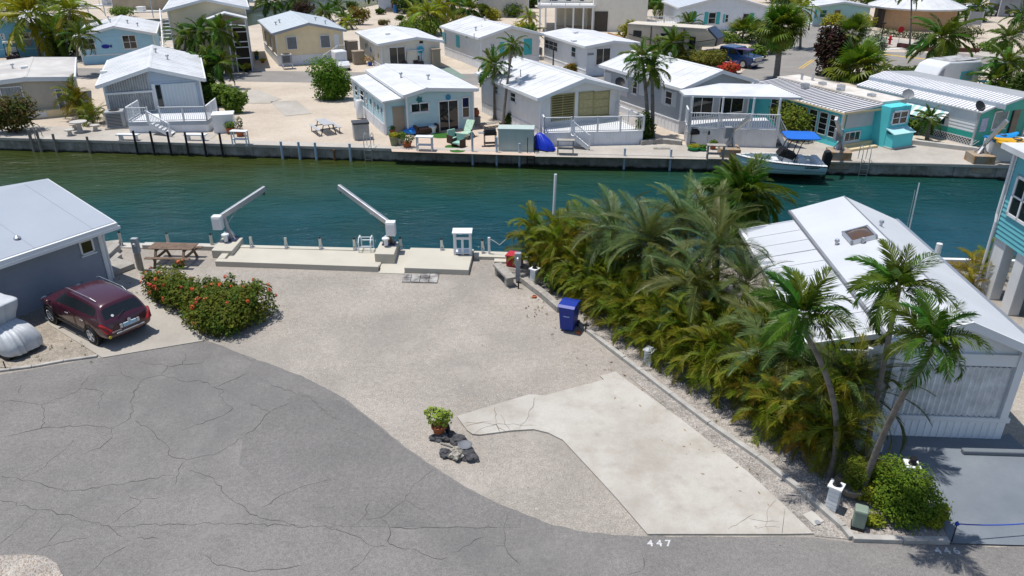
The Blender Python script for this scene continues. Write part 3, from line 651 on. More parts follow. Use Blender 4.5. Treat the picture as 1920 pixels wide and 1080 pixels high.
        if frame:
            f = MB()
            for a in ((u0-.05, u1+.05, z0-.06, z0), (u0-.05, u1+.05, z1, z1+.06), (u0-.07, u0, z0, z1), (u1, u1+.07, z0, z1)): s.bx(f, side, *a, .0, out+.1)
            f.build('panel_frame', TRIM, o)
        return o
    def box(s, name, side, r, o0, o1, m, parent=None, bevel=0):
        b = MB(); s.bx(b, side, *s.rect(side, r), o0, o1); return b.build(name, m, parent or s.t, bevel=bevel)
    def disc(s, name, side, x, y, rad, m, n=14, star=0):
        u, z = s.hit(side, x, y); b = MB(); q = []
        for i in range(n): a = 2*pi*i/n; k = rad*(1 if not star or i % 2 else star); q.append((u+k*cos(a), z+k*sin(a)))
        A = [b.vert(s.pt(side, *p, .03)) for p in q]; B = [b.vert(s.pt(side, *p, .06)) for p in q]; b.f += [A[::-1], B]+[[A[i], A[(i+1) % n], B[(i+1) % n], B[i]] for i in range(n)]; b.mi += [0]*(n+2)
        return b.build(name, m, s.t)
TURQ = mat('turquoise', (.06, .42, .43), .5, var=.08); YSH = mat('yellow_shutter', (.3, .27, .12), .6, var=.15); GSH = mat('grey_shutter', (.24, .25, .26), .5, var=.1)
SEAF = mat('seafoam_siding', (.42, .59, .63), .6, var=.06); GREYS = mat('grey_siding', (.36, .4, .44), .6, var=.07, vs=1); LGREY = mat('pale_siding', (.66, .66, .65), .6, var=.06)
CREAM = mat('cream_wall', (.76, .63, .41), .7, var=.06); BLUEW = mat('blue_wall', (.16, .4, .56), .6, var=.07); LBLUE = mat('light_blue_wall', (.34, .56, .69), .6, var=.06)
BEIGE = mat('beige_wall', (.5, .45, .37), .7, var=.08); COTT = mat('cottage_grey', (.4, .49, .6), .6, var=.06); SKIRT = mat('white_skirt', (.72, .73, .75), .6, var=.08, streak=.15)
def railing(mb, pts, h=.95, sp=.13, post=1.6, bal=.025, z0=.08):
    for a, c in zip(pts, pts[1:]):
        a, c = Vector(a), Vector(c); L = (c-a).length; U = Vector((0, 0, 1)); k = max(1, round(L/post))
        for i in range(k+1): p = a.lerp(c, i/k); mb.bar(p, p+U*(h+.05), .09, .09, (c-a))
        mb.bar(a+U*h, c+U*h, .09, .05); mb.bar(a+U*z0, c+U*z0, .05, .05); k = int(L/sp)
        for i in range(1, k): p = a.lerp(c, i/k); mb.bar(p+U*z0, p+U*h, bal, bal, (c-a))
def deckboards(parent, poly, z, m, sp=.15, name='deck_board', ang=None):
    "boards clipped to a convex quad a,b,c,d (a-b front)"
    a, b_, c, d = [Vector((p[0], p[1], z)) for p in poly]; k = max(3, int((d-a).length/sp))
    for i in range(k):
        p, q = a.lerp(d, i/k), b_.lerp(c, i/k); p2, q2 = a.lerp(d, (i+.93)/k), b_.lerp(c, (i+.93)/k)
        mb = MB(); mb.prism([(v.x, v.y) for v in (p, q, q2, p2)], z-.035, z); mb.build(name, m, parent)
def stairs(mb, p0, p1, n, w, side):
    "open treads going down from p0 to p1 with width along side vector"
    p0, p1, sd = Vector(p0), Vector(p1), Vector(side).normalized()*w/2; d = (p1-p0)
    for i in range(n):
        t = (i+.5)/n; p = p0.lerp(p1, t); dd = Vector((d.x, d.y, 0)).normalized()*.14
        mb.prism([(v.x, v.y) for v in (p-sd-dd, p+sd-dd, p+sd+dd, p-sd+dd)], p.z-.04, p.z)
    for k in (-1, 1): mb.bar(p0+sd*k-Vector((0, 0, .12)), p1+sd*k-Vector((0, 0, .04)), .05, .2)
# ---- far bank, first row -------------------------------------------------------
A27 = (cos(R(27)), sin(R(27)))
h = House('flat_roof_house', 'beige house with flat white roof and corrugated shutters at the left edge, far bank', (-32.6-6.2*A27[0], 57.0-6.2*A27[1]), 27, 6.2, 9.4, 2.55, 2.75, .55)
h.walls(BEIGE, .0); h.roof(mat('stained_roof', (.52, .5, .47), .7, var=.12, vs=.6, col2=(.4, .38, .36), c2s=.35), .2, 0); h.corr('front', (0, 165, 52, 212)); h.corr('front', (104, 168, 124, 205))
h.box('plinth', 'front', (-1, 6.2, 0, .55, 'l'), .02, .5, CREAM); h.box('access_hatch', 'front', (2.6, 4.2, .1, .5, 'l'), .5, .53, WHITE)
h.vent(25, 131); h.vent(47, 132, 1)
h = House('gable_cottage', 'grey blue cottage with bright white gable roof and corrugated front, far bank', (-28.55, 53.75), 22, 6.3, 10.9, 2.75, 3.65, oh=.35, of=.45)
h.walls(COTT, .0); h.roof(ROOFW, .14, .7); zt = lambda u: h.e+(h.r-h.e)*(u/(h.rr*h.w))-.12
h.corr('front', (.15, 3.0, .8, 2.05, 'l')); h.corr('front', (.25, 2.95, 2.2, 2.3, 'l'), frame=False, ztop=zt, name='gable_corrugation'); h.box('beam', 'front', (.05, 3.1, 2.08, 2.2, 'l'), .01, .2, TRIM)
h.box('garage_panel', 'front', (3.65, 6.0, .85, 2.55, 'l'), .02, .1, mat('pale_blue_panel', (.5, .58, .64), .5, var=.04)); h.box('door', 'front', (3.3, 3.62, .85, 2.5, 'l'), .01, .04, GLASS); h.box('door_frame', 'front', (3.05, 3.28, .85, 2.6, 'l'), .01, .09, TRIM)
for k in range(10): h.box('panel_rib', 'front', (3.75+k*.23, 3.78+k*.23, .9, 2.5, 'l'), .1, .115, TRIM, h.t)
h.vent(294, 108); h.vent(315, 115); h.vent(192, 124, 1)
# its deck, parallel to the quay
t = thing('front_deck', 'white railed deck with side stair in front of the grey blue cottage', 'deck')
P = [gp(244, 250), gp(392, 247), gp(389, 226), gp(239, 229)]; a, b_ = P[0], P[1]; dn = Vector((-(b_-a).y, (b_-a).x, 0)).normalized(); P[2] = b_+dn*2.6; P[3] = a+dn*2.4
mb = MB(); mb.prism([(p.x, p.y) for p in P], 0, .5); mb.build('deck_base', SKIRT, t); mb = MB(); c_ = sum(P, Vector())/4; mb.prism([((c_+(p-c_)*1.012).x, (c_+(p-c_)*1.02).y) for p in P], .5, .72); mb.build('rim_board', GREYS, t); deckboards(t, P, .765, TRIM, .16)
Z = Vector((0, 0, .77)); mb = MB(); s0 = a.lerp(b_, .27); s1 = a.lerp(b_, .42); railing(mb, [P[3]+Z, a+Z, s0+Z]); railing(mb, [s1+Z, b_+Z, P[2]+Z]); mb.build('railing', TRIM, t)
mb = MB(); e0 = s0.lerp(s1, .2)+Z; e1 = gp(325, 254); stairs(mb, e0-dn*.15, Vector((e1.x, e1.y, .1)), 6, .8, dn); mb.build('stair', TRIM, t)
mb = MB(); railing(mb, [e0-dn*.6, Vector((e1.x, e1.y, .05))-dn*.45], .85, .14, 1.5); mb.build('stair_railing', TRIM, t)
# seafoam house
h = House('seafoam_house', 'pale seafoam house with stepped white roof and glass patio door, far bank', (-7.05, 50.9), 23.5, 4.75, 9.7, 2.62, 2.92, .28, oh=.2, of=.35)
h.walls(SEAF, .0, .2); h.roof(ROOFW, .12, 0); h.rf.name = 'roof'
h.win('front', (769, 194, 805, 209), (2, 1)); h.win('front', (865, 182, 881, 220), (1, 2))
h.win('front', (821, 189, 861, 244), (2, 1), name='patio_door', fw=.08, sill=False)
h.disc('turtle_ornament', 'front', 786, 187, .26, mat('teal_metal', (.03, .16, .17), .5, metal=.3), 10, .6); h.disc('round_ornament', 'front', 840, 182, .19, mat('blue_metal', (.03, .2, .36), .5))
h.vent(752, 147); h.vent(803, 150)
b = MB(); W2 = 1.45; b.extr([(-W2-.15, 2.2), (-.0, 2.36), (-.0, 2.48), (-W2-.15, 2.32)], .05, 9.75); b.build('lower_roof', ROOFW, h.t)
b = MB(); lap = .2; z = 0
while z < 2.2:
    b.face([(-W2-.02, .3, z), (-W2-.02, 9.5, z), (-W2, 9.5, min(z+lap, 2.25)), (-W2, .3, min(z+lap, 2.25))]); b.face([(-W2, .3-.02, z), (-.0, .3-.02, z), (-.0, .3, min(z+lap, 2.36)), (-W2, .3, min(z+lap, 2.25))]); z += lap
b.face([(-W2, 9.5, 0), (0, 9.5, 0), (0, 9.5, 2.36), (-W2, 9.5, 2.25)]); b.build('side_wall', SEAF, h.t); b = MB()
for y in (.28, 3.4, 9.5): b.box((-W2-.06, y-.05, 0), (-W2+.04, y+.06, 2.22))
b.box((-W2-.09, .1, 2.1), (-W2-.05, 9.7, 2.3)); b.build('side_trim', TRIM, h.t)
b = MB(); b.box((-W2-.06, .5, 0), (-W2-.025, 9.4, .75))
for k in range(22): b.box((-W2-.085, .6+k*.4, 0), (-W2-.06, .66+k*.4, .74))
b.build('side_skirt', SKIRT, h.t)
def sidewin(h, y0, y1, z0, z1, x):
    f = MB()
    for q in (((y0, z0), (y1, z0+.07)), ((y0, z1-.07), (y1, z1)), ((y0, z0), (y0+.07, z1)), ((y1-.07, z0), (y1, z1)), ((y0, (z0+z1)/2-.02), (y1, (z0+z1)/2+.02))): f.box((x-.06, q[0][0], q[0][1]), (x, q[1][0], q[1][1]))
    o = f.build('window', TRIM, h.t); MB().box((x-.03, y0+.05, z0+.05), (x-.001, y1-.05, z1-.05)).build('pane', GLASS, o)
for y0, y1 in ((7.9, 8.8), (5.9, 7.0), (5.0, 5.4)): sidewin(h, y0, y1, 1.1, 1.95, -W2-.02)
for k, y in enumerate((4.0, 2.9, 2.0, 1.1)): MB(Matrix.Translation((-W2-.06, y, 1.55)) @ Matrix.Rotation(pi/2, 4, 'Y')).lathe([(.02, 0), (.2, .0), (.17, .03)], 9).build('wall_plaque', (mat('teal_metal', (1, 1, 1)), GSH)[k % 2], h.t)
# pale house with yellow shutters
h = House('yellow_shutter_house', 'pale grey house with white gable roof and yellow slatted front shutters, far bank', (1.85, 49.2), 26, 6.0, 9.3, 2.85, 3.7, oh=.35, of=.4)
h.walls(LGREY, .7); h.skirt(SKIRT, .7); h.roof(ROOFW, .13, .9)
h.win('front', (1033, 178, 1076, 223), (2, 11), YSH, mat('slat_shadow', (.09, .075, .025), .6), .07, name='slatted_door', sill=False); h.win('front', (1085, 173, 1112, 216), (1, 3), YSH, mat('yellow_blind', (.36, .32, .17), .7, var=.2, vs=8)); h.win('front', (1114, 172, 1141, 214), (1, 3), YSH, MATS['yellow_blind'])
for q in ((898, 146, 908, 160), (927, 158, 935, 178), (957, 170, 968, 194)): h.win('left', q, (1, 2))
h.vent(972, 148); h.vent(976, 140, 2); h.vent(938, 143)
t = thing('front_deck', 'white deck with baluster railing and steps below the yellow shutters', 'deck')
a, b_ = gp(1020, 275), gp(1204, 271); dn = Vector((-(b_-a).y, (b_-a).x, 0)).normalized(); P = [a, b_, b_+dn*3.6+Vector((-1.2, 0, 0)), a+dn*1.2]
MB().prism([(p.x, p.y) for p in P], 0, .86).build('deck_base', SKIRT, t); deckboards(t, P, .9, TRIM, .15)
b = MB()
for k in range(1, 6): p = a.lerp(b_, k/6); b.bar(p-dn*.012, p-dn*.012+Vector((0, 0, .86)), .03, .03)
b.build('skirt_batten', TRIM, t)
Z = Vector((0, 0, .9)); b = MB(); m1, m2 = a.lerp(b_, .27), a.lerp(b_, .3); railing(b, [P[3]+Z, a+Z, m1+Z]); railing(b, [m2+Z, b_+Z, P[2]+Z]); b.build('railing', TRIM, t)
b = MB(); e1 = gp(1101, 277); stairs(b, m1+Z-dn*.35, Vector((e1.x, e1.y, .12))-dn*.3, 6, .7, dn); b.build('stair', TRIM, t); b = MB(); railing(b, [m1+Z-dn*.7, Vector((e1.x, e1.y, .1))-dn*.65], .85, .16, 3); b.build('stair_railing', TRIM, t)
# grey house with porch
h = House('grey_porch_house', 'grey sided house with long white roof and railed waterside porch, far bank', (11.35, 51.1), 25.5, 5.8, 9.7, 3.05, 3.9, oh=.3, of=.35)
h.walls(GREYS, .8, .16); h.skirt(SKIRT, .8); h.roof(ROOFW, .13, .9); PSH = mat('pale_shutter', (.55, .58, .61), .5, var=.05)
for q in ((1134, 134, 1146, 157), (1163, 142, 1176, 182), (1200, 150, 1210, 181)): h.shutter('left', q, PSH)
h.win('left', (1249, 168, 1260, 199), (1, 2), shut='LR', sm=PSH); h.win('left', (1187, 150, 1195, 178), (1, 2))
h.win('front', (.7, 2.7, .95, 2.75, 'l'), (2, 1), name='glass_door', fw=.08, sill=False); h.win('front', (3.2, 5.4, .95, 2.75, 'l'), (2, 1), name='glass_door', fw=.08, sill=False)
h.vent(1255, 113, 0); h.vent(1256, 124, 0)
t = thing('waterside_porch', 'white porch with flat roof, posts and baluster rail in front of the grey house', 'porch')
a, b_ = gp(1287, 273), gp(1453, 278); dn = Vector((-(b_-a).y, (b_-a).x, 0)).normalized(); P = [a, b_, b_+dn*3.4+Vector((-.2, 0, 0)), a+dn*1.9]
WASH = mat('whitewash', (.6, .59, .58), .7, var=.12, vs=1.5, streak=.2); MB().prism([(p.x, p.y) for p in P], 0, 1.12).build('porch_base', WASH, t)
b = MB()
for k in range(7): p = a.lerp(b_, k/6); b.bar(p-dn*.012, p-dn*.012+Vector((0, 0, 1.1)), .05, .03)
b.build('base_batten', TRIM, t); deckboards(t, [p+(p-(a+b_+P[2]+P[3])/4)*.02 for p in P], 1.17, TRIM, .15)
Z = Vector((0, 0, 1.17)); b = MB(); railing(b, [P[3]+Z, a+Z, b_+Z], .95, .15, 1.8, .045); b.build('railing', TRIM, t)
rf = [gp(1274, 169, 3.4), gp(1284, 178, 3.2), gp(1505, 183, 3.2), gp(1446, 158, 3.5), gp(1350, 156, 3.6)]
b = MB(); tp = [b.vert(p) for p in rf]; bt = [b.vert(p-Vector((0, 0, .14))) for p in rf]; nn = len(rf); b.f += [tp, bt[::-1]]+[[tp[i], bt[i], bt[(i+1) % nn], tp[(i+1) % nn]] for i in range(nn)]; b.mi += [0]*(nn+2)
b.build('porch_roof', ROOFW, t)
for f in (.02, .36, .7, .985):
    p = a.lerp(b_, f)+dn*.08; b = MB(); b.bar(p+Z, Vector((p.x, p.y, 3.1)), .1, .1, (1, 0, 0)); b.build('post', TRIM, t)
b = MB(); e1 = gp(1478, 280); s_ = b_+dn*.9+Z; stairs(b, s_, Vector((e1.x, e1.y+1.0, .1)), 7, .9, dn); railing(b, [s_-dn*.45, Vector((e1.x, e1.y+.55, .05))], .9, .16, 3); b.build('side_stair', TRIM, t)
# turquoise house with ribbed roof
h = House('turquoise_house', 'turquoise house with ribbed metal roof and cream trim, far bank', (20.75, 47.35), 24.5, 4.9, 9.2, 2.3, 2.42, .5, oh=.15, of=.3)
TQW = mat('turquoise_wall', (.1, .56, .6), .6, var=.07); h.walls(TQW, .0, style='flat')
b = MB(); k = 30; b.extr([(-.3, 2.28), (3.0, 2.5), (3.0, 2.58), (-.3, 2.36)], -.35, 9.4)
h.rf = b.build('metal_roof', mat('ribbed_roof', (.66, .66, .68), .5, .3, 0, var=.08), h.t)
for i in range(k): y = -.32+i*9.7/k; MB().extr([(-.31, 2.36), (3.0, 2.58), (3.0, 2.63), (-.31, 2.41)], y, y+.045).build('roof_rib', mat('rib_grey', (.17, .17, .19), .5, var=.1), h.rf)
MB().box((3.0, -.2, 2.4), (5.1, 9.4, 2.72)).build('flat_roof', mat('bleached_roof', (.6, .57, .53), .8, var=.12, col2=(.45, .4, .34), c2s=.6), h.t)
CRT = mat('cream_trim', (.62, .5, .3), .6, var=.08); MB().box((-.36, -.39, 2.24), (3.0, -.352, 2.37)).build('fascia', CRT, h.t); MB().box((-.36, -.35, 2.24), (-.305, 9.4, 2.34)).build('fascia', CRT, h.t)
h.box('storm_panel', 'front', (.25, 2.55, 1.25, 2.15, 'l'), .01, .08, mat('grey_panel', (.42, .45, .47), .5, var=.05)); h.win('front', (.35, 1.75, .35, 1.0, 'l'), (3, 1)); h.box('cream_post', 'front', (0, .14, 0, 2.25, 'l'), .005, .06, CRT); h.box('cream_door', 'front', (4.6, 4.85, .3, 2.2, 'l'), .005, .05, CRT)
MB().box((2.75, -1.1, 0), (4.55, -.002, 2.55)).build('bay', TQW, h.t); b = MB(); b.extr([(-1.75, .95), (-1.08, 1.2), (-1.08, 1.26), (-1.8, 1.0)], 2.7, 4.6, 'x'); b.build('bay_ledge', mat('pale_turquoise', (.4, .66, .68), .5, var=.04), h.t); MB().box((2.78, -1.7, .12), (4.52, -1.102, .93)).build('bay_box', TQW, h.t); MB().box((2.72, -1.74, 0), (4.57, -1.1, .12)).build('bay_plinth', PALEC, h.t)
f = MB()
for a_ in ((2.95, 4.35, 1.42, 1.5), (2.95, 4.35, 2.2, 2.3), (2.95, 3.05, 1.42, 2.3), (4.25, 4.35, 1.42, 2.3), (3.61, 3.69, 1.5, 2.2), (3.05, 4.25, 1.83, 1.88)): f.box((a_[0], -1.16, a_[2]), (a_[1], -1.103, a_[3]))
o = f.build('window', TRIM, h.t); MB().box((3.0, -1.125, 1.45), (4.3, -1.1025, 2.25)).build('pane', GLASS, o)
for i in range(7): h.win('left', (.25+i*.9, 1.0+i*.9, .55, 2.0, 'l'), (1, 4), fw=.05, sill=False)
h.box('step', 'front', (.1, 2.4, 0, .16, 'l'), .35, 1.0, CRT); h.box('landing', 'front', (.05, 2.6, .16, .3, 'l'), .02, .35, CRT)
for x, y in ((1503, 149), (1523, 150), (1542, 158), (1577, 163), (1576, 169), (1510, 160), (1634, 180)):
    p = h.loc(gp(x, y, 2.75)); b = MB(); b.box((p.x-.2, p.y-.2, 2.55), (p.x+.2, p.y+.2, 2.9)) if y != 149 and y != 150 else b.cyl((p.x, p.y, 2.6), .09, .6, 8); b.build('roof_vent', METAL, h.t)
# green striped trailer
h = House('striped_trailer_home', 'white and green trailer home with ribbed awning roofs and lattice skirt', (29.5, 47.8), 25.5, 5.0, 9.6, 2.25, 2.3, .5)
TG = mat('trailer_green', (.03, .33, .27), .5, var=.08); h.walls(mat('trailer_white', (.64, .67, .68), .5, var=.05), .5, .2, ('left', 'back', 'right')); h.walls(TG, .0, .2, ('front',), 'flat')
h.box('green_band', 'left', (-.02, 9.6, .52, .85, 'l'), .012, .035, TG); b = MB()
for i in range(48):
    for sg in (-1, 1):
        y = i*.2; b.bar((-.02, y, .02), (-.02, y+sg*.46, .48), .03, .012, (1, 0, 0))
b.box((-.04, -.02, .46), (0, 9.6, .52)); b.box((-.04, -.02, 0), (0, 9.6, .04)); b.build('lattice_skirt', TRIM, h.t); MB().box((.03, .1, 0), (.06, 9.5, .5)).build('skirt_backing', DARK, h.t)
def ribroof(h, name, x0, z0, x1, z1, y0, y1, sp, m, rm):
    o = MB().extr([(x0, z0), (x1, z1), (x1, z1+.07), (x0, z0+.07)], y0, y1).build(name, m, h.t); k = int((y1-y0)/sp)
    for i in range(k): y = y0+i*(y1-y0)/k; MB().extr([(x0-.005, z0+.07), (x1, z1+.07), (x1, z1+.105), (x0-.005, z0+.105)], y, y+.07).build('roof_rib', rm, o)
    return o
RR = mat('awning_white', (.72, .72, .74), .5, .3, 0, var=.06); RG = mat('awning_rib', (.45, .46, .49), .5, var=.1)
h.rf = ribroof(h, 'awning_roof', -.15, 2.2, 1.0, 2.45, -.3, 9.6, .27, RR, RG); ribroof(h, 'main_roof', 1.0, 2.72, 2.6, 2.98, -.9, 9.6, .25, RR, RG)
MB().extr([(2.6, 2.98), (5.6, 2.75), (5.6, 2.83), (2.6, 3.05)], -.7, 9.6).build('grey_roof', mat('grey_roof', (.33, .34, .35), .5, var=.1, vs=1), h.t); MB().box((.98, -.9, 2.44), (1.02, 9.6, 2.74)).build('roof_step', mat('step_blue', (.4, .45, .5), .5), h.t)
b = MB(); b.extr([(1.0, 2.3), (5.0, 2.3), (5.0, 2.72), (2.6, 2.95), (1.0, 2.7)], -.85, -.8); b.build('green_fascia', TG, h.t)
for (y0, y1, z0) in ((2.0, 5.2, 1.25), (6.0, 7.7, 1.35)):
    k = 12; t_ = None
    for i in range(k):
        ya, yb = y0+(y1-y0)*i/k, y0+(y1-y0)*(i+1)/k; b = MB(); b.extr([(-.75, z0), (-.03, z0+.55), (-.03, z0+.58), (-.77, z0+.02)], ya, yb)
        o = b.build('awning_stripe' if t_ else 'window_awning', (TRIM, mat('awning_teal', (.3, .52, .5), .5))[i % 2], t_ or h.t); t_ = t_ or o
    h.box('window', 'left', (y0+.2, y1-.2, .95, z0+.5, 'l'), .005, .04, GLASS)
h.shutter('front', (.35, 1.0, .9, 1.75, 'l'), mat('striped_shutter', (.4, .42, .55), .5, var=.4, vs=9)); h.win('front', (1.5, 2.9, .9, 2.1, 'l'), (1, 1), gm=mat('dusty_glass', (.16, .22, .25), .2, var=.3, vs=4)); h.box('door', 'front', (3.3, 4.1, .3, 2.1, 'l'), .01, .04, GLASS)
for k in (1, 2, 3): MB().box((3.1+k*.5, -.85, 0), (3.2+k*.5, -.78, 2.4)).build('porch_post', GREYS, h.t)
# ---- second row ------------------------------------------------------------------
def simple(name, label, loc, ang, w, d, e, r, wm, rm, rr=.5, style='lap', skirt=None, oh=.3, fascia=None, seams=.9):
    h = House(name, label, loc, ang, w, d, e, r, rr, oh=oh); h.walls(wm, 0 if skirt is None else skirt, .2, style=style)
    if skirt: h.skirt(SKIRT, skirt)
    h.roof(rm, .13, seams, fascia); return h
h = simple('blue_house', 'deep blue house with white roof behind the tall yellow palm, far left', (-60.6, 82.2), 12, 10.5, 8, 2.9, 3.9, BLUEW, ROOFW, rr=.72); h.win('front', (38, 61, 57, 73), (1, 2), shut='LR', sm=TRIM); h.win('front', (0, 63, 8, 74), (1, 2), shut='R', sm=TRIM); h.disc('round_ornament', 'front', 53, 80, .4, GSH, 12); h.box('trim_band', 'front', (0, 10.5, .75, .85, 'l'), .02, .05, LBLUE)
h = simple('light_blue_house', 'light blue house with fish ornament and paired white windows, second row', (-43.3, 78.8), 21, 6.9, 10, 2.65, 3.45, LBLUE, ROOFW); h.win('front', (152, 72, 181, 93), (2, 2)); h.win('front', (227, 66, 259, 91), (2, 2)); h.box('trim_band', 'front', (0, 6.9, .8, .9, 'l'), .02, .05, TRIM)
FISHM = mat('fish_blue', (.01, .02, .25), .4); u, z = h.hit('front', 198, 87); b = MB(); A_ = [(u+.38*cos(2*pi*i/14), z+.2*sin(2*pi*i/14)) for i in range(14)]
F_ = [b.vert((p[0], -.03, p[1])) for p in A_]; B_ = [b.vert((p[0], -.08, p[1])) for p in A_]; b.f += [F_, B_[::-1]]+[[F_[i], F_[(i+1) % 14], B_[(i+1) % 14], B_[i]] for i in range(14)]; b.mi += [0]*16; b.face([(u+.34, -.08, z), (u+.58, -.08, z+.17), (u+.58, -.08, z-.17)]); b.build('fish_ornament', FISHM, h.t)
for q in ((204, 39), (208, 47), (240, 47), (258, 48)): h.vent(*q)
h = simple('tall_cream_house', 'tall cream two storey house with screened stair tower, top left', (-32.2, 75.0), 19, 6.9, 11, 5.55, 6.35, mat('tall_cream', (.68, .59, .43), .7, var=.08, vs=.6), ROOFW, style='vert')
MB().extr([(3.3, 4.7), (5.0, 5.25), (6.95, 4.7), (6.95, 4.83), (5.0, 5.38), (3.3, 4.83)], -2.2, -.02).build('porch_roof', ROOFW, h.t); b = MB()
for x in (3.5, 5.0, 5.45, 6.75):
    for y in (-2.05,): b.box((x-.05, y-.05, 0), (x+.05, y+.05, 4.75))
for z in (1.2, 2.2, 2.7, 3.6, 4.0): b.box((5.45, -2.09, z), (6.75, -2.02, z+.08))
b.build('screen_frame', TRIM, h.t); MB().box((5.5, -1.95, .05), (6.72, -.05, 4.1)).build('screened_stair', mat('screen_brown', (.03, .022, .016), .8, var=.3, vs=3), h.t); MB().extr([(5.3, 4.25), (6.7, 4.15), (6.7, 4.25), (5.3, 4.35)], -2.7, -2.0).build('small_awning', ROOFW, h.t)
h.corr('front', (3.6, 4.9, 3.6, 4.6, 'l'), frame=False); b = MB(); stairs(b, (-.7, 7, 4.2), (-.7, .8, .2), 14, 1.0, (1, 0, 0)); railing(b, [(-1.2, 7, 4.2), (-1.2, .8, .2)], .9, .3, 2); b.build('side_stair', TRIM, h.t)
h.disc('round_vent', 'front', 342, 100, .35, DARK, 12)
h = simple('cream_house', 'cream house with pale grey roof and two grey storm shutters, second row', (-23.3, 77.9), 23, 6.6, 11.5, 3.1, 3.85, CREAM, mat('blue_grey_roof', (.5, .54, .57), .45, var=.06), skirt=.9, style='flat', fascia=mat('grey_fascia', (.3, .32, .36), .5))
h.corr('front', (537, 70, 557, 91), GSH, .12); h.corr('front', (600, 67, 619, 88), GSH, .12); h.box('door', 'front', (625, 64, 638, 98), .01, .06, TRIM); h.corr('left', (3.0, 4.2, 1.3, 2.4, 'l'), GSH, .12); h.corr('left', (7.5, 8.7, 1.3, 2.4, 'l'), GSH, .12); b = MB(); stairs(b, (5.9, -.5, .9), (4.3, -.5, .1), 4, .8, (0, 1, 0)); railing(b, [(6.5, -.95, .9), (5.9, -.95, .9), (4.3, -.95, .05)], .9, .25, 2); b.box((5.8, -1, 0), (6.6, -.1, .9)); b.build('entry_stair', TRIM, h.t)
for q in ((517, 43), (524, 41), (592, 39), (610, 43)): h.vent(*q)
h = simple('patio_door_house', 'white low roofed house with patio door and blue sun ornament, second row', (-12.5, 75.2), 23, 5.8, 9.2, 2.45, 2.85, mat('bone_wall', (.66, .63, .55), .7, var=.07), ROOFW, rr=.6, style='vert', skirt=.45, seams=0); h.win('front', (728, 88, 762, 123), (2, 1), name='patio_door', fw=.09, sill=False); h.box('sun_board', 'front', (781, 83, 796, 111), .01, .04, mat('pale_blue_board', (.5, .58, .62), .6)); h.disc('sun_ornament', 'front', 788, 93, .42, mat('sun_blue', (.03, .35, .5), .4), 24, .7); h.box('wall_vent', 'front', (786, 77, 793, 81), .01, .04, DARK); h.vent(727, 65, 1)
for k, (y, z) in enumerate(((6.5, 1.5), (5.8, 1.65), (4.4, 1.4), (1.4, 1.2))): MB(Matrix.Translation((-.06, y, z)) @ Matrix.Rotation(pi/2, 4, 'Y')).lathe([(.02, 0), (.26, 0), (.2, .04)], 8).build('wall_plaque', (mat('plaque_blue', (.15, .25, .4), .5), mat('plaque_yellow', (.5, .42, .2), .5))[k % 2], h.t)
h = simple('turquoise_shutter_house', 'pale lap sided house with turquoise shutters behind three slim palms, second row', (-3.0, 76.0), 26, 6.3, 9.6, 2.95, 3.75, mat('ivory_lap', (.64, .63, .6), .6, var=.05), ROOFW, skirt=.85)
for q in ((830, 60, 837, 83), (855, 65, 862.5, 90)): h.shutter('left', q, TURQ)
h.shutter('front', (937, 79, 946, 103), TURQ); h.shutter('front', (982, 73, 997, 102), TURQ); h.win('front', (919, 82, 928, 99), (2, 4)); h.vent(892, 53); h.vent(909, 45); h.vent(889, 61, 2)
h = simple('low_grey_house', 'pale grey low roofed house with triple window on its long side, second row', (6.9, 72.3), 22, 5.2, 9.4, 2.65, 2.95, mat('bright_grey', (.64, .66, .68), .6, var=.05), ROOFW, skirt=.5, style='flat', seams=0); h.win('left', (1022, 72, 1046, 98), (3, 2)); h.win('left', (1072, 86, 1080, 109), (1, 2)); h.win('front', (1117, 90, 1144, 121), (2, 1), name='patio_door', fw=.09, sill=False); h.vent(1079, 64, 1); h.vent(1076, 75, 1); h.box('name_board', 'front', (1100, 100, 1113, 103), .01, .04, GSH)
h = House('stilt_house', 'cream stilt house with railed upper veranda, top centre', (3.6, 104.5), -3, 11.0, 10, 8, 8.9, oh=.5)
b = MB(); b.box((0, 3.2, 3.3), (7.0, 10, 8)); b.box((7.0, .4, 0), (14, 10, 8)); b.box((2, 6.5, 0), (7.0, 10, 3.2)); b.build('wall', mat('stilt_cream', (.75, .71, .62), .7, var=.06), h.t); MB().box((-.3, -.2, 2.95), (7.2, 3.3, 3.28)).build('veranda', TRIM, h.t); b = MB(); railing(b, [(-.3, 3, 3.28), (-.3, -.15, 3.28), (7.0, -.15, 3.28)], 1.2, .2, 1.75, .03); b.build('railing', TRIM, h.t)
for x in (.05, .8, 2.1, 4.4, 5.7, 6.9): MB().box((x-.11, .0, 0), (x+.11, .22, 2.95)).build('stilt', TRIM, h.t)
for x in (3.4, 6.2): MB().box((x-.15, 3.3, 0), (x+.15, 3.6, 3.3)).build('stilt', mat('stilt_cream', (1, 1, 1)), h.t)
for (x0, x1) in ((1.2, 2.4), (3.4, 4.2), (5.2, 5.9)): o = MB().box((x0, 3.12, 3.4), (x1, 3.198, 5.6)).build('glass_door', TRIM, h.t); MB().box((x0+.08, 3.1, 3.5), (x1-.08, 3.118, 5.5)).build('pane', GLASS, o)
MB().box((7.2, .3, 0), (8.9, .398, 2.5)).build('garage_opening', mat('garage_dark', (.07, .06, .05), .8), h.t)
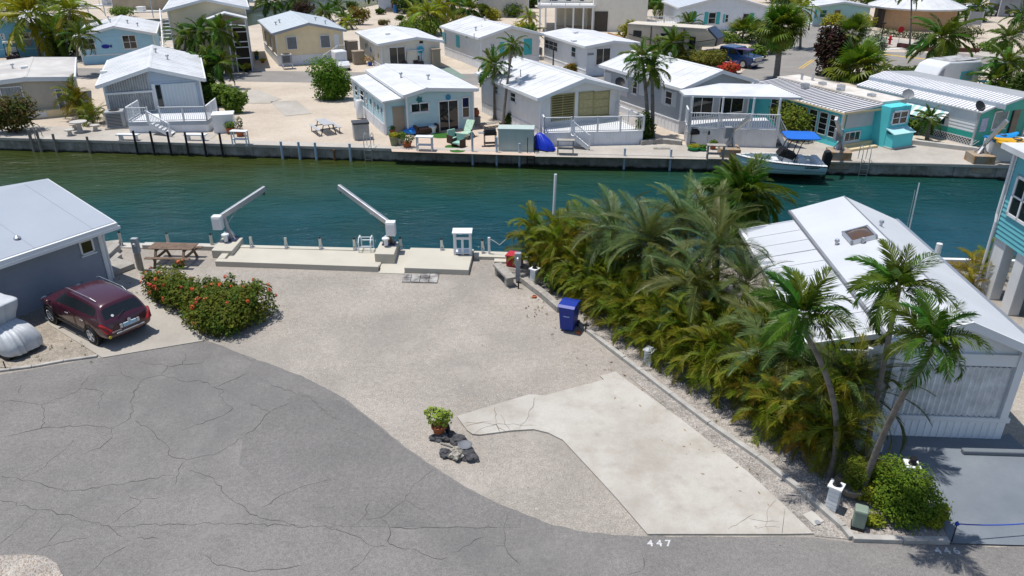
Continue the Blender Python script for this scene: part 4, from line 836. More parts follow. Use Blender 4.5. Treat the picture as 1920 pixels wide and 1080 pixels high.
h = simple('teal_shutter_bungalow', 'long white bungalow with teal shutters and ribbed pale roof, top right of centre', (22.1, 105.2), 3, 11.6, 9, 2.85, 4.3, mat('bungalow_white', (.68, .71, .76), .6, var=.05), ROOFG); h.win('front', (1329, 23, 1341, 45), (1, 2), shut='LR', sm=TURQ); h.win('front', (1360, 27, 1365, 42), (1, 2), shut='L', sm=TURQ); h.win('front', (1393, 25, 1404, 46), (1, 2), shut='R', sm=TURQ); h.shutter('front', (1293, 22, 1305, 40), TURQ)
b = MB(); railing(b, [(-.4, -.3, .9), (-5.6, -.3, .9), (-5.6, 2.5, .9)], .95, .2, 2, .05); b.box((-5.6, -.25, 0), (-.1, 3, .88)); stairs(b, (-5.6, .6, .9), (-7.2, .6, .1), 5, 1.2, (0, 1, 0)); b.build('side_deck', TRIM, h.t)
h = simple('mint_house', 'pale mint house with flat white roof beyond the road, top right', (41.4, 109.8), -2, 7.4, 5, 2.55, 3.1, mat('mint_wall', (.5, .7, .66), .6, var=.05), ROOFW, skirt=.3); h.win('front', (1538, 18, 1549, 33), (1, 2), gm=mat('teal_glass', (.02, .12, .12), .15)); h.win('front', (1565, 18, 1575, 32), (1, 2), gm=mat('brown_glass', (.12, .09, .07), .3)); h.shutter('front', (.1, .35, 1.1, 2.2, 'l'), TURQ)
# round clubhouse
t = thing('round_clubhouse', 'round tan clubhouse with white conical roof and turquoise cupola, top right', 'building', (55.2, 109.8, 0)); n_ = 24
b = MB(); b.lathe([(5.1, 0), (5.1, 2.9), (4.6, 3.0)], n_); b.build('wall', mat('tan_wall', (.45, .28, .16), .7, var=.07), t)
b = MB(); b.lathe([(6.1, 2.55), (6.15, 2.75), (2.0, 4.3), (1.9, 4.2)], n_); b.build('roof', ROOFW, t); b = MB(); b.lathe([(1.9, 4.0), (2.0, 4.35), (1.9, 5.2), (2.3, 5.25), (.1, 6.3)], 12); b.build('cupola', TURQ, t); b = MB()
for k in range(n_):
    a = 2*pi*k/n_; b.bar((6.12*cos(a), 6.12*sin(a), 2.78), (2.0*cos(a), 2.0*sin(a), 4.33), .05, .04)
b.build('roof_ribs', TRIM, t); MB().box((-5.2, -1.6, 0), (-4.6, -.2, 2.3)).build('door', mat('dark_door', (.06, .045, .04), .6), t)
# far things at the top edge
h = simple('waterfront_cabin', 'white cabin with brown door and timber steps, top centre left', (-21.5, 130), -14, 9, 7, 3.0, 3.8, mat('cabin_white', (.5, .54, .58), .6, var=.06), ROOFW); h.box('door', 'front', (2.2, 3.2, .5, 2.6, 'l'), .01, .06, mat('brown_door', (.16, .07, .03), .6)); h.win('front', (4.3, 6.2, 1.3, 2.5, 'l'), (2, 1)); b = MB(); stairs(b, (2.6, -.1, .6), (2.6, -1.6, .1), 4, 2.4, (1, 0, 0)); b.build('timber_steps', WOOD, h.t)
simple('marina_shed', 'tan open shed by the far boats, top left corner', (-66, 133), -8, 20, 8, 3.4, 4.2, mat('shed_tan', (.4, .34, .25), .8, var=.2, vs=.5), ROOFW)
simple('blue_roof_shed', 'grey shed with blue roof behind the parked cars, top right corner', (74, 122), -20, 14, 8, 2.6, 3.2, mat('shed_grey', (.28, .29, .31), .7, var=.1), mat('blue_roof', (.03, .14, .4), .5, var=.1))
simple('long_white_wall_house', 'plain white house half hidden behind shrubs, top centre', (-5, 121), 0, 7.5, 8, 3.2, 3.9, mat('plain_white', (.6, .57, .52), .7, var=.06), ROOFW)
# pergola building right edge
t = thing('pergola_building', 'white roofed low building with slatted blue pergola, right edge beyond the avenue', 'building', (56.5, 80, 0), R(-10))
MB().box((2.2, 1, 0), (16, 8, 2.5)).build('wall', mat('pool_blue', (.2, .42, .5), .6, var=.1), t); MB().box((1.9, .8, 2.5), (16.3, 8.2, 2.75)).build('roof', ROOFW, t); b = MB()
for k in range(6): b.box((-.4, .9+k*.8, 2.35), (2.2, 1.0+k*.8, 2.5))
b.build('pergola_slats', TRIM, t); b = MB()
for x, y in ((-.2, .9), (-.2, 4.9), (1.9, .9)): b.box((x, y, 0), (x+.12, y+.12, 2.35))
b.build('pergola_posts', TRIM, t); MB().box((2.6, .9, .4), (4.4, .998, 2.1)).build('window', GLASS, t)
# ---- foreground houses -------------------------------------------------------------
# left grey house
e0 = Vector((-16.12, 27.53, 0)); e1 = Vector((-17.93, 24.56, 0)); dd = (e1-e0).normalized()
L_ = 9.0; org = e0+dd*L_; an = math.degrees(atan2(-dd.y, -dd.x))
h = House('grey_house', 'grey lap sided house with pale blue grey metal roof beside the maroon car', org, an, L_, 7.2, 2.55, 2.56, .5); h.walls(mat('near_grey_siding', (.25, .28, .335), .55, var=.06), 0, .15, ('front', 'right', 'back'), 'lap')
RG2 = mat('blue_grey_metal_roof', (.33, .365, .42), .6, .3, 0, var=.05, vs=.5); b = MB(); b.extr([(-.55, 2.4), (3.6, 3.45), (7.75, 2.4), (7.75, 2.52), (3.6, 3.57), (-.55, 2.52)], -.4, L_+.42, 'x'); o = b.build('roof', RG2, h.t)
b = MB(); b.extr([(0, 2.5), (3.6, 3.42), (7.2, 2.5)], L_-.02, L_+.01, 'x'); b.build('gable', h.wall.data.materials[0], h.t)
for k in range(4): b = MB(); x = L_+.42-.9-k*2.2; b.extr([(-.55, 2.521), (3.6, 3.571), (3.6, 3.583), (-.55, 2.533)], x, x+.03, 'x'); b.build('roof_seam', RG2, o)
b = MB(); b.box((-.4, -.68, 2.36), (L_+.44, -.552, 2.5)); b.box((-.4, -.72, 2.24), (L_+.5, -.56, 2.36)); b.build('gutter', TRIM, h.t); b = MB(); b.extr([(-.55, 2.38), (3.6, 3.43), (3.6, 3.56), (-.55, 2.51)], L_+.42, L_+.46, 'x'); b.build('fascia', TRIM, h.t)
b = MB(); b.box((L_-.1, -.05, 0), (L_+.05, .1, 2.5)); b.build('corner_board', TRIM, h.t); b = MB(); b.tube([(L_+.12, -.4, 2.3), (L_+.12, -.15, 2.1), (L_+.12, -.02, 1.9), (L_+.12, -.02, .1)], .045, 8); b.build('downpipe', TRIM, h.t)
h.win('front', (140, 432, 178, 471), (1, 2), gm=mat('blind_glass', (.05, .045, .02), .1)); p = h.loc(gp(29, 437, 2.95)); b = MB(); b.lathe([(.13, 0), (.12, .05), (.02, .13)], 10, (p.x, p.y, 2.53+(p.y+.55)*.253)); b.build('roof_vent', METAL, o)
MB().box((0, -.02, -.02), (L_, 7, .05)).build('footing', CONC, h.t)
MB().box((L_+.12, .3, 0), (L_+1.3, 1.5, .22)).build('door_step', CONC, h.t, bevel=.02)
# right grey house
RA = -3.5; h = House('metal_roof_house', 'house with long pale metal roof and skylight behind the leaning palms, right', (9.55, 17.45), RA, 4.0, 9.2, 2.8, 3.75, .5, oh=.1)
MW = mat('right_white_siding', (.7, .72, .75), .55, var=.06, streak=.1); h.walls(MW, 0, .2, ('front', 'left', 'right', 'back'), 'flat')
RM = mat('right_metal_roof', (.5, .52, .55), .55, .3, 0, var=.06, vs=.6, streak=0); b = MB(); y0, y1 = -.35, 9.5
b.extr([(-1.55, 2.66), (.3, 3.06), (.3, 3.14), (-1.55, 2.74)], y0+.6, y1-.75); o2 = b.build('left_roof', RM, h.t)
b = MB(); b.extr([(.3, 3.1), (2.2, 3.72), (4.25, 2.85), (4.25, 2.97), (2.2, 3.84), (.3, 3.22)], y0, y1); h.rf = b.build('roof', RM, h.t)
SE = mat('roof_seam_dark', (.2, .21, .23), .5); b = MB(); b.extr([(.26, 3.14), (.34, 3.2), (.34, 3.25), (.26, 3.23)], y0, y1); b.build('valley_seam', SE, h.rf); b = MB(); b.extr([(2.17, 3.84), (2.2, 3.86), (2.23, 3.84)], y0, y1); b.build('ridge_seam', SE, h.rf)
for k in range(10): y = y0+.9+k*.9; MB().extr([(-1.55, 2.741), (.28, 3.141), (.28, 3.153), (-1.55, 2.753)], y, y+.02).build('roof_seam', SE if k % 4 == 2 else RM, o2)
b = MB(); b.box((4.25, y0-.03, 2.78), (4.36, y1+.03, 2.98)); b.build('gutter', METAL, h.t); b = MB(); b.box((-1.66, y0+.6, 2.6), (-1.55, y1-.75, 2.76)); b.build('left_gutter', TRIM, h.t); b = MB(); b.extr([(.3, 3.0), (2.2, 3.62), (4.3, 2.74), (4.3, 2.98), (2.2, 3.86), (.3, 3.24)], y0-.06, y0-.001); b.build('barge_board', TRIM, h.t); b = MB(); b.extr([(-1.6, 2.58), (.3, 2.98), (.3, 3.15), (-1.6, 2.75)], y0+.54, y0+.6); b.build('left_barge_board', TRIM, h.t)
def roofpt(x, y, z): return h.loc(gp(x, y, z))
p = roofpt(1611, 446, 3.6); sl_ = atan2(.62, 1.9); b = MB(Matrix.Translation((p.x, p.y, 3.2+(p.x-.3)*.326+.06)) @ Matrix.Rotation(-sl_, 4, 'Y')); f = .42
for a_ in ((-f, -f*1.1, f, -f*1.1+.07), (-f, f*1.1-.07, f, f*1.1), (-f, -f*1.1, -f+.07, f*1.1), (f-.07, -f*1.1, f, f*1.1)): b.box((a_[0], a_[1], -.05), (a_[2], a_[3], .1))
o = b.build('skylight', METAL, h.rf); bb = MB(b.M); k = 8
for i in range(k):
    for j in range(k):
        q = lambda a, c: (-f+.06+(2*f-.12)*a/k, -f*1.1+.06+(2.2*f-.12)*c/k, .07+.12*sin(pi*a/k)*sin(pi*c/k)); bb.face([q(i, j), q(i+1, j), q(i+1, j+1), q(i, j+1)])
bb.build('skylight_dome', mat('bronze_dome', (.09, .055, .035), .08, .6, var=.1), o, smooth=True)
for x, y in ((1570, 450), (1617, 459), (1650, 430)):
    p = roofpt(x, y, 3.55); z = 3.2+(p.x-.3)*.326 if p.x < 2.2 else 3.84-(p.x-2.2)*.424; b = MB(); b.cyl((p.x, p.y, z-.03), .05, .16, 8); b.lathe([(.03, .1), (.09, .13), (.07, .2), (.02, .22)], 8, (p.x, p.y, z)); b.build('roof_vent', METAL, h.rf)
# front: white skirt, bowed corrugated screen, posts
b = MB(); b.box((.55, -.06, 0), (4.05, -.002, .62)); 
for k in range(18): b.box((.6+k*.19, -.075, .02), (.63+k*.19, -.06, .6))
b.build('front_skirt', mat('bright_white', (.8, .81, .82), .5, var=.05, streak=.1), h.t); MB().box((.5, -.12, .62), (4.1, -.002, .76)).build('sill_board', TRIM, h.t); h.corr('front', (.95, 3.75, .78, 2.35, 'l'), mat('screen_steel', (.68, .68, .68), .45, .4, .1, var=.2, vs=3), .15, .03, frame=False)
for u in (.72, 3.9): MB().box((u-.1, -.14, .76), (u+.1, -.003, 2.9)).build('porch_post', TRIM, h.t)
MB().box((.6, -.1, 2.4), (4.0, -.003, 2.75)).build('lintel', TRIM, h.t); h.corr('front', (-.9, .5, .4, 2.6, 'l'), mat('shade_corr', (.42, .45, .48), .5, .3, .2, var=.1), .3, .0, frame=False); MB().box((-.95, .0, 0), (.1, .06, 2.7)).build('side_panel', MW, h.t)
b = MB(); b.box((-.15, -.42, 0), (.52, -.004, .55)); b.box((-.2, -.85, 0), (.55, -.42, .28)); b.build('entry_steps', WHITE, h.t, bevel=.015); MB().box((4.02, -.1, .62), (4.12, -.003, .7)).build('meter_box', DARK, h.t)
# turquoise stilt house right edge
TX = 18.2; t = thing('turquoise_stilt_house', 'turquoise lap sided house on white columns at the right edge', 'house', (TX, 26.6, 0), R(-92.5)); L_ = 8.5
TS = mat('near_turquoise', (.13, .42, .47), .5, var=.05); b = MB(); z = 2.35
while z < 5.6: b.face([(0, -.03, z), (L_, -.03, z), (L_, 0, z+.17), (0, 0, z+.17)]); b.face([(0, 0, z), (L_, 0, z), (L_, -.03, z), (0, -.03, z)]); z += .17
b.face([(0, -.01, 2.35), (0, 6, 2.35), (0, 6, 5.6), (0, -.01, 5.6)]); b.face([(0, 0, 2.35), (L_, 0, 2.35), (L_, 6, 2.35), (0, 6, 2.35)]); b.build('wall', TS, t); MB().box((-.4, -.45, 5.6), (L_, 6.4, 5.8)).build('roof', ROOFW, t)
for x, w_ in ((.0, .75), (1.5, .55), (2.9, 1.2), (5.2, .7)): MB().box((x, .05, 0), (x+w_, .45, 2.33)).build('column', WHITE, t, bevel=.02)
MB().box((0, 3.0, 0), (L_, 3.2, 2.3)).build('back_wall', mat('undercroft', (.3, .3, .3), .8, var=.1), t); b = MB()
M_ = t.matrix_basis.inverted(); o = M_ @ Vector((0, 0, CAMH)); 
def th(x, y): d = M_.to_3x3() @ ray(x, y); k = -o.y/d.y; q = o+d*k; return q.x, q.z
u0, z0 = th(1889, 402); zh = th(1907, 325)[1]-z0; uw = 1.35
for a_ in ((0, 0, 1, .07), (0, .93, 1, 1), (0, 0, .08, 1), (.92, 0, 1, 1), (.47, 0, .53, 1), (0, .48, 1, .52)):
    b.box((u0+a_[0]*uw, -.075, z0+a_[1]*zh), (u0+a_[2]*uw, -.032, z0+a_[3]*zh))
w_ = b.build('window', TRIM, t); MB().box((u0+.02, -.045, z0+.02), (u0+uw-.02, -.031, z0+zh-.02)).build('pane', GLASS, w_); MB().tube([(-.05, -.1, 5.5), (-.05, -.1, 3.2), (.03, -.12, 2.9), (.03, -.12, .2)], .05, 8).build('downpipe', TRIM, t); MB().box((-.04, -.05, 2.35), (.06, -.031, 5.6)).build('corner_board', TRIM, t)
# ================================================================ NEAR THINGS
DOCK = mat('dock_concrete', (.47, .44, .37), .8, var=.06, vs=1, bump=.12)
def fr(px_, z=0): v = gp(px_[0], px_[1], z); return (v.x, v.y)
t = thing('concrete_dock', 'pale cream concrete dock with raised edges along the near seawall', 'dock')
bk = lambda x: near_wall(x)+.02
x0, x1, x2, x3 = -12.42, -5.5, -4.42, -1.77; f0, f1 = 28.98, 28.34; fy = lambda x: f0+(x-x0)*(28.1-f0)/(x3-x0)
MB().prism([(x0+.02, fy(x0)+.02), (x1, fy(x1)+.02), (x1, bk(x1)), (x0+.02, bk(x0))], -.1, .13).build('left_platform', DOCK, t)
b = MB(); b.prism([(x0, fy(x0)), (x1, fy(x1)), (x1, fy(x1)+.3), (x0, fy(x0)+.3)], -.1, .235); b.prism([(x0, fy(x0)+.3), (x0+.3, fy(x0)+.3), (x0+.3, fy(x0)+.85), (x0, fy(x0)+.85)], -.1, .235); b.build('front_upstand', DOCK, t, bevel=.015)
b = MB(); b.prism([(x0+.3, bk(x0)-.28), (x1, bk(x1)-.28), (x1, bk(x1)), (x0+.3, bk(x0))], .13, .165); b.build('edge_cap', DOCK, t, bevel=.01)
b = MB(); A = [(x1, fy(x1)-.12, .02), (x2, fy(x2)-.12, .02), (x2, bk(x2), .15), (x1, bk(x1), .13)]; b.face(A); b.face([(p[0], p[1], -.1) for p in A[::-1]]); 
for i in range(4): p, q = A[i], A[(i+1) % 4]; b.face([p, (p[0], p[1], -.1), (q[0], q[1], -.1), q])
b.build('ramp', DOCK, t); MB().prism([(x2, fy(x2)), (x3, fy(x3)), (x3+.12, bk(x3)), (x2, bk(x2))], -.1, .235).build('right_platform', DOCK, t, bevel=.015)
MB().prism([(x3+.14, bk(x3)-.6), (-.2, bk(-.2)-.6), (-.2, bk(0)), (x3+.14, bk(x3))], -.1, .15).build('end_walk', DOCK, t, bevel=.01); MB().prism([(-.75, bk(-.7)-.95), (-.25, bk(-.2)-.95), (-.25, bk(-.2)-.62), (-.75, bk(-.7)-.62)], -.05, .09).build('end_step', DOCK, t)
MB().prism([(-16.3, bk(-16)-.35), (-12.95, bk(-13)-.35), (-12.95, bk(-13)), (-16.3, bk(-16))], -.1, .2).build('low_wall', PALEC, t, bevel=.02)
GAL = mat('galvanised', (.42, .43, .45), .4, .5, .6, var=.15, vs=3); BRZ = mat('bronze_pole', (.2, .15, .09), .5, .4, .4, var=.15)
def davit(label, corners, h, px_head, px_end, dy, box, polem, sgn):
    P = [Vector((p[0], p[1], 0)) for p in corners]; c = sum(P, Vector())/4
    bs = thing('davit_base', label+', its cream concrete block', 'davit base', (0, 0, 0)); b = MB(); b.prism([(p.x, p.y) for p in P], -.1, h); b.build('block', DOCK, bs, bevel=.02)
    ft = P[2].lerp(P[3], .45)*.72+c*.28; ft.z = h; t = thing('boat_davit', label, 'davit', ft)
    hd = up(*px_head, ft+Vector((0, .1, 0)))-ft; en = up(*px_end, Vector((0, ft.y+dy, 0)))-ft
    MB().box((-.28, -.28, 0), (.28, .28, .05)).build('foot_plate', mat('navy_steel', (.02, .03, .07), .5), t)
    o = MB(); o.tube([(0, 0, .05), hd*.5+Vector((0, 0, 0)), hd-Vector((0, 0, .05))], [.085, .08, .075], 10); shade_auto(o.build('post', polem, t))
    for a in ((-.2, -.14), (.2, -.14), (.1, .22), (-.16, .2)): MB().bar((a[0], a[1], .05), hd*.52, .06, .06).build('strut', polem, t)
    bd = (en-hd).normalized(); MB().bar(hd-bd*.12, en, .15, .24).build('boom', GAL, t, bevel=.015); MB().bar(hd*.62, hd+bd*.75-Vector((0, 0, .1)), .035, .035).build('brace', polem, t)
    b = MB(); b.bar(en-bd*.1-Vector((0, 0, .1)), en-Vector((0, 0, .26))-bd*.1, .1, .06); b.build('sheave', DARK, t)
    bx_ = up(*box, ft+Vector((0, -.12, 0)))-ft; b = MB(); b.box((bx_.x-.2, bx_.y-.2, bx_.z-.31), (bx_.x+.2, bx_.y+.16, bx_.z+.29)); b.box((bx_.x-.17, bx_.y-.22, bx_.z-.28), (bx_.x+.17, bx_.y-.2, bx_.z+.22)); b.build('motor_cover', TRIM, t, bevel=.03)
    b = MB(); b.lathe([(.09, .05), (.09, .32), (.17, .33), (.16, .39), (.06, .44), (.02, .5)], 12, (-.02*sgn-.1, -.35, 0)); b.build('power_post', TRIM, t)
davit('left boat davit with raised grey boom over the dock', [(-12.86, 29.85), (-11.96, 29.8), (-11.96, 31.3), (-12.9, 31.3)], .36, (420, 403), (497, 353), 1.9, (408.5, 416), GAL, 1)
davit('right boat davit with raised grey boom and bronze post', [(-5.76, 29.16), (-4.93, 29.1), (-4.93, 30.5), (-5.72, 30.5)], .5, (724, 415), (635, 350), 2.0, (733, 427), BRZ, -1)
# mooring posts along the dock
def bollard(base, label, h=.46, dark=True):
    t = thing('mooring_post', label, 'post', base, 0, 'mooring posts along the dock'); b = MB(); b.bar((0, 0, .16), (-.02, .05, h), .1, .1, (0, 1, 0)); b.build('post', mat('cream_plastic', (.55, .52, .44), .5, var=.08), t, bevel=.01)
    b = MB(); b.box((-.07, -.09, 0), (.07, .09, .025)); b.bar((-.05, 0, .02), (-.05, .0, .25), .02, .05); b.bar((.05, 0, .02), (.05, 0, .25), .02, .05); b.build('bracket', GAL, t)
    if dark: MB().cyl((-.02, .05, h-.005), .055, .09, 10, .045).build('cap', BLACK, t)
nm = ['beside the left davit', 'second right of the left davit', 'third right of the left davit', 'just left of the white ladder', 'just right of the right davit', 'midway between right davit and cleaning table', 'right of the white cleaning table']
for (x, y), s_ in zip(((476, 466), (539.5, 469), (603, 472), (666, 475), (752.5, 477), (829, 480), (905, 485)), nm):
    p = gp(x, y); p.z = .16 if x < 700 else .235; p.y = near_wall(p.x)-.18; bollard(p, 'short cream mooring post on the dock edge '+s_, dark=x not in (476, 539.5))
for (x, y), s_ in zip(((236, 457), (324, 459), (413, 452)), ('nearest the grey house', 'behind the timber picnic table', 'half hidden by the left davit block')):
    p = gp(x, y); p.y = near_wall(p.x)-.15; p.z = .05; bollard(p, 'black topped mooring post '+s_, .6)
t = thing('dock_ladder', 'white tubular dock ladder left of the right davit', 'ladder', (-6.35, near_wall(-6.35)-.05, .14)); b = MB()
for x in (-.26, .26): b.tube([(x, -.38, 0), (x, -.36, .45), (x, -.2, .6), (x, .1, .6), (x, .3, .45), (x, .32, -1.6)], .025, 8)
b.build('rail', TRIM, t); b = MB()
for z in (.3, 0, -.3, -.6, -.9): b.bar((-.26, .32, z), (.26, .32, z), .05, .03)
b.bar((-.26, -.1, .6), (.26, -.1, .6), .03, .03); b.bar((-.26, -.37, .25), (.26, -.37, .25), .03, .03); b.build('rung', TRIM, t)
t = thing('cleaning_table', 'white fish cleaning table standing at the right end of the dock', 'table', (-2.1, near_wall(-2.1)-.42, .235)); MB().box((-.42, -.32, .98), (.42, .3, 1.03)).build('table_top', TRIM, t, bevel=.008)
for x in (-.33, .33):
    for y in (-.2, .2): MB().box((x-.05, y-.05, 0), (x+.05, y+.05, .98)).build('leg', TRIM, t)
b = MB(); b.box((-.3, -.24, .7), (.3, -.18, .8)); b.box((-.05, -.24, 0), (.05, -.18, .7)); b.box((-.36, -.26, .06), (.36, .26, .1)); b.build('brace', TRIM, t)
t = thing('rope_post', 'slim white post with rope at the dock end beside the palms', 'post', (-.98, near_wall(-.98)-.25, .15)); MB().cyl((0, 0, 0), .055, .75, 10).build('post', TRIM, t); MB().tube([(0, 0, .7), (.2, -.05, .62), (.45, -.1, .45), (.8, -.15, .8)], .012, 6).build('rope', mat('rope_white', (.6, .58, .52), .8), t)
t = thing('red_crate', 'red plastic crate half hidden by palms behind the stone bench', 'crate', (.12, 29.1, 0), R(-20)); b = MB(); b.prism([(-.3, -.25), (.3, -.25), (.3, .25), (-.3, .25)], .02, .45); b.build('body', mat('red_plastic', (.4, .02, .03), .5, var=.1), t, bevel=.02); MB().box((-.33, -.28, .45), (.33, .28, .52)).build('rim', MATS['red_plastic'], t)
# stone bench
a, c = Vector((-.62, 28.35, 0)), Vector((-.02, 26.92, 0)); d = c-a; t = thing('stone_bench', 'weathered stone bench at the end of the gravel lot by the palms', 'bench', (a+c)/2, atan2(d.y, d.x)); L = d.length/2; MB().box((-L, -.19, .34), (L, .19, .44)).build('seat', GREYW, t, bevel=.015)
for x in (-L+.25, L-.25): MB().box((x-.1, -.16, 0), (x+.1, .16, .34)).build('support', CONC, t, bevel=.01)
# meter pedestals
PEDM = mat('pedestal_grey', (.3, .33, .35), .45, var=.08)
for (x, y), h_, s_, lean in (((265, 506), 1.42, 'grey electric meter pedestal beside the timber picnic table', .03), ((971, 526), 1.22, 'grey electric meter pedestal beside the stone bench', 0)):
    t = thing('meter_pedestal', s_, 'pedestal', gp(x, y)); b = MB(); b.box((-.09, -.07, 0), (.09, .07, h_*.6)); b.build('post', mat('pedestal_tan', (.3, .27, .22), .7, var=.1) if x < 500 else PEDM, t); MB().box((-.13, -.1, h_*.55), (.13, .1, h_)).build('cabinet', PEDM, t, bevel=.02)
    MB(Matrix.Translation((0, -.1, h_*.82)) @ Matrix.Rotation(pi/2, 4, 'X')).lathe([(.075, 0), (.075, .06), (.05, .09)], 12).build('meter', METAL, t)
t = thing('pipe_stand', 'thin bent pipe stand beside the left meter pedestal', 'pipe', gp(258, 505)); MB().tube([(0, 0, 0), (0, 0, .7), (.25, 0, .72)], .018, 6).build('pipe', GAL, t)
# lamp pillars of white brick
def pillar(label, base, h, rz, lamp=True):
    t = thing('lamp_pillar', label, 'lamp pillar', base, rz); k = int(h/.11)
    for i in range(k):
        e = .002*(i % 2); b = MB(); b.box((-.13+e, -.13+e, i*h/k+.004), (.13-e, .13-e, (i+1)*h/k-.004)); b.build('brick_course', WHITE, t, bevel=.006)
    MB().box((-.122, -.122, 0), (.122, .122, h)).build('core', mat('mortar', (.5, .5, .5), .9), t); MB().box((-.17, -.17, h), (.17, .17, h+.05)).build('cap', TRIM, t, bevel=.01)
    if lamp: b = MB(); b.lathe([(.1, 0), (.09, .03), (.075, .04), (.075, .14), (.1, .15), (.08, .18)], 14, (0, 0, h+.05)); b.build('lamp', BLACK, t)
pillar('white brick lamp pillar at the start of the palm hedge, far end', gp(1002, 534), .68, R(-40)); pillar('white brick lamp pillar by the topiary pot at the front corner', gp(1558, 955), .72, R(-38)); pillar('white brick lamp pillar sunk in the yellow green shrub, front right', gp(1692, 935), 1.05, R(-10)); pillar('white pillar stub half hidden by the hedge fronds', gp(1216, 684), .55, R(-40), False)
# recycling bin
p = gp(1066, 616); t = thing('recycling_bin', 'blue wheeled recycling bin standing against the palm hedge', 'bin', p, R(-22)); BB = mat('bin_blue', (.008, .03, .26), .45, .4, var=.08); b = MB(); n_ = 4
a0 = [(-.24, -.26), (.24, -.26), (.24, .26), (-.24, .26)]; a1 = [(-.29, -.36), (.29, -.36), (.29, .36), (-.29, .36)]; lo = [b.vert((x, y, .06)) for x, y in a0]; hi = [b.vert((x, y, .98)) for x, y in a1]; b.f += [lo[::-1], hi]+[[lo[i], lo[(i+1) % 4], hi[(i+1) % 4], hi[i]] for i in range(4)]; b.mi += [0]*6; b.build('body', BB, t, bevel=.03)
b = MB(); b.extr([(-.4, .98), (.4, .98), (.4, 1.0), (.1, 1.08), (-.3, 1.06), (-.42, 1.0)], -.31, .31, 'x'); b.build('lid', BB, t, bevel=.02); MB().bar((-.25, .42, .95), (.25, .42, .95), .035, .035).build('handle', BB, t); MB().box((-.1, -.347, .62), (.12, -.325, .66)).build('lettering_panel', mat('bin_letter', (.3, .38, .6), .5), t)
for x in (-.27, .27): MB(Matrix.Translation((x, .3, .12)) @ Matrix.Rotation(pi/2, 4, 'Y')).lathe([(.05, -.03), (.12, -.03), (.12, .03), (.05, .03)], 14).build('wheel', BLACK, t)
# small pipework
for x, y, s_ in ((972, 541, 'near the grey pedestal'), (1098, 622, 'beside the blue bin')):
    t = thing('water_spigot', 'dark water spigot standing up from the gravel '+s_, 'spigot', gp(x, y)); MB().tube([(0, 0, 0), (0, 0, .32)], .03, 8).build('riser', DARK, t); b = MB(); b.bar((-.09, 0, .28), (.12, -.03, .26), .05, .05); b.bar((.03, 0, .3), (.03, 0, .42), .03, .03); b.build('valve', DARK, t)
for x, y, s_ in ((1002, 558, 'in front of the white lamp pillar'), (1085, 625, 'in front of the blue bin')):
    t = thing('drain_pipe', 'orange drain cap in the gravel '+s_, 'cap', gp(x, y)); MB().lathe([(.09, 0), (.09, .07), (.06, .09), (.05, .05)], 12).build('cap', mat('orange_cap', (.4, .1, .04), .6), t)
t = thing('stepping_slab', 'cracked grey marbled paving slab lying in front of the dock', 'slab'); P = px([(755, 516.5), (824, 514.5), (820, 532), (753, 530)]); STN = mat('marbled_stone', (.36, .35, .33), .85, var=.35, vs=3, col2=(.13, .12, .12), c2s=2.4)
for i in range(2):
    for j in range(4): q = [P[3].lerp(P[2], (j+u)/4).lerp(P[0].lerp(P[1], (j+u)/4), (i+v)/2) for u, v in ((.03, .03), (.97, .03), (.97, .97), (.03, .97))]; MB().prism([(v.x, v.y) for v in q], 0, .05+.01*((i+j) % 2)).build('paver', STN, t, bevel=.008)
# timber picnic table
t = thing('picnic_table', 'brown weathered timber picnic table on the gravel by the left davit', 'picnic table', (-14.25, 29.42, 0), R(-3.5))
for k in range(5): MB().box((-.95, -.36+k*.145, .71), (.95, -.225+k*.145, .75)).build('top_plank', WOOD, t, bevel=.006)
for y in (-.72, .55):
    for k in range(2): MB().box((-.95, y+k*.1-.02, .42), (.95, y+k*.1+.07, .46)).build('seat_plank', WOOD, t, bevel=.006)
for x in (-.6, .6):
    b = MB(); b.bar((x, -.3, .7), (x, -.68, 0), .05, .1, (1, 0, 0)); b.bar((x, .3, .7), (x, .68, 0), .05, .1, (1, 0, 0)); b.bar((x+.05, -.72, .38), (x+.05, .72, .38), .05, .1); b.bar((x+.05, -.34, .67), (x+.05, .34, .67), .05, .08); b.build('frame', WOOD, t)
# concrete ledges beside the grey house
for (q, h_, s_) in (([(205, 492), (228, 470), (222, 466), (198, 486)], .32, 'long low concrete ledge beside the grey house'), ([(205, 496), (222, 480), (230, 484), (208, 503)], .2, 'short cracked concrete ledge by the grey house door step'), ([(195, 462), (228, 458), (222, 468), (196, 484)], .24, 'flat concrete pad between the grey house and the canal')):
    t = thing('concrete_ledge', s_, 'ledge'); MB().prism([(v.x, v.y) for v in px(q)], 0, h_).build('slab', CONC, t, bevel=.02)
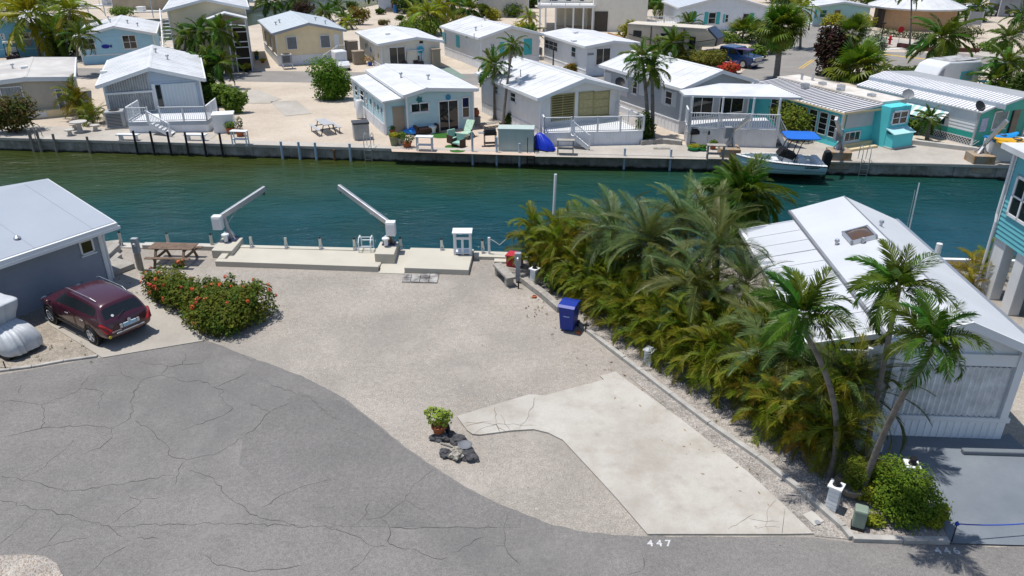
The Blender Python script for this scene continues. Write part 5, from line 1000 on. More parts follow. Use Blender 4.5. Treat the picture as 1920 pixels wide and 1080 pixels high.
# maroon car
def car(label, loc, rz, paint, cat='car', name='parked_car', detail=True, scale=1.0, sides=None):
    t = thing(name, label, cat, loc, rz); t.scale = (scale,)*3
    ST = [(2.36, .40, .62, .66, .68, .45), (2.22, .30, .84, .82, .86, .55), (1.75, .28, .92, .92, .97, .6), (1.12, .27, .935, 1.0, 1.08, .66), (.3, .27, .94, 1.02, 1.60, .62), (-.55, .27, .94, 1.03, 1.67, .63), (-1.45, .27, .945, 1.06, 1.63, .62), (-1.9, .30, .93, 1.1, 1.56, .66), (-2.33, .36, .89, .98, 1.03, .76), (-2.42, .42, .8, .72, .76, .5)]
    b = MB(); rows = []
    for (x, zb, w, zbelt, zr, wr) in ST:
        half = [(w*.8, zb), (w*.97, zb+.1), (w, .68 if zbelt > .75 else zb+.2), (w*.965, zbelt), (wr*1.06, zr-.07), (wr*.8, zr)]
        rows.append([b.vert((x, y, z)) for y, z in half]+[b.vert((x, 0, zr+.015))]+[b.vert((x, -y, z)) for y, z in half[::-1]])
    n_ = len(rows[0]); glass = set()
    for i, (A, B) in enumerate(zip(rows, rows[1:])):
        for j in range(n_-1):
            b.f.append([A[j], A[j+1], B[j+1], B[j]]); b.mi.append(0)
            side = j in (3, 8); top = j in (4, 5, 6, 7)
            if (side and 3 <= i <= 6) or (top and i in (3, 7)): glass.add(len(b.f)-1)
        b.f.append([A[-1], A[0], B[0], B[-1]]); b.mi.append(0)
    b.f.append(rows[0][::-1]); b.f.append(rows[-1]); b.mi += [0, 0]
    me = b.mesh('body', [paint, GLASS], fix=False); bm = bmesh.new(); bm.from_mesh(me); bm.faces.ensure_lookup_table(); gf = [bm.faces[i] for i in glass]
    sf = [f for f in gf if abs(f.calc_center_median().y) > .5 and f.calc_center_median().x > -2.05 and f.calc_center_median().x < .9]; rest = [f for f in gf if f not in sf]
    bmesh.ops.recalc_face_normals(bm, faces=bm.faces)
    for f in sf: f.material_index = 1
    for f in [q for sd in (1, -1) for q in bmesh.ops.inset_region(bm, faces=[f for f in sf if f.calc_center_median().y*sd > 0], thickness=.03, depth=-.012)['faces']]: f.material_index = 0
    fr_ = [f for f in rest if f.calc_center_median().x > 0]; rr_ = [f for f in rest if f.calc_center_median().x < 0]
    for grp in (fr_, rr_):
        if grp:
            for f in grp: f.material_index = 1
            for f in bmesh.ops.inset_region(bm, faces=grp, thickness=.05, depth=-.012)['faces']: f.material_index = 0
    bm.to_mesh(me); bm.free(); o = bpy.data.objects.new('body', me); C.objects.link(o); o.parent = t
    bv = o.modifiers.new('sub', 'SUBSURF'); bv.levels = bv.render_levels = 2 if detail else 1; me.polygons.foreach_set('use_smooth', [True]*len(me.polygons))
    RIM = mat('alloy', (.55, .56, .58), .3, .5, .6, var=.05); TYRE = mat('tyre', (.015, .015, .016), .8, var=.1)
    for x in (1.42, -1.4):
        for s_ in (1, -1):
            M = Matrix.Translation((x, s_*.82, .36)) @ Matrix.Rotation(-s_*pi/2, 4, 'X')
            MB(Matrix.Translation((x, s_*.925, .37)) @ Matrix.Rotation(-s_*pi/2, 4, 'X')).lathe([(.43, -.12), (.43, .012), (.1, .012)], 20).build('wheel_arch', BLACK, t)
            w = MB(M).lathe([(.2, -.11), (.33, -.12), (.36, -.07), (.36, .1), (.33, .145), (.24, .145), (.23, .1)], 24).build('wheel', TYRE, t); shade_auto(w); r = MB(M); r.lathe([(.235, .09), (.245, .13), (.225, .145), (.21, .11)], 20); r.lathe([(.06, .1), (.06, .135), (.02, .14)], 10)
            for k in range(5): a = 2*pi*k/5; r.bar((.03*cos(a), .03*sin(a), .125), (.225*cos(a), .225*sin(a), .13), .085, .03)
            r.build('rim', RIM, w); MB(M).lathe([(.21, .08), (.2, .1), (.02, .1)], 14).build('brake', DARK, w)
    RED = mat('tail_red', (.3, .012, .01), .2, .6, var=.1)
    for s_ in (1, -1):
        if detail:
            b = MB(); P = [(-2.12, s_*.885, 1.0), (-2.13, s_*.93, .95), (-2.36, s_*.84, .66), (-2.45, s_*.66, .64), (-2.44, s_*.68, .73), (-2.33, s_*.8, .92)]; q = [Vector(p)+Vector((-.03, s_*.03, .01)) for p in P]; b.face(q); b.face([Vector(p)+Vector((.05, -s_*.08, -.02)) for p in P])
            for i in range(6): j = (i+1) % 6; b.face([q[i], q[j], Vector(P[j])+Vector((.05, -s_*.08, -.02)), Vector(P[i])+Vector((.05, -s_*.08, -.02))])
            b.build('tail_light', RED, t); b = MB(); b.blob((1.05, s_*1.03, 1.08), .1, 1, 2, .05, (.7, 1.1, .75)); b.build('wing_mirror', paint, t, smooth=True)
            MB().tube([(.4, s_*.585, 1.63), (.2, s_*.6, 1.69), (-1.3, s_*.6, 1.69), (-1.6, s_*.57, 1.62)], .012, 6).build('roof_rail', METAL, t)
            for x in (.0, -1.0): MB().box((x-.1, s_*.945, .87), (x+.1, s_*.975, .9)).build('door_handle', METAL, t, bevel=.008)
            b = MB()
            for x in (.55, -.45, -1.15): b.box((x-.004, s_*.936, .4), (x+.004, s_*.9475, .98))
            b.box((-1.0, s_*.925, .36), (1.0, s_*.957, .42)); b.build('door_seam', DARK, t)
        MB().blob((2.2, s_*.66, .74), .16, 2, 2, .05, (.9, .8, .5)).build('headlight', mat('lamp_glass', (.6, .6, .58), .1, .6), t, smooth=True)
    if detail:
        MB().box((-2.49, -.24, .73), (-2.44, .24, .87)).build('licence_plate', mat('plate_blue', (.35, .5, .6), .4, var=.25, vs=18), t); MB().box((-2.475, -.52, .57), (-2.40, .52, .6)).build('bumper_step', RIM, t, bevel=.006)
        b = MB(); b.box((-2.475, -.36, .73), (-2.42, -.27, .87)); b.box((-2.475, .27, .73), (-2.42, .36, .87)); b.build('plate_trim', RIM, t); MB(Matrix.Translation((-2.46, 0, .93)) @ Matrix.Rotation(-pi/2, 4, 'Y')).lathe([(.035, 0), (.065, 0), (.065, .02), (.035, .02)], 14).build('badge', RIM, t)
        text('MURANO', (-2.478, .52, .69), .075, RIM, (pi/2, 0, -pi/2), 'badge_lettering', t, .003, space=1.1); MB().tube([(.25, .1, 1.66), (.05, .1, 1.78)], .012, 6).build('antenna', BLACK, t); MB(Matrix.Translation((-2.19, .42, 1.17)) @ Matrix.Rotation(R(-55), 4, 'Y')).lathe([(.05, .03), (.05, .036), (.01, .037)], 12).build('sticker', TRIM, t); MB(Matrix.Translation((-2.445, .78, .54)) @ Matrix.Rotation(-pi/2, 4, 'Y')).lathe([(.06, 0), (.055, .02), (.01, .02)], 12).build('sticker', mat('sticker_yellow', (.5, .4, .02), .5), t); MB().bar((-2.2, -.02, 1.22), (-2.3, .3, 1.11), .02, .02).build('wiper', BLACK, t)
    return t
MAR = mat('maroon_paint', (.05, .006, .014), .28, .6, var=.06); MAR.node_tree.nodes['Principled BSDF'].inputs['Coat Weight'].default_value = .6
f_ = Vector((-.827, .562)); car('dark maroon crossover car parked nose in against the grey house', (-14.87, 23.9, .03), atan2(f_.y, f_.x), MAR, scale=.945)
t = thing('wheel_chock', 'small white block wedged by the maroon car front wheel', 'block', gp(93, 601), R(-30)); MB().prism([(-.12, -.07), (.12, -.07), (.12, .07), (-.12, .07)], .035, .15).build('block', TRIM, t, bevel=.015)
# covered golf cart
TARP = mat('silver_tarp', (.46, .48, .5), .5, .4, var=.1, vs=2, bump=.6, bs=5)
def drape(prof, n=64, seed=1, amp=.07):
    "closed draped shape from stacked rounded-rectangle rings (z, xmin, xmax, halfw, corner)"
    b = MB(); rings = []
    for k, (z, xa, xb, hw, pw) in enumerate(prof):
        ring = []
        for j in range(n):
            a = 2*pi*j/n; c, s_ = cos(a), sin(a); rr = (abs(c)**pw+abs(s_)**pw)**(-1/pw); fold = amp*(.35+.65*(len(prof)-1-k)/(len(prof)-1))*(.7-1.6*abs(noise.noise(Vector((c*2.6, s_*2.6, seed+z*.9))))-.9*abs(noise.noise(Vector((c*6, s_*6, seed*2+z*1.6)))))
            ring.append(b.vert(((xa+xb)/2+(xb-xa)/2*c*rr*(1+fold), hw*s_*rr*(1+fold), z+fold*.35)))
        rings.append(ring)
    for A, B in zip(rings, rings[1:]):
        for j in range(n): b.f.append([A[j], A[(j+1) % n], B[(j+1) % n], B[j]]); b.mi.append(0)
    b.f.append(rings[-1]); b.mi.append(0); return b
t = thing('covered_golf_cart', 'golf cart under a crumpled silver tarpaulin at the left edge', 'golf cart', (-17.15, 22.25, 0), R(-24))
pr = [(.16, -1.2, 1.2, .58, 5), (.3, -1.22, 1.25, .62, 5), (.5, -1.2, 1.25, .62, 5), (.72, -1.18, 1.12, .58, 5), (.84, -1.15, 1.0, .55, 4.5), (.9, -1.1, .85, .5, 4), (.95, -1.05, .6, .42, 4), (1.05, -1.0, .3, .5, 5)]
o = drape(pr, 96, 3, .17).build('body_cover', TARP, t, smooth=True, sub=1); pr = [(1.0, -1.1, .32, .5, 6), (1.2, -1.15, .4, .54, 6), (1.45, -1.18, .48, .58, 8), (1.66, -1.2, .53, .6, 9), (1.7, -1.2, .53, .6, 9), (1.73, -1.12, .46, .54, 8), (1.745, -.6, .1, .25, 3)]
drape(pr, 96, 9, .07).build('roof_cover', TARP, t, smooth=True)
for x in (-.8, .85):
    for y in (-.48, .48): MB(Matrix.Translation((x, y, .17)) @ Matrix.Rotation(pi/2, 4, 'X')).lathe([(.1, -.08), (.17, -.08), (.17, .08), (.1, .08)], 16).build('wheel', BLACK, t)
t = thing('steel_stake', 'thin rusty stake at the road edge in front of the covered cart', 'stake', gp(12, 694)); MB().tube([(0, 0, 0), (-.05, .05, .3)], .018, 6).build('stake', DARK, t)
# rocks and pot by the slab
ROCK = mat('dark_rock', (.075, .075, .08), .95, var=.45, vs=6, bump=1, bs=9); CORAL = mat('coral_rock', (.42, .39, .33), .95, var=.35, vs=12, col2=(.08, .07, .06), c2s=9, bump=1, bs=14)
RK = [((822, 826), .17, (1.5, .8, .55), ROCK, 'long dark rock left of the terracotta pot'), ((836, 826), .15, (.9, 1.1, .9), ROCK, 'upright dark rock against the terracotta pot'), ((851, 820), .16, (1, 1, .8), ROCK, 'small dark rock behind the rock ring'), ((863, 827), .24, (1.15, .85, .65), ROCK, 'largest dark rock at the right of the ring'), ((833, 852), .19, (.95, .9, .75), ROCK, 'rounded dark rock at the left of the pale coral rock'), ((853, 858), .22, (1.05, .9, .8), CORAL, 'pale pitted coral rock in the middle of the ring'), ((880, 862), .22, (1.1, .9, .75), ROCK, 'dark rock at the lower right of the ring'), ((842, 812), .12, (.6, .6, 1.6), ROCK, 'tall thin dark rock beside the terracotta pot')]
for i, ((x, y), r, sq, m_, s_) in enumerate(RK):
    p = gp(x, y); t = thing('garden_rock', s_, 'rock', p, i, 'rocks around the terracotta pot'); MB().blob((0, .06, r*sq[2]*.45), r*.95, i+1, 3, .5, sq).build('rock', m_, t)
t = thing('stone_dish', 'round grey stone dish lying on the rock ring', 'dish', gp(872, 843), 0); b = MB(); b.lathe([(.09, .02), (.17, .14), (.2, .17), (.175, .19), (.15, .165), (.02, .15)], 20); shade_auto(b.build('dish', mat('slate_dish', (.17, .18, .2), .7, var=.1), t))
t = thing('stepping_stick', 'short forked stick lying between the rocks', 'stick', gp(842, 838)); MB().tube([(-.25, .12, .05), (0, 0, .06), (.2, -.1, .03)], .02, 6).build('stick', GREYW, t)
TERRA = mat('terracotta', (.3, .09, .035), .7, var=.15); t = thing('potted_plant', 'bushy lime green plant in a terracotta pot beside the concrete slab', 'potted plant', gp(824, 817)); b = MB(); b.lathe([(.13, 0), (.19, .3), (.22, .3), (.22, .37), (.18, .37), (.16, .33)], 18); shade_auto(b.build('pot', TERRA, t)); foliage(t, leafmat('lime', (.17, .25, .03), (.24, .3, .05)), [(-.1, 0, .62, .26, .22, .2), (.16, 0, .6, .22, .2, .22), (.02, .05, .72, .2, .18, .14), (-.3, 0, .8, .1, .1, .1), (.32, 0, .74, .11, .1, .12), (-.16, .1, .85, .1, .1, .1), (.15, -.1, .86, .1, .1, .1)], 620, .042, 5, asp=.7)
# front corner things
t = thing('potted_topiary', 'round clipped topiary in a wide stone bowl at the front corner', 'potted plant', gp(1594, 924)); b = MB(); b.lathe([(.2, 0), (.36, .12), (.4, .26), (.43, .3), (.38, .32), (.33, .26)], 20); shade_auto(b.build('bowl', mat('stone_bowl', (.24, .21, .17), .85, var=.2), t)); foliage(t, leafmat('topiary', (.08, .12, .012), (.16, .17, .02)), [(0, 0, .66, .34, .34, .4), (0, 0, .9, .22, .22, .22)], 2600, .035, 6, asp=.35)
t = thing('empty_pot', 'tilted brown clay bowl of earth behind the topiary', 'pot', gp(1632, 897)); b = MB(Matrix.Rotation(R(12), 4, 'X')); b.lathe([(.2, .02), (.38, .3), (.42, .36), (.38, .37), (.34, .3), (.02, .27)], 20); shade_auto(b.build('bowl', mat('brown_bowl', (.17, .11, .07), .8, var=.25), t))
t = thing('utility_pedestal', 'green plastic utility pedestal on a black base at the front corner', 'pedestal', gp(1607, 990), R(-25)); MB().box((-.15, -.15, 0), (.15, .15, .1)).build('base', BLACK, t); b = MB(); b.prism([(-.14, -.14), (.14, -.14), (.14, .14), (-.14, .14)], .1, .52); b.build('body', mat('pedestal_green', (.2, .25, .2), .5, var=.05), t, bevel=.03); MB().box((-.15, -.15, .5), (.15, .15, .62)).build('cap', MATS['pedestal_green'], t, bevel=.04)
t = thing('meter_box', 'white concrete meter box lid set in the shell gravel', 'lid'); P = px([(1504, 967), (1522, 959), (1545, 979), (1527, 988)]); MB().prism([(v.x, v.y) for v in P], 0, .045).build('lid', PALEC, t, bevel=.01); c = gp(1533, 979, .05); MB().lathe([(.055, 0), (.07, 0), (.07, .006), (.055, .006)], 16, tuple(c)).build('cover_ring', GSH, t)
a, c = gp(1802, 852), gp(1975, 857); t = thing('wheel_stop', 'blue grey concrete wheel stop lying across the painted driveway', 'wheel stop'); b = MB(); b.bar(a+Vector((0, 0, .11)), c+Vector((0, 0, .11)), .17, .14); b.build('stop', mat('stop_grey', (.15, .17, .19), .6, var=.1), t, bevel=.035)
a = gp(1783, 1019); t = thing('rope_stake', 'slim stake with a knotted blue rope at the driveway entrance', 'stake', a); MB().tube([(0, 0, 0), (.03, .05, .62)], .014, 8).build('stake', DARK, t); RB = mat('rope_blue', (.02, .06, .35), .7, var=.15); MB().blob((.03, .05, .55), .05, 3, 2, .5).build('knot', RB, t); pts = [Vector((.03, .05, .55))+Vector((3.4*u, .35*u, -.32*4*u*(1-u)*.5)) for u in [i/12 for i in range(13)]]; MB().tube(pts, .014, 6).build('rope', RB, t)
# poles at the water
t = thing('white_pole', 'tall white pole rising from the canal behind the palm hedge', 'pole', (1.7, near_wall(1.7)+.35, WZ-.5)); MB().tube([(0, 0, 0), (.12, .1, 4.85)], .06, 10).build('pole', TRIM, t)
t = thing('outrigger_pole', 'thin white double pole behind the metal roof ridge', 'pole', (16.6, near_wall(16.6)+.3, WZ-.5)); MB().tube([(0, 0, 0), (-.1, .05, 4.8)], [.035, .022], 8).build('pole', TRIM, t); MB().tube([(-.16, 0, 1.0), (-.2, .05, 4.5)], .012, 6).build('line', METAL, t)
t = thing('dock_piling', 'short white piling at the water beyond the metal roof', 'piling', (17.9, near_wall(17.9)+.3, WZ-.5)); MB().cyl((0, 0, 0), .12, 2.2, 10).build('piling', TRIM, t)
t = thing('low_white_wall', 'low white wall along the seawall under the turquoise house', 'wall'); MB().prism([(16.8, near_wall(16.8)-.5), (21, near_wall(21)-.5), (21, near_wall(21)-.3), (16.8, near_wall(16.8)-.3)], 0, .5).build('wall', WHITE, t)
# ================================================================ FAR BANK THINGS
def ppm(p): return FPX/(p.y*cos(PITCH)+(CAMH-p.z)*sin(PITCH))       # pixels per metre at a place
NAVY = mat('navy_pile', (.012, .014, .022), .5, var=.1); PBLUE = mat('blue_pile', (.33, .42, .5), .6, var=.12); PWOOD = mat('grey_pile', (.24, .22, .19), .9, var=.3, vs=4)
def pile(x, ytop, label, m, r=.07, name='mooring_pile', group=None, lean=0):
    p = gp(x, ytop+30); wx = p.x
    for _ in range(4): wy = far_wall(wx)-.36; q = up(x, ytop, Vector((0, wy, 0))); wx = q.x
    t = thing(name, label, 'pile', (wx, wy, WZ-.6), 0, group); MB().tube([(0, 0, 0), (lean, 0, q.z-WZ+.6)], r, 8).build('pile', m, t)
od = ['first', 'second', 'third', 'fourth', 'fifth', 'sixth']
for i, x in enumerate((249, 281, 313, 346, 379, 411)): pile(x, 245+i*.9, '%s black mooring pile from the left in front of the cottage deck' % od[i], NAVY, .075, group='black mooring piles')
for i, (x, y) in enumerate(((52, 242), (66, 242), (97, 251), (161, 256))): pile(x, y, '%s grey timber pile from the left edge of the far seawall' % od[i], PWOOD, .08, group='grey timber piles', lean=.05)
for i, (x, y) in enumerate(((526, 265), (559, 266), (590, 267), (655, 269))): pile(x, y, '%s pale blue pile along the vacant sand lot' % od[i], PBLUE, .08, group='pale blue piles')
pile(626, 281, 'short rusty pile stub along the vacant sand lot', mat('rust', (.15, .07, .03), .9, var=.3))
for x, y, s_ in ((885, 247, 'tall white pile with lamp in front of the seafoam house patio'), (931, 257, 'tall grey pile left of the teal dock box'), (974, 269, 'white pile in front of the teal dock box'), (1172, 278, 'grey pile in front of the white baluster deck'), (1259, 280, 'grey pile left of the porch cleaning table')): pile(x, y, s_, PBLUE, .07)
def ladder(x, y, label, m=METAL, w=.45):
    p = gp(x, y); p.y = far_wall(p.x)-.02; t = thing('dock_ladder', label, 'ladder', p, R(-5.8)); b = MB()
    for s_ in (-w/2, w/2): b.tube([(s_, .35, .05), (s_, .3, .75), (s_, .1, .95), (s_, -.2, .9), (s_, -.34, .6), (s_, -.34, -1.3)], .025, 7)
    b.build('rail', m, t); b = MB()
    for z in (-.1, -.4, -.7, -1.0): b.bar((-w/2, -.34, z), (w/2, -.34, z), .06, .03)
    b.build('rung', m, t)
ladder(687, 285, 'aluminium ladder on the far seawall beside the sand lot'); ladder(997, 293, 'low ladder on the far seawall below the teal dock box', DARK); ladder(1624, 306, 'chrome hoop ladder on the far seawall right of the boat'); ladder(62, 262, 'old timber ladder on the far seawall, left edge', PWOOD)
def table(x, y, label, w, d, h, m, top=.05, name='side_table', rz=-6, cat='table', shelf=False, z=0):
    t = thing(name, label, cat, gp(x, y, z), R(rz)); MB().box((-w/2, -d/2, h-top), (w/2, d/2, h)).build('top', m, t, bevel=.01)
    for sx in (-1, 1):
        for sy in (-1, 1): MB().box((sx*(w/2-.08)-.035, sy*(d/2-.08)-.035, 0), (sx*(w/2-.08)+.035, sy*(d/2-.08)+.035, h-top)).build('leg', m, t)
    if shelf: MB().box((-w/2+.05, -d/2+.05, h*.4), (w/2-.05, d/2-.05, h*.44)).build('shelf', m, t)
    return t
def bench(x, y, label, w=1.5, m=PALEC, rz=-4):
    t = thing('garden_bench', label, 'bench', gp(x, y), R(rz)); MB().box((-w/2, -.2, .38), (w/2, .2, .46)).build('seat', m, t, bevel=.015)
    for s_ in (-1, 1): MB().box((s_*w*.33-.07, -.16, 0), (s_*w*.33+.07, .16, .38)).build('support', m, t)
bench(242, 264, 'white stone bench at the quay left of the deck stair', m=TRIM); bench(368, 264, 'white stone bench at the quay in front of the cottage deck', m=TRIM)
t = thing('round_stone_table', 'round concrete garden table with curved benches by the golden palm', 'table', gp(151, 248)); b = MB(); b.lathe([(.28, 0), (.18, .1), (.14, .5), (.25, .66), (.55, .68), (.55, .75)], 20); shade_auto(b.build('table', PALEC, t))
for a in (.4, 2.4, 4.5): b = MB(); b.lathe([(.16, 0), (.12, .3), (.3, .36), (.32, .43)], 12, (.95*cos(a), .95*sin(a), 0)); b.build('stool', PALEC, t)
def acunit(x, y, label, w=1.0, d=.9, h=.9, z=.1, stand=0):
    t = thing('air_conditioner', label, 'air conditioner', gp(x, y), R(20)); b = MB(); b.box((-w/2, -d/2, z), (w/2, d/2, z+h)); b.build('housing', mat('ac_grey', (.36, .37, .38), .5, var=.06), t, bevel=.02); b = MB()
    for k in range(9): b.box((-w/2+.08, -d/2-.015, z+.1+k*(h-.2)/9), (w/2-.2, -d/2+.0, z+.1+(k+.55)*(h-.2)/9))
    b.build('grille', mat('ac_dark', (.07, .07, .075), .6), t); MB().lathe([(.36, z+h), (.36, z+h+.03), (.05, z+h+.04)], 14).build('fan_guard', DARK, t); b = MB()
    if stand:
        for sx in (-1, 1):
            for sy in (-1, 1): b.box((sx*(w/2-.05)-.03, sy*(d/2-.05)-.03, 0), (sx*(w/2-.05)+.03, sy*(d/2-.05)+.03, z))
        b.build('stand', TRIM, t)
    else: MB().box((-w/2-.15, -d/2-.15, 0), (w/2+.15, d/2+.15, z)).build('pad', CONC, t)
acunit(221, 239, 'large grey air conditioner beside the cottage deck', 1.2, 1.0, 1.1); acunit(540, 129, 'grey air conditioner on a white stand in front of the cream house', 1.0, .8, .85, .55, 1); acunit(1009, 112, 'white wall air conditioner behind the yellow green palm', .8, .4, .7, .5, 1)
def boxy(name, label, cat, x, y, w, d, h, m, lid=None, rz=23, lidh=.12, over=.04, z=0):
    t = thing(name, label, cat, gp(x, y, z), R(rz)); MB().box((-w/2, -d/2, 0), (w/2, d/2, h)).build('body', m, t, bevel=.015); b = MB(); b.box((-w/2-over, -d/2-over, h), (w/2+over, d/2+over, h+lidh)); b.build('lid', lid or m, t, bevel=.015)
    b = MB()
    for k in range(1, 4): b.box((-w/2+w*k/4-.012, -d/2-.012, .04), (-w/2+w*k/4+.012, -d/2-.002, h-.04))
    b.build('panel_rib', m, t); return t
boxy('dock_box', 'tall white storage chest beside the planted palms', 'storage box', 423, 246, 1.35, 1.1, 1.15, TRIM, rz=14); boxy('storage_bin', 'grey resin storage bin with dark lid on the sand lot', 'storage box', 678, 260, 1.0, .85, 1.05, mat('resin_grey', (.36, .36, .35), .6), mat('lid_dark', (.06, .06, .065), .5), 18); boxy('dock_box', 'pale teal dock box on the quay between the two houses', 'storage box', 968, 281, 2.2, 1.0, 1.35, mat('teal_box', (.42, .5, .47), .5, var=.06), rz=-4)
TANC = mat('tan_cabinet', (.3, .25, .19), .6, var=.08); boxy('tall_cabinet', 'tall tan storage cabinet at the seafoam house front', 'cabinet', 748, 250, .8, .5, 1.75, TANC); boxy('tall_cabinet', 'tall tan cabinet at the right of the patio door house', 'cabinet', 818, 128, .8, .6, 1.75, TANC); boxy('tan_locker', 'larger tan locker beside the patio door house', 'locker', 661, 112, 1.2, .9, 1.8, TANC); boxy('tan_locker', 'smaller tan locker beside the patio door house', 'locker', 673, 120, 1.1, .9, 1.2, TANC)
t = thing('water_heater', 'white cylindrical water heater at the seafoam house side', 'water heater', gp(678, 222)+Vector((-.1, 0, 0))); b = MB(); b.lathe([(.24, .05), (.26, .1), (.26, 1.25), (.2, 1.35), (.05, 1.38)], 14); shade_auto(b.build('tank', TRIM, t)); MB().cyl((0, 0, 1.36), .04, .25, 8).build('flue', METAL, t)
GP = mat('grey_plastic', (.4, .41, .43), .6, var=.06)
t = thing('picnic_table', 'grey folding picnic table with two benches on the sand lot', 'picnic table', gp(611, 248), R(-60)); 
for k in range(4): MB().box((-.95, -.36+k*.185, .7), (.95, -.19+k*.185, .74)).build('top_plank', GP, t)
for y in (-.72, .72):
    for k in (0, 1): MB().box((-.95, y-.13+k*.135, .42), (.95, y-.01+k*.135, .45)).build('seat_plank', GP, t)
for x in (-.65, .65): b = MB(); b.bar((x, -.3, .7), (x, -.5, 0), .05, .05); b.bar((x, .3, .7), (x, .5, 0), .05, .05); b.bar((x, -.75, .4), (x, .75, .4), .05, .05); b.bar((x, -.78, .42), (x, -.78, 0), .04, .04); b.bar((x, .78, .42), (x, .78, 0), .04, .04); b.build('frame', DARK, t)
def fishtable(x, y, label, m=TRIM, w=1.1): return table(x, y, label, w, .5, .95, m, name='cleaning_table', shelf=True)
fishtable(452, 272, 'white cleaning table on the quay beside the potted plants'); fishtable(797, 283, 'white cleaning table on the patio edge'); fishtable(1060, 290, 'grey stone table on the quay in front of the deck', CONC); fishtable(1340, 300, 'dark cleaning table on the quay in front of the porch', GREYW)
# patio furniture of the seafoam house
t = thing('patio_sofa', 'dark brown wicker sofa against the seafoam house wall', 'sofa', gp(799, 250), R(23)); BRW = mat('wicker', (.05, .028, .02), .7, var=.2, vs=8); b = MB(); b.box((-.75, -.4, .1), (.75, .4, .35)); b.build('seat', BRW, t, bevel=.02); MB().box((-.75, .25, .35), (.75, .4, .85)).build('backrest', BRW, t, bevel=.02)
for s_ in (-1, 1): MB().box((s_*.75-.08, -.4, .1), (s_*.75+.08, .4, .6)).build('armrest', BRW, t, bevel=.02)
MB().box((-.6, -.38, .35), (.6, .22, .45)).build('cushion', mat('cushion_brown', (.14, .08, .06), .8), t, bevel=.03)
t = thing('white_pouf', 'round white side table at the end of the wicker sofa', 'table', gp(812, 250)); MB().lathe([(.2, 0), (.25, .1), (.25, .42), (.3, .45), (.28, .5)], 14).build('drum', TRIM, t)
t = thing('blue_raft', 'folded bright blue inflatable raft lying left of the sofa', 'raft', gp(774, 252)); RAFT = mat('raft_blue', (.01, .2, .62), .35, .5, var=.1)
for k, (p, r) in enumerate((((-.3, 0, .2), .3), ((.15, -.1, .22), .32), ((.0, .2, .35), .3), ((.4, .1, .18), .25))): MB().blob(p, r, k, 2, .3, (1.3, .9, .6)).build('fold', RAFT, t, smooth=True)
for x, y, r, s_ in ((828, 254, .75, 'in front of the wicker sofa'), (858, 282, .5, 'under the right patio chair'), (847, 275, .45, 'under the left patio chair')): t = thing('grass_mat', 'round green grass mat '+s_, 'mat', gp(x, y, .034)); MB().lathe([(r, 0), (r*.98, .015), (.1, .016)], 20).build('mat', mat('turf', (.03, .11, .015), .95, var=.3, vs=12), t)
def armchair(x, y, label, m, m2, rz):
    t = thing('patio_chair', label, 'chair', gp(x, y), R(rz)); MB().box((-.3, -.3, .25), (.3, .3, .36)).build('seat', m2, t, bevel=.02); MB().box((-.3, .22, .36), (.3, .32, .85)).build('backrest', m2, t, bevel=.02)
    for s_ in (-1, 1): MB().box((s_*.32-.04, -.3, .0), (s_*.32+.04, .3, .55)).build('armrest', m, t, bevel=.01)
MINT = mat('mint_cushion', (.28, .48, .4), .7, var=.1); armchair(851, 268, 'brown patio chair with mint cushion, left of the pair', BRW, MINT, 40); armchair(860, 276, 'brown patio chair with mint cushion, right of the pair', BRW, MINT, -30)
t = thing('papasan_chair', 'reclining chair with green plaid cushion beside the patio door', 'chair', gp(878, 258), R(-20)); b = MB(); b.bar((-.3, -.6, .1), (-.3, .5, .9), .05, .05); b.bar((.3, -.6, .1), (.3, .5, .9), .05, .05); b.bar((-.3, .45, .0), (-.3, -.2, .6), .05, .05); b.bar((.3, .45, 0), (.3, -.2, .6), .05, .05); b.build('frame', BRW, t); b = MB(); b.extr([(-.7, .3), (-.1, .35), (.55, 1.0), (.5, 1.1), (-.15, .47), (-.7, .42)], -.28, .28, 'x'); b.build('cushion', mat('plaid', (.35, .5, .38), .8, var=.4, vs=10), t)
def grill(x, y, label, m=BLACK):
    t = thing('barbecue_grill', label, 'grill', gp(x, y), R(10)); b = MB(); b.box((-.4, -.25, .75), (.4, .25, .95)); b.build('firebox', m, t); b = MB(); b.extr([(-.25, .95), (.25, .95), (.2, 1.12), (0, 1.2), (-.2, 1.12)], -.36, .36, 'x'); b.build('lid', m, t); MB().box((-.75, -.2, .88), (-.4, .2, .91)).build('side_shelf', METAL, t)
    for sx in (-1, 1):
        for sy in (-1, 1): MB().box((sx*.36-.02, sy*.2-.02, 0), (sx*.36+.02, sy*.2+.02, .75)).build('leg', m, t)
    MB().box((-.36, -.2, .2), (.36, .2, .23)).build('shelf', m, t)
grill(919, 274, 'black barbecue grill left of the teal dock box'); grill(1302, 272, 'black barbecue grill in front of the porch base'); grill(1333, 272, 'brown wheeled grill in front of the porch base', BRW)
t = thing('chaise_lounge', 'low timber lounger at the corner of the patio', 'lounger', gp(922, 238), R(30)); 
for k in range(8): MB().box((-.95+k*.24, -.3, .28), (-.75+k*.24, .3, .32)).build('slat', GREYW, t)
for sx in (-1, 1): b = MB(); b.box((sx*.8-.04, -.3, 0), (sx*.8+.04, .3, .28)); b.build('leg', GREYW, t)
boxy('stone_plinth', 'grey stone plinth with urn at the seafoam house corner', 'plinth', 893, 234, .5, .5, .55, CONC, rz=20, lidh=.05); t = thing('clay_urn', 'brown glazed urn standing on the grey stone plinth', 'urn', gp(893, 234, .0)+Vector((0, 0, .6))); b = MB(); b.lathe([(.12, 0), (.24, .2), (.22, .42), (.12, .52), (.16, .58)], 14); shade_auto(b.build('urn', TERRA, t))
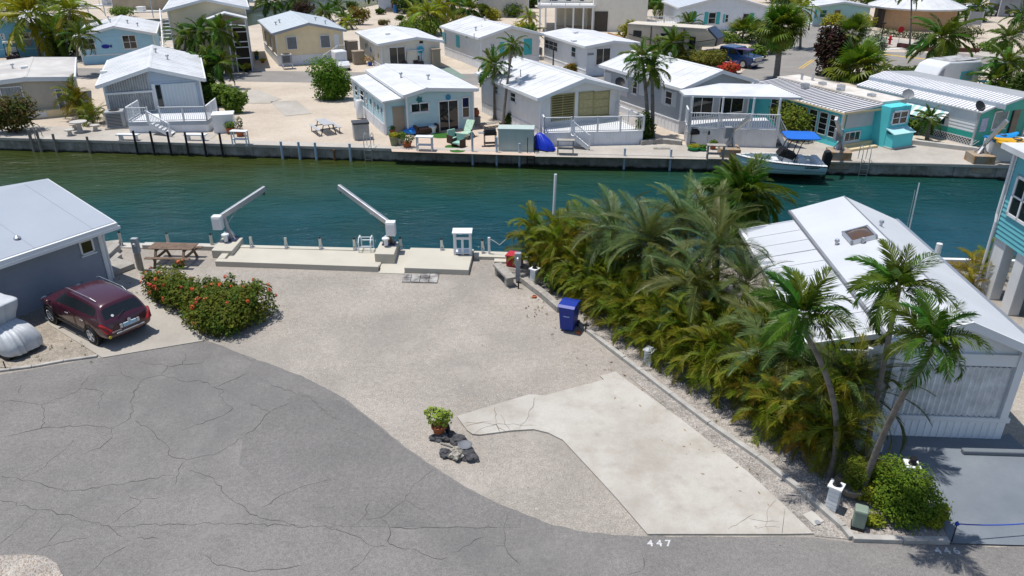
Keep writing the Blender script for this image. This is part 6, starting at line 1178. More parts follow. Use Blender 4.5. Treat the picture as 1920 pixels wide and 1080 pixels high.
t = thing('tarped_jet_ski', 'bright blue tarpaulin bundle between dock box and deck', 'covered boat', gp(1016, 281), R(-40)); o = drape([(.1, -.9, .9, .4, 3), (.4, -.85, .8, .42, 3), (.7, -.6, .4, .34, 3), (.95, -.4, .05, .2, 3), (1.05, -.3, -.1, .1, 2)], 40, 5, .25).build('tarp', mat('tarp_blue', (.006, .03, .42), .4, .4, var=.1), t, smooth=True)
# pots along the quay
def pot(x, y, label, r, h, pm, lm, pw, ph, n=350, seed=0, leaf=.06, group=None):
    t = thing('potted_plant', label, 'potted plant', gp(x, y), 0, group); b = MB(); b.lathe([(r*.7, 0), (r, h*.9), (r*1.1, h), (r*.9, h), (r*.8, h*.9)], 14); shade_auto(b.build('pot', pm, t))
    if lm: foliage(t, lm, [(0, 0, h+ph*.45, pw, pw, ph*.55), (pw*.3, 0, h+ph*.6, pw*.7, pw*.7, ph*.4)], n, leaf, seed)
LG, LY, LD = leafmat('fresh', (.07, .13, .02), (.12, .17, .02)), leafmat('yellowleaf', (.28, .25, .02), (.16, .18, .02)), leafmat('deep', (.035, .07, .014), (.06, .09, .015))
OLIVE = mat('olive_pot', (.22, .24, .14), .7)
for i, a in enumerate(((433, 250, 'green plant in terracotta pot by the white storage chest', .3, .4, TERRA, LG, .35, .4), (451, 255, 'thin dry plant in terracotta pot by the white storage chest', .3, .4, TERRA, LD, .25, .9), (455, 190, 'yellow flowering plant in a pot at the street behind the sand lot', .2, .3, OLIVE, LY, .3, .4), (735, 252, 'red pot with green plant at the seafoam house corner', .25, .35, TERRA, LG, .28, .3), (740, 273, 'olive square planter at the patio edge', .32, .6, OLIVE, LY, .35, .25), (752, 272, 'pale grey planter at the patio edge', .28, .5, PALEC, LG, .35, .35), (764, 277, 'clay pot with dark spreading plant at the patio edge', .28, .35, TERRA, LD, .5, .5), (1300, 282, 'long green planter box with yellow flowers below the grill', .4, .25, mat('green_box', (.03, .22, .08), .6), LY, .35, .15), (1317, 283, 'small green planter box beside the grill', .25, .2, mat('green_box', (0, 0, 0)), LG, .2, .2), (1336, 280, 'orange pot with green plant in front of the porch', .2, .25, TERRA, LG, .25, .35), (463, 135, 'yellow potted shrub beside the street in front of the tall house', .28, .35, DARK, LY, .5, .5), (482, 112, 'blue pot with plant beside the cream house', .25, .4, mat('blue_pot', (.03, .1, .16), .4), LG, .25, .5), (493, 118, 'low flowering plant at the cream house side', .2, .2, TERRA, LY, .35, .25), (682, 120, 'pot of mixed plants at the patio door house corner', .25, .3, TERRA, LY, .5, .6), (694, 123, 'pink flower pot beside the patio door house', .25, .3, mat('blue_pot2', (.02, .08, .4), .4), leafmat('mixed', (.2, .2, .05), (.4, .1, .1)), .5, .6))): pot(*a, seed=i)
for x, y, c_, s_ in ((711, 124, (.5, .12, .25), 'pink'), (722, 124, (.4, .1, .12), 'red'), (733, 125, (.03, .42, .5), 'aqua'), (748, 125, (.06, .07, .1), 'dark')): armchair(x, y, s_+' garden chair in front of the patio door house', mat('chair_'+s_, c_, .5), mat('chair_'+s_, c_, .5), 200)
# golf carts
def golfcart(x, y, label, rz, body, top, seat=TRIM, tarp=None):
    t = thing('golf_cart', label, 'golf cart', gp(x, y), R(rz)); b = MB(); b.extr([(-1.15, .25), (1.1, .25), (1.18, .5), (.85, .82), (.6, .85), (.45, .4), (-.1, .4), (-.15, .65), (-1.1, .7)], -.58, .58); b.build('body', body, t, bevel=.03)
    if tarp: drape([(.4, -1.0, .5, .58, 6), (1.0, -1.0, .45, .6, 7), (1.6, -.98, .5, .6, 8), (1.75, -.95, .5, .58, 8), (1.8, -.5, .1, .3, 4)], 40, 2, .06).build('cover', tarp, t, smooth=True)
    else:
        MB().box((-1.05, -.62, 1.72), (.6, .62, 1.79)).build('roof', top, t, bevel=.03); MB().box((-.6, -.5, .66), (-.1, .5, .8)).build('seat', seat, t, bevel=.03); MB().box((-.72, -.5, .8), (-.6, .5, 1.2)).build('backrest', seat, t, bevel=.03); b = MB()
        for sx in (-.9, .5):
            for sy in (-.52, .52): b.bar((sx+(.15 if sx > 0 else 0), sy, .7), (sx, sy, 1.73), .04, .04)
        b.build('roof_post', DARK, t)
    for sx in (-.78, .8):
        for sy in (-.5, .5): MB(Matrix.Translation((sx, sy, .22)) @ Matrix.Rotation(pi/2, 4, 'X')).lathe([(.1, -.09), (.22, -.09), (.22, .09), (.1, .09)], 14).build('wheel', BLACK, t)
golfcart(26, 112, 'dark golf cart with pale roof in front of the blue house', -60, mat('cart_dark', (.03, .02, .035), .4), TRIM); golfcart(640, 130, 'white golf cart with white cloth cover beside the cream house', -60, TRIM, TRIM, tarp=TRIM); golfcart(772, 128, 'golf cart with white roof in front of the patio door house', 200, mat('cart_dark', (0, 0, 0)), TRIM, BRW); golfcart(1396, 127, 'golf cart with purple roof beside the blue truck', -45, mat('cart_blue', (.03, .06, .2), .4), mat('cart_purple', (.07, .04, .12), .5))
# lamp posts, hydrant, signs
def lamppost(x, y, yt, label):
    p = gp(x, y); q = up(x+ (x-960)*.0, yt, p); t = thing('street_lamp', label, 'street lamp', p); h = q.z; MB().tube([(0, 0, 0), (0, 0, h*.97)], [.075, .05], 8).build('pole', DARK, t); MB().box((-.2, -.08, h*.97), (.2, .08, h*.97+.1)).build('lamp_head', DARK, t); MB().cyl((0, 0, 0), .14, .3, 10, .09).build('base', DARK, t)
lamppost(1037, 127, 92, 'black lamp post between the two pale houses'); lamppost(1516, 57, 8, 'black lamp post at the road beside the mint house'); lamppost(1644, 112, 42, 'leaning black lamp post at the junction in front of the clubhouse')
t = thing('fire_hydrant', 'red fire hydrant on the pavement in front of the clubhouse', 'hydrant', gp(1667, 84)); b = MB(); b.lathe([(.2, 0), (.2, .1), (.14, .12), (.14, .8), (.18, .82), (.12, 1.0), (.03, 1.05)], 12); b.build('barrel', mat('hydrant_red', (.45, .01, .02), .4), t); MB().bar((-.26, 0, .62), (.26, 0, .62), .14, .14).build('outlet', MATS['hydrant_red'], t)
t = thing('stop_sign', 'red octagonal stop sign seen from behind the hydrant', 'sign', gp(1683, 86)); MB().tube([(0, 0, 0), (0, 0, 2.1)], .03, 6).build('pole', METAL, t); MB(Matrix.Translation((0, -.04, 1.8)) @ Matrix.Rotation(pi/2, 4, 'X') @ Matrix.Rotation(pi/8, 4, 'Z')).lathe([(.38, 0), (.38, .02), (.02, .02)], 8).build('plate', MATS['hydrant_red'], t)
t = thing('notice_board', 'grey notice board frame beyond the big palm on the avenue', 'board', gp(1823, 60), R(-15)); b = MB(); b.bar((-.8, 0, 0), (-.8, 0, 2.6), .1, .1); b.bar((.8, 0, 0), (.8, 0, 2.6), .1, .1); b.build('post', METAL, t); MB().box((-.75, -.04, .9), (.75, .04, 2.5)).build('board', mat('board_grey', (.34, .34, .34), .7), t)
# low edging walls and brick planter
def lowwall(name, label, pts, h, w, m, cat='wall'):
    t = thing(name, label, cat)
    P = px(pts)
    for a, c in zip(P, P[1:]): MB().bar(a+Vector((0, 0, h/2)), c+Vector((0, 0, h/2)), w, h).build('wall_length', m, t, bevel=.02)
lowwall('kerb_wall', 'low grey kerb wall around the small palm bed, right quay', [(1672, 266), (1740, 274), (1830, 285)], .3, .3, PALEC); lowwall('brick_planter', 'low red brick planter wall along the avenue', [(1683, 88), (1750, 97), (1834, 98)], .45, .5, mat('dark_brick', (.13, .05, .045), .9, var=.25, vs=6)); lowwall('white_corner_wall', 'low curved white wall at the mint house corner', [(1538, 60), (1556, 58), (1580, 66)], .7, .25, TRIM); lowwall('stone_planter', 'low stone planter wall under the double palm', [(1200, 272), (1240, 268), (1278, 272)], .3, .35, CONC); lowwall('plank_walkway', 'weathered timber board on the quay under the double palm', [(1225, 279), (1256, 279)], .08, .4, GREYW, 'plank')
t = thing('balustrade', 'white balustrade along the far canal behind the light blue house', 'balustrade'); b = MB(); P = px([(279, 84), (308, 84)]); railing(b, P, .9, .3, 2, .08); b.build('railing', TRIM, t); lowwall('timber_fence', 'low timber edge wall behind the trailer lot', [(1140, 70), (1165, 78)], .6, .2, mat('orange_timber', (.4, .24, .12), .8))
# satellite dishes
def dish(p, label, m, aim):
    t = thing('satellite_dish', label, 'satellite dish', p, R(aim)); b = MB(Matrix.Rotation(R(55), 4, 'X') @ Matrix.Translation((0, 0, .0))); b.lathe([(.02, 0), (.2, .03), (.36, .1), (.35, .115), (.19, .045)], 18); shade_auto(b.build('reflector', m, t)); MB().tube([(0, 0, 0), (0, .15, -.2), (0, .2, -.6)], .025, 6).build('mast', METAL, t); MB().tube([(0, -.1, -.2), (0, -.5, .12)], .015, 6).build('arm', METAL, t)
def on_y(x, y, Y): d = ray(x, y); k = Y/d.y; return Vector((d.x*k, Y, CAMH+d.z*k))
dish(on_y(1162, 155, 53.2), 'black satellite dish on the grey porch house corner', DARK, 10); dish(on_y(1702, 178, 48.0), 'grey satellite dish at the turquoise house corner', mat('dish_grey', (.22, .23, .24), .5), -10); dish(on_y(1836, 200, 47.3), 'black satellite dish on the striped trailer roof edge', DARK, 15)
# boat on the far davits
BW = mat('boat_white', (.72, .73, .72), .3, .5, var=.03); BH = mat('boat_blue', (.42, .56, .6), .25, .5, var=.03); a, c = gp(1381, 298, .35), gp(1558, 312, .35); a.y = far_wall(a.x)-1.25; c.y = far_wall(c.x)-1.25; d = c-a
t = thing('centre_console_boat', 'pale blue white centre console boat hanging at the far seawall', 'boat', (a.x, a.y, -.55), atan2(d.y, d.x)); L = d.length; print('boat length', L)
b = MB(); rings = []
for i in range(13):
    u = i/12; x = L*u; w = 1.15*min(1, (sin(min(1, u*1.5)*pi/2))**.75) if u > 0 else .02; sh = 1.12-.3*u**.7+.0; k = .35*max(0, 1-u*3)**1.5; rings.append([b.vert((x+.0 if j else x+.35*(1-u)**6*0, y, z)) for j, (y, z) in enumerate(((-w, sh), (-w*.93, sh*.55+k*.5), (-w*.7, .22+k), (0, .02+k*1.6), (w*.7, .22+k), (w*.93, sh*.55+k*.5), (w, sh)))])
for A, B in zip(rings, rings[1:]):
    for j in range(6): b.f.append([A[j], A[j+1], B[j+1], B[j]]); b.mi.append(0)
b.f.append(rings[-1][::-1]); b.mi.append(0); shade_auto(b.build('hull', BH, t), 50)
def hw(u): return 1.15*min(1, (sin(min(1, u*1.5)*pi/2))**.75) if u > 0 else .02
b = MB()
for s_ in (-1, 1):
    pts = [(L*i/16, s_*hw(i/16), 1.12-.3*(i/16)**.7+.02) for i in range(17)]
    for p, q in zip(pts, pts[1:]): p2 = (p[0]+.05, p[1]-s_*min(.22, abs(p[1])), p[2]+.02); q2 = (q[0]+.0, q[1]-s_*min(.22, abs(q[1])), q[2]+.02); b.face([p, q, q2, p2])
b.build('gunwale', BW, t); b = MB()
for i in range(16):
    u, v = i/16, (i+1)/16; b.face([(L*u, -hw(u)*.97, .62), (L*v, -hw(v)*.97, .62), (L*v, hw(v)*.97, .62), (L*u, hw(u)*.97, .62)])
b.build('deck', BW, t); b = MB()
for s_ in (-1, 1): b.tube([(L*i/16, s_*(hw(i/16)+.012), 1.1-.3*(i/16)**.7) for i in range(17)], .03, 6)
b.build('rub_rail', BLACK, t); b = MB()
for s_ in (-1, 1): b.tube([(L*i/16, s_*(hw(i/16)*.95+.03), .62-.14*(i/16)+.2*max(0, 1-i/5)) for i in range(1, 17)], .018, 6)
b.build('hull_stripe', mat('boat_stripe', (.1, .16, .2), .4), t); b = MB(); b.box((L*.52, -.38, .62), (L*.64, .38, 1.35)); b.box((L*.42, -.35, .62), (L*.52, .35, .95)); b.build('console', BW, t, bevel=.05); MB().box((L*.70, -.45, .62), (L*.78, .45, 1.1)).build('leaning_post', BW, t, bevel=.04); MB().box((L*.9, -.8, .62), (L*.97, .8, 1.0)).build('stern_seat', BW, t, bevel=.04)
b = MB(); b.extr([(L*.47, 1.2), (L*.52, 1.6), (L*.68, 1.25), (L*.64, .95)], -.4, .4); b.build('console_cover', BLACK, t); b = MB()
for x in (L*.5, L*.64):
    for s_ in (-.45, .45): b.tube([(x, s_, .62), (x+.35, s_*.95, 1.9), (x+.6, s_*.9, 2.3)], .025, 6)
b.tube([(L*.5, -.45, 1.5), (L*.64, -.45, 1.5)], .02, 6); b.tube([(L*.5, .45, 1.5), (L*.64, .45, 1.5)], .02, 6); b.build('t_top_frame', BLACK, t); b = MB(); b.prism([(L*.52, -.75), (L*.58, -.95), (L*.84, -.95), (L*.9, -.75), (L*.9, .75), (L*.84, .95), (L*.58, .95), (L*.52, .75)], 2.29, 2.37); b.build('t_top', mat('bimini_blue', (.01, .12, .5), .6, var=.08), t, bevel=.04)
t2 = MB(); t2.extr([(L-.02, .35), (L+.28, .3), (L+.42, .6), (L+.5, 1.2), (L+.35, 1.5), (L+.05, 1.45), (L-.02, 1.1)], -.22, .22); t2.build('outboard', BLACK, t, bevel=.08); MB().extr([(L+.1, .35), (L+.3, .35), (L+.32, -.35), (L+.15, -.4)], -.06, .06).build('outboard_leg', BLACK, t); MB().lathe([(.1, 0), (.08, .25), (.02, .3)], 10, (L+.25, 0, -.35)).build('gearcase', BLACK, t)
text('LaGspeed', (L*.83, -1.135, .74), .2, BLACK, (pi/2, 0, 0), 'hull_lettering', t, .004, font_shear=.3)
# far davits
def fdavit(xb, yb, label, head, end, dy, cov):
    p = gp(xb, yb); p.y = far_wall(p.x)+.55; bs = thing('davit_base', label+', its concrete block', 'davit base', p, R(-6)); MB().box((-.6, -.75, -.5), (.6, .55, .55)).build('block', mat('rusty_block', (.34, .29, .23), .9, var=.25, col2=(.28, .16, .07), c2s=1.3), bs, bevel=.03)
    q = p+Vector((0, 0, .55)); t = thing('boat_davit', label, 'davit', q); hd = up(*head, q)-q; en = up(*end, Vector((0, q.y+dy, 0)))-q
    for a in ((-.25, -.2), (.25, -.2), (.25, .2), (-.25, .2)): MB().bar((a[0], a[1], 0), hd*.75, .12, .06).build('strut', GAL, t)
    MB().bar((0, 0, 0), hd, .14, .14).build('post', GAL, t); MB().bar(hd*.98, en, .16, .22).build('boom', GAL, t)
    if cov: c_ = up(*cov, q)-q; MB().box((c_.x-.22, c_.y-.2, c_.z-.35), (c_.x+.22, c_.y+.2, c_.z+.35)).build('motor_cover', GSH, t, bevel=.04)
fdavit(1374, 300, 'grey davit at the bow of the hanging boat', (1376, 244), (1408, 218), -1.6, (1365, 248)); fdavit(1580, 304, 'grey davit at the stern of the hanging boat', (1578, 256), (1568, 222), -1.6, (1572, 252)); fdavit(1842, 308, 'grey davit on a rusty block at the right quay', (1848, 268), (1888, 226), -.8, None)
t = thing('white_dinghy_box', 'large white tub holding kayaks at the right edge of the far quay', 'tub', gp(1890, 297), R(-8)); b = MB(); b.prism([(-1.4, -.8), (1.6, -.9), (2.2, .9), (-1.3, .8)], 0, 1.15); b.build('hull', BW, t, bevel=.05)
for nm_, lab, c_, x, y, z, rz in (('blue_kayak', 'bright blue kayak lying on the white tub', (.01, .25, .62), 1875, 262, 1.18, 20), ('yellow_kayak', 'yellow kayak lying on the white tub', (.65, .36, .01), 1905, 270, 1.18, -10), ('yellow_kayak', 'second yellow kayak lowest on the white tub', (.6, .33, .01), 1912, 277, 1.16, -10)):
    t = thing(nm_, lab, 'kayak', gp(x, y, z), R(rz)); b = MB(); rings = []
    for i in range(9):
        u = i/8; r = .36*(sin(pi*(.06+.88*u)))**.6; rings.append([b.vert((-1.3+2.6*u, r*cos(a), .16+.5*r*sin(a)+.15*(2*u-1)**4)) for a in [2*pi*k/10 for k in range(10)]])
    for A, B in zip(rings, rings[1:]):
        for j in range(10): b.f.append([A[j], A[(j+1) % 10], B[(j+1) % 10], B[j]]); b.mi.append(0)
    b.f += [rings[0], rings[-1]]; b.mi += [0, 0]; shade_auto(b.build('hull', mat('kayak_'+nm_, c_, .35, .5), t)); b = MB(); b.lathe([(.3, 0), (.24, .06), (.2, .0)], 12, (0, 0, .3)); b.build('cockpit', mat('cockpit', (.05, .05, .06), .6), t)
# vehicles across the canal
BLU = mat('truck_blue', (.006, .03, .11), .2, .6, var=.05)
def truck(label, p, rz, paint, sc=1):
    t = thing('pickup_truck', label, 'truck', p, rz); t.scale = (sc,)*3; b = MB(); b.extr([(-2.9, .45), (2.7, .45), (2.9, .7), (2.85, 1.1), (1.5, 1.22), (.75, 1.85), (-.95, 1.88), (-1.15, 1.22), (-2.95, 1.22)], -.98, .98); o = b.build('body', paint, t, bevel=.08)
    for s_ in (-1, 1):
        for (xa, xb) in ((.95, .1), (0, -.85)): MB().extr([(xa+.25 if xa > .5 else xa, 1.27), (xb, 1.27), (xb+.02, 1.74), (xa-.15, 1.74)], s_*.975, s_*.995).build('side_window', GLASS, t)
        for x in (1.85, -1.75): w = MB(Matrix.Translation((x, s_*.82, .42)) @ Matrix.Rotation(-s_*pi/2, 4, 'X')).lathe([(.2, -.1), (.42, -.1), (.42, .18), (.26, .2)], 18).build('wheel', BLACK, t); MB(Matrix.Translation((x, s_*.82, .42)) @ Matrix.Rotation(-s_*pi/2, 4, 'X')).lathe([(.27, .15), (.26, .21), (.03, .2)], 14).build('rim', METAL, w)
        MB().box((2.8, s_*.9, .85), (2.93, s_*.6, 1.08)).build('headlight', TRIM, t, bevel=.02)
    MB().box((2.82, -.55, .72), (2.94, .55, 1.1)).build('grille', METAL, t); MB().box((2.7, -.95, .42), (3.0, .95, .66)).build('bumper', METAL, t, bevel=.03); b = MB(); b.face([(1.46, -.85, 1.27), (1.46, .85, 1.27), (.82, .78, 1.83), (.82, -.78, 1.83)]); b.build('windscreen', GLASS, t); MB().box((-2.88, -.85, 1.2), (-1.25, .85, 1.235)).build('bed', BLACK, t); return t
truck('dark blue pickup truck parked by the travel trailer', gp(1372, 122), R(-48), BLU)
t = thing('travel_trailer', 'cream fifth wheel travel trailer with dark front cap behind the palms', 'trailer', gp(1268, 112), R(-30)); RVM = mat('rv_cream', (.42, .37, .3), .5, var=.05); b = MB(); b.extr([(-5.2, .7), (2.2, .7), (2.3, 1.6), (4.2, 1.75), (4.3, 2.5), (3.3, 3.35), (-5.2, 3.35)], -1.2, 1.2); b.build('body', RVM, t, bevel=.06); MB().box((-5.2, -1.22, 3.35), (3.2, 1.22, 3.45)).build('roof', mat('rv_roof', (.55, .5, .42), .6, var=.06), t, bevel=.03); b = MB(); b.extr([(3.33, 3.37), (4.33, 2.52), (4.25, 1.8), (4.36, 1.8), (4.45, 2.56), (3.4, 3.47)], -1.21, 1.21); b.build('front_cap', mat('rv_navy', (.01, .018, .05), .25, .5), t)
for x0, x1, z0, z1 in ((-4.5, -3.6, 2.2, 2.8), (1.6, 2.2, 1.3, 2.6), (.2, 1.0, 2.1, 2.7), (-1.5, -.4, 2.1, 2.7)): MB().box((x0, -1.235, z0), (x1, -1.202, z1)).build('window', GLASS, t)
b = MB()
for i in range(14): u = i/13; b.bar((-5+u*8.5, -1.22, 2.4-.6*sin(u*3)), (-5+(u+1/13)*8.5, -1.22, 2.4-.6*sin((u+1/13)*3)), .02, .07)
b.box((.9, -1.24, .8), (.98, -1.203, 3.3)); b.box((-2.6, -1.24, .8), (-2.52, -1.203, 3.3)); b.build('swoosh', mat('rv_stripe', (.03, .025, .025), .5), t)
for x in (-2.2, -1.3): MB(Matrix.Translation((x, -1.0, .4)) @ Matrix.Rotation(pi/2, 4, 'X')).lathe([(.15, -.1), (.4, -.1), (.4, .2), (.2, .2)], 16).build('wheel', BLACK, t)
p = gp(1760, 112, 2.5); t = thing('camper_trailer', 'white rounded camper trailer with turquoise window and awning, right', 'trailer', (p.x-1.5, p.y-1.5, 0), R(25)); CW = mat('camper_white', (.6, .62, .64), .4, var=.06); b = MB(); b.extr([(-.2, .5), (5.0, .5), (5.1, 2.2), (4.9, 2.5), (1.0, 2.62), (.2, 2.35), (-.3, 1.6), (-.35, .9)], -1.15, 1.15); b.build('body', CW, t, bevel=.12); MB().box((1.2, -1.0, 2.6), (4.7, 1.0, 2.66)).build('roof', mat('camper_roof', (.5, .5, .5), .7, var=.2, col2=(.15, .15, .15), c2s=1.5), t); o = MB().box((2.6, -1.2, 1.0), (4.1, -1.153, 1.75)).build('window', TURQ, t)
for k in range(4): MB().box((2.72, -1.215, 1.1+k*.15), (3.98, -1.202, 1.18+k*.15)).build('louvre', GSH, o)
b = MB(); b.extr([(-.36, 1.0), (.1, 2.0), (.5, 2.2), (.5, 1.1)], -1.162, -1.152); b.build('end_window', mat('camper_glass', (.3, .33, .38), .2), t); b = MB(); b.extr([(5.1, 2.15), (6.6, 1.9), (6.6, 1.98), (5.1, 2.25)], -1.0, 1.0); b.build('awning', mat('aqua_awning', (.25, .6, .62), .6), t); b = MB()
for q in (((6.5, -.9, 1.9), (5.2, -.9, .9)), ((6.5, .9, 1.9), (5.2, .9, .9)), ((5.1, -1, .9), (6.8, -1.2, .2))): b.bar(*q, .06, .06)
b.build('awning_arm', TURQ, t); table(1838, 167, 'turquoise garden table beside the camper', .9, .9, .7, TURQ)
SIL = mat('silver_paint', (.3, .32, .35), .3, .5, .3); BLKP = mat('black_paint', (.02, .021, .025), .25, .5)
car('silver car parked in front of the blue roofed shed', gp(1833, 29), R(-25), SIL, detail=False); truck('black pickup parked beside the silver car', gp(1872, 30), R(-28), BLKP, .9)
t = thing('kayak_stand', 'rainbow striped paddle board leaning beside the blue truck', 'paddle board', gp(1412, 124), R(20)); b = MB(); b.blob((0, 0, .45), .5, 2, 2, .1, (1.3, .3, .8)); b.build('board', mat('rainbow', (.5, .1, .03), .5, var=.2, col2=(.02, .35, .25), c2s=1.5), t, smooth=True)
t = thing('lobster_buoy', 'orange red buoy floating in the far canal', 'buoy', gp(489, 9, WZ)); MB().blob((0, 0, .3), .75, 1, 2, .05).build('ball', mat('buoy', (.6, .05, .02), .5), t, smooth=True)
def mboat(x, y, label, rz, c_=BW, L=6, top=None):
    t = thing('moored_boat', label, 'boat', gp(x, y, WZ), R(rz)); b = MB(); rings = []
    for i in range(9):
        u = i/8; w = 1.1*(sin(min(1, .04+u*1.4)*pi/2))**.8; rings.append([b.vert((L*(u-.5), yy, zz)) for yy, zz in ((-w, 1.1-.2*u), (-w*.7, .1), (0, -.2), (w*.7, .1), (w, 1.1-.2*u))])
    for A, B in zip(rings, rings[1:]):
        for j in range(4): b.f.append([A[j], A[j+1], B[j+1], B[j]]); b.mi.append(0)
        b.f.append([A[4], A[0], B[0], B[4]]); b.mi.append(0)
    b.f.append(rings[-1]); b.mi.append(0); b.build('hull', c_, t); MB().box((-.4, -.5, .9), (.8, .5, 1.7)).build('cabin', BW, t, bevel=.08)
    if top: MB().box((-1.0, -1, 2.4), (1.2, 1, 2.5)).build('canopy', top, t); b = MB(); [b.bar((sx, sy, 1.0), (sx, sy, 2.4), .05, .05) for sx in (-.8, 1.0) for sy in (-.8, .8)]; b.build('canopy_post', METAL, t)
mboat(270, 33, 'white boat with dark stripe moored beyond the light blue house', 175, BW, 7); mboat(470, 13, 'pale boat moored beside the orange buoy', 170, BH, 8, BW); mboat(205, 20, 'white boat on the far bank behind the palms', 160, BW, 6, mat('bimini_blue', (0, 0, 0))); mboat(160, 26, 'small white boat stored at the far marina', 30, BW, 5)
pts_ = [(168, 33, 2), (198, 30, 8), (288, 34, -20)]
for i, (x, y, yt) in enumerate(pts_): p = gp(x, y); q = up(x, yt, p); t = thing('marina_pole', ['thin white pole at the marina behind the light blue roof, left', 'thin white pole above the light blue roof ridge', 'tall white pole beside the two storey house'][i], 'pole', p); MB().tube([(0, 0, 0), (0, 0, min(q.z, 9))], .09, 6).build('pole', TRIM, t)
table(720, 8, 'timber cabin picnic table at the far canal', 2.4, 1.2, .8, mat('pale_timber', (.5, .4, .3), .8), name='deck_table', rz=0); t = thing('blue_barrel', 'blue barrel beside the far white cabin', 'barrel', gp(742, 24)); MB().lathe([(.35, 0), (.4, .3), (.4, .8), (.35, 1.15)], 14).build('barrel', mat('barrel_blue', (.03, .16, .4), .5), t); boxy('white_tank', 'white square tank beside the centre palms', 'tank', 826, 50, 1.9, 1.6, 1.5, mat('tank_white', (.5, .53, .55), .6), rz=10)
# ================================================================ FAR VEGETATION
def fpalm(bx, by, cx, cy, label, kind='cocofar', n=15, rpx=30, r=(.14, .09), e=(75, -45), seed=0, bend=.25, dead=0, trunk=None):
    b0 = gp(bx, by); tp = up(cx, cy, b0); Lf = {'cocofar': 2.0, 'yellow': 2.45, 'fan': 1.25, 'bigfan': 1.9, 'coco': 1.6, 'areca': 1.5}[kind]
    palm(label, b0, tp, kind, n+(5 if 'fan' not in kind else 0), rpx/ppm(tp)/Lf*1.38, r, e, trunk or TRUNK, 500+seed, bend, dead=dead)
FP = [(76, 109, 56, 30, 'tall yellow green palm in front of the blue house, top left', 'yellow', 20, 72), (112, 108, 112, 60, 'green palm between the blue houses', 'cocofar', 16, 36), (125, 110, 132, 22, 'tall yellow green palm behind the light blue roof edge', 'yellow', 16, 42), (143, 142, 150, 68, 'slim dark palm beside the light blue house', 'cocofar', 14, 30),
 (345, 140, 350, 70, 'palm at the left front of the tall cream house', 'cocofar', 15, 30), (366, 143, 374, 58, 'palm in the middle front of the tall cream house', 'cocofar', 15, 30), (404, 143, 412, 58, 'palm in front of the stair tower', 'cocofar', 16, 34), (398, 166, 388, 112, 'front palm at the cottage roof corner', 'cocofar', 16, 32), (420, 168, 412, 120, 'right palm beside the cottage, over the street', 'cocofar', 15, 32), (385, 170, 372, 122, 'left palm hard against the cottage roof', 'cocofar', 14, 26),
 (612, 40, 610, 22, 'palm behind the cream house roof', 'cocofar', 14, 22), (640, 46, 645, 34, 'low palm right of the cream house roof', 'cocofar', 13, 20), (662, 55, 653, 42, 'small yellow palm behind the patio door house', 'yellow', 12, 18), (648, 18, 632, 12, 'palm on the far canal edge', 'cocofar', 12, 20), (500, 25, 508, 2, 'palm beside the orange buoy on the canal edge', 'cocofar', 14, 26), (560, 22, 556, -2, 'second palm on the far canal edge', 'cocofar', 14, 24),
 (776, 58, 778, 28, 'yellow green palm left of the centre clump', 'yellow', 16, 26), (806, 66, 803, 26, 'large yellow green palm of the centre clump', 'yellow', 18, 32), (815, 62, 822, 12, 'tall palm behind the centre clump', 'yellow', 15, 30), (880, 40, 880, 18, 'broad green palm behind the turquoise shuttered roof', 'cocofar', 18, 32), (845, 30, 846, 8, 'palm left of the broad centre palm', 'cocofar', 14, 26),
 (909, 119, 897, 80, 'left slim palm in front of the turquoise shutters', 'cocofar', 12, 20), (922, 116, 924, 68, 'upright slim palm in front of the turquoise shutters', 'cocofar', 12, 20), (943, 237, 962, 84, 'tallest slim palm rising beside the yellow shutter house', 'cocofar', 14, 24), (927, 224, 927, 122, 'dark slim palm rising left of the yellow shutter house', 'cocofar', 15, 32), (988, 108, 996, 62, 'palm between the turquoise shutters and the low grey house', 'cocofar', 13, 22), (992, 52, 992, 32, 'small yellow palm left of the stilt house', 'yellow', 13, 18),
 (1215, 258, 1204, 108, 'left trunk of the double palm before the grey porch house', 'cocofar', 15, 34), (1223, 258, 1222, 128, 'right trunk of the double palm before the grey porch house', 'cocofar', 15, 34), (1262, 122, 1264, 82, 'broad palm in front of the travel trailer', 'cocofar', 16, 32), (1240, 118, 1236, 92, 'palm left of the broad palm at the travel trailer', 'cocofar', 14, 26), (1292, 72, 1292, 46, 'palm at the bungalow corner above the trailer', 'cocofar', 14, 26), (1245, 34, 1243, 8, 'palm beside the bungalow side deck', 'cocofar', 14, 22), (1184, 38, 1186, 2, 'left of three tall thin palms behind the stilt house', 'cocofar', 11, 18), (1193, 38, 1196, -2, 'middle of three tall thin palms behind the stilt house', 'cocofar', 11, 18), (1196, 38, 1208, 0, 'right of three tall thin palms behind the stilt house', 'cocofar', 11, 18),
 (1500, 92, 1502, 16, 'yellow green palm behind the shaggy fan palm', 'yellow', 16, 30), (1705, 90, 1708, -20, 'very tall thin palm in front of the clubhouse', 'cocofar', 12, 26), (1755, 40, 1756, 8, 'palm at the right side of the clubhouse', 'cocofar', 14, 24), (1795, 45, 1795, 12, 'dense palm right of the clubhouse', 'cocofar', 16, 30), (1745, 135, 1768, 72, 'big drooping palm at the avenue', 'cocofar', 20, 50), (1880, 175, 1888, 120, 'palm at the right edge beside the camper', 'cocofar', 16, 36), (1848, 178, 1868, 150, 'bushy palm right of the camper', 'cocofar', 18, 34), (1895, 120, 1893, 72, 'palm in front of the pergola building', 'cocofar', 15, 30), (1915, 60, 1915, 30, 'palm at the right edge of the picture, top', 'cocofar', 14, 26), (1737, 266, 1743, 222, 'small double trunk palm on the right quay bed', 'cocofar', 14, 26), (1635, 140, 1658, 124, 'small yellow palm between the fan palms and the camper', 'yellow', 11, 16)]
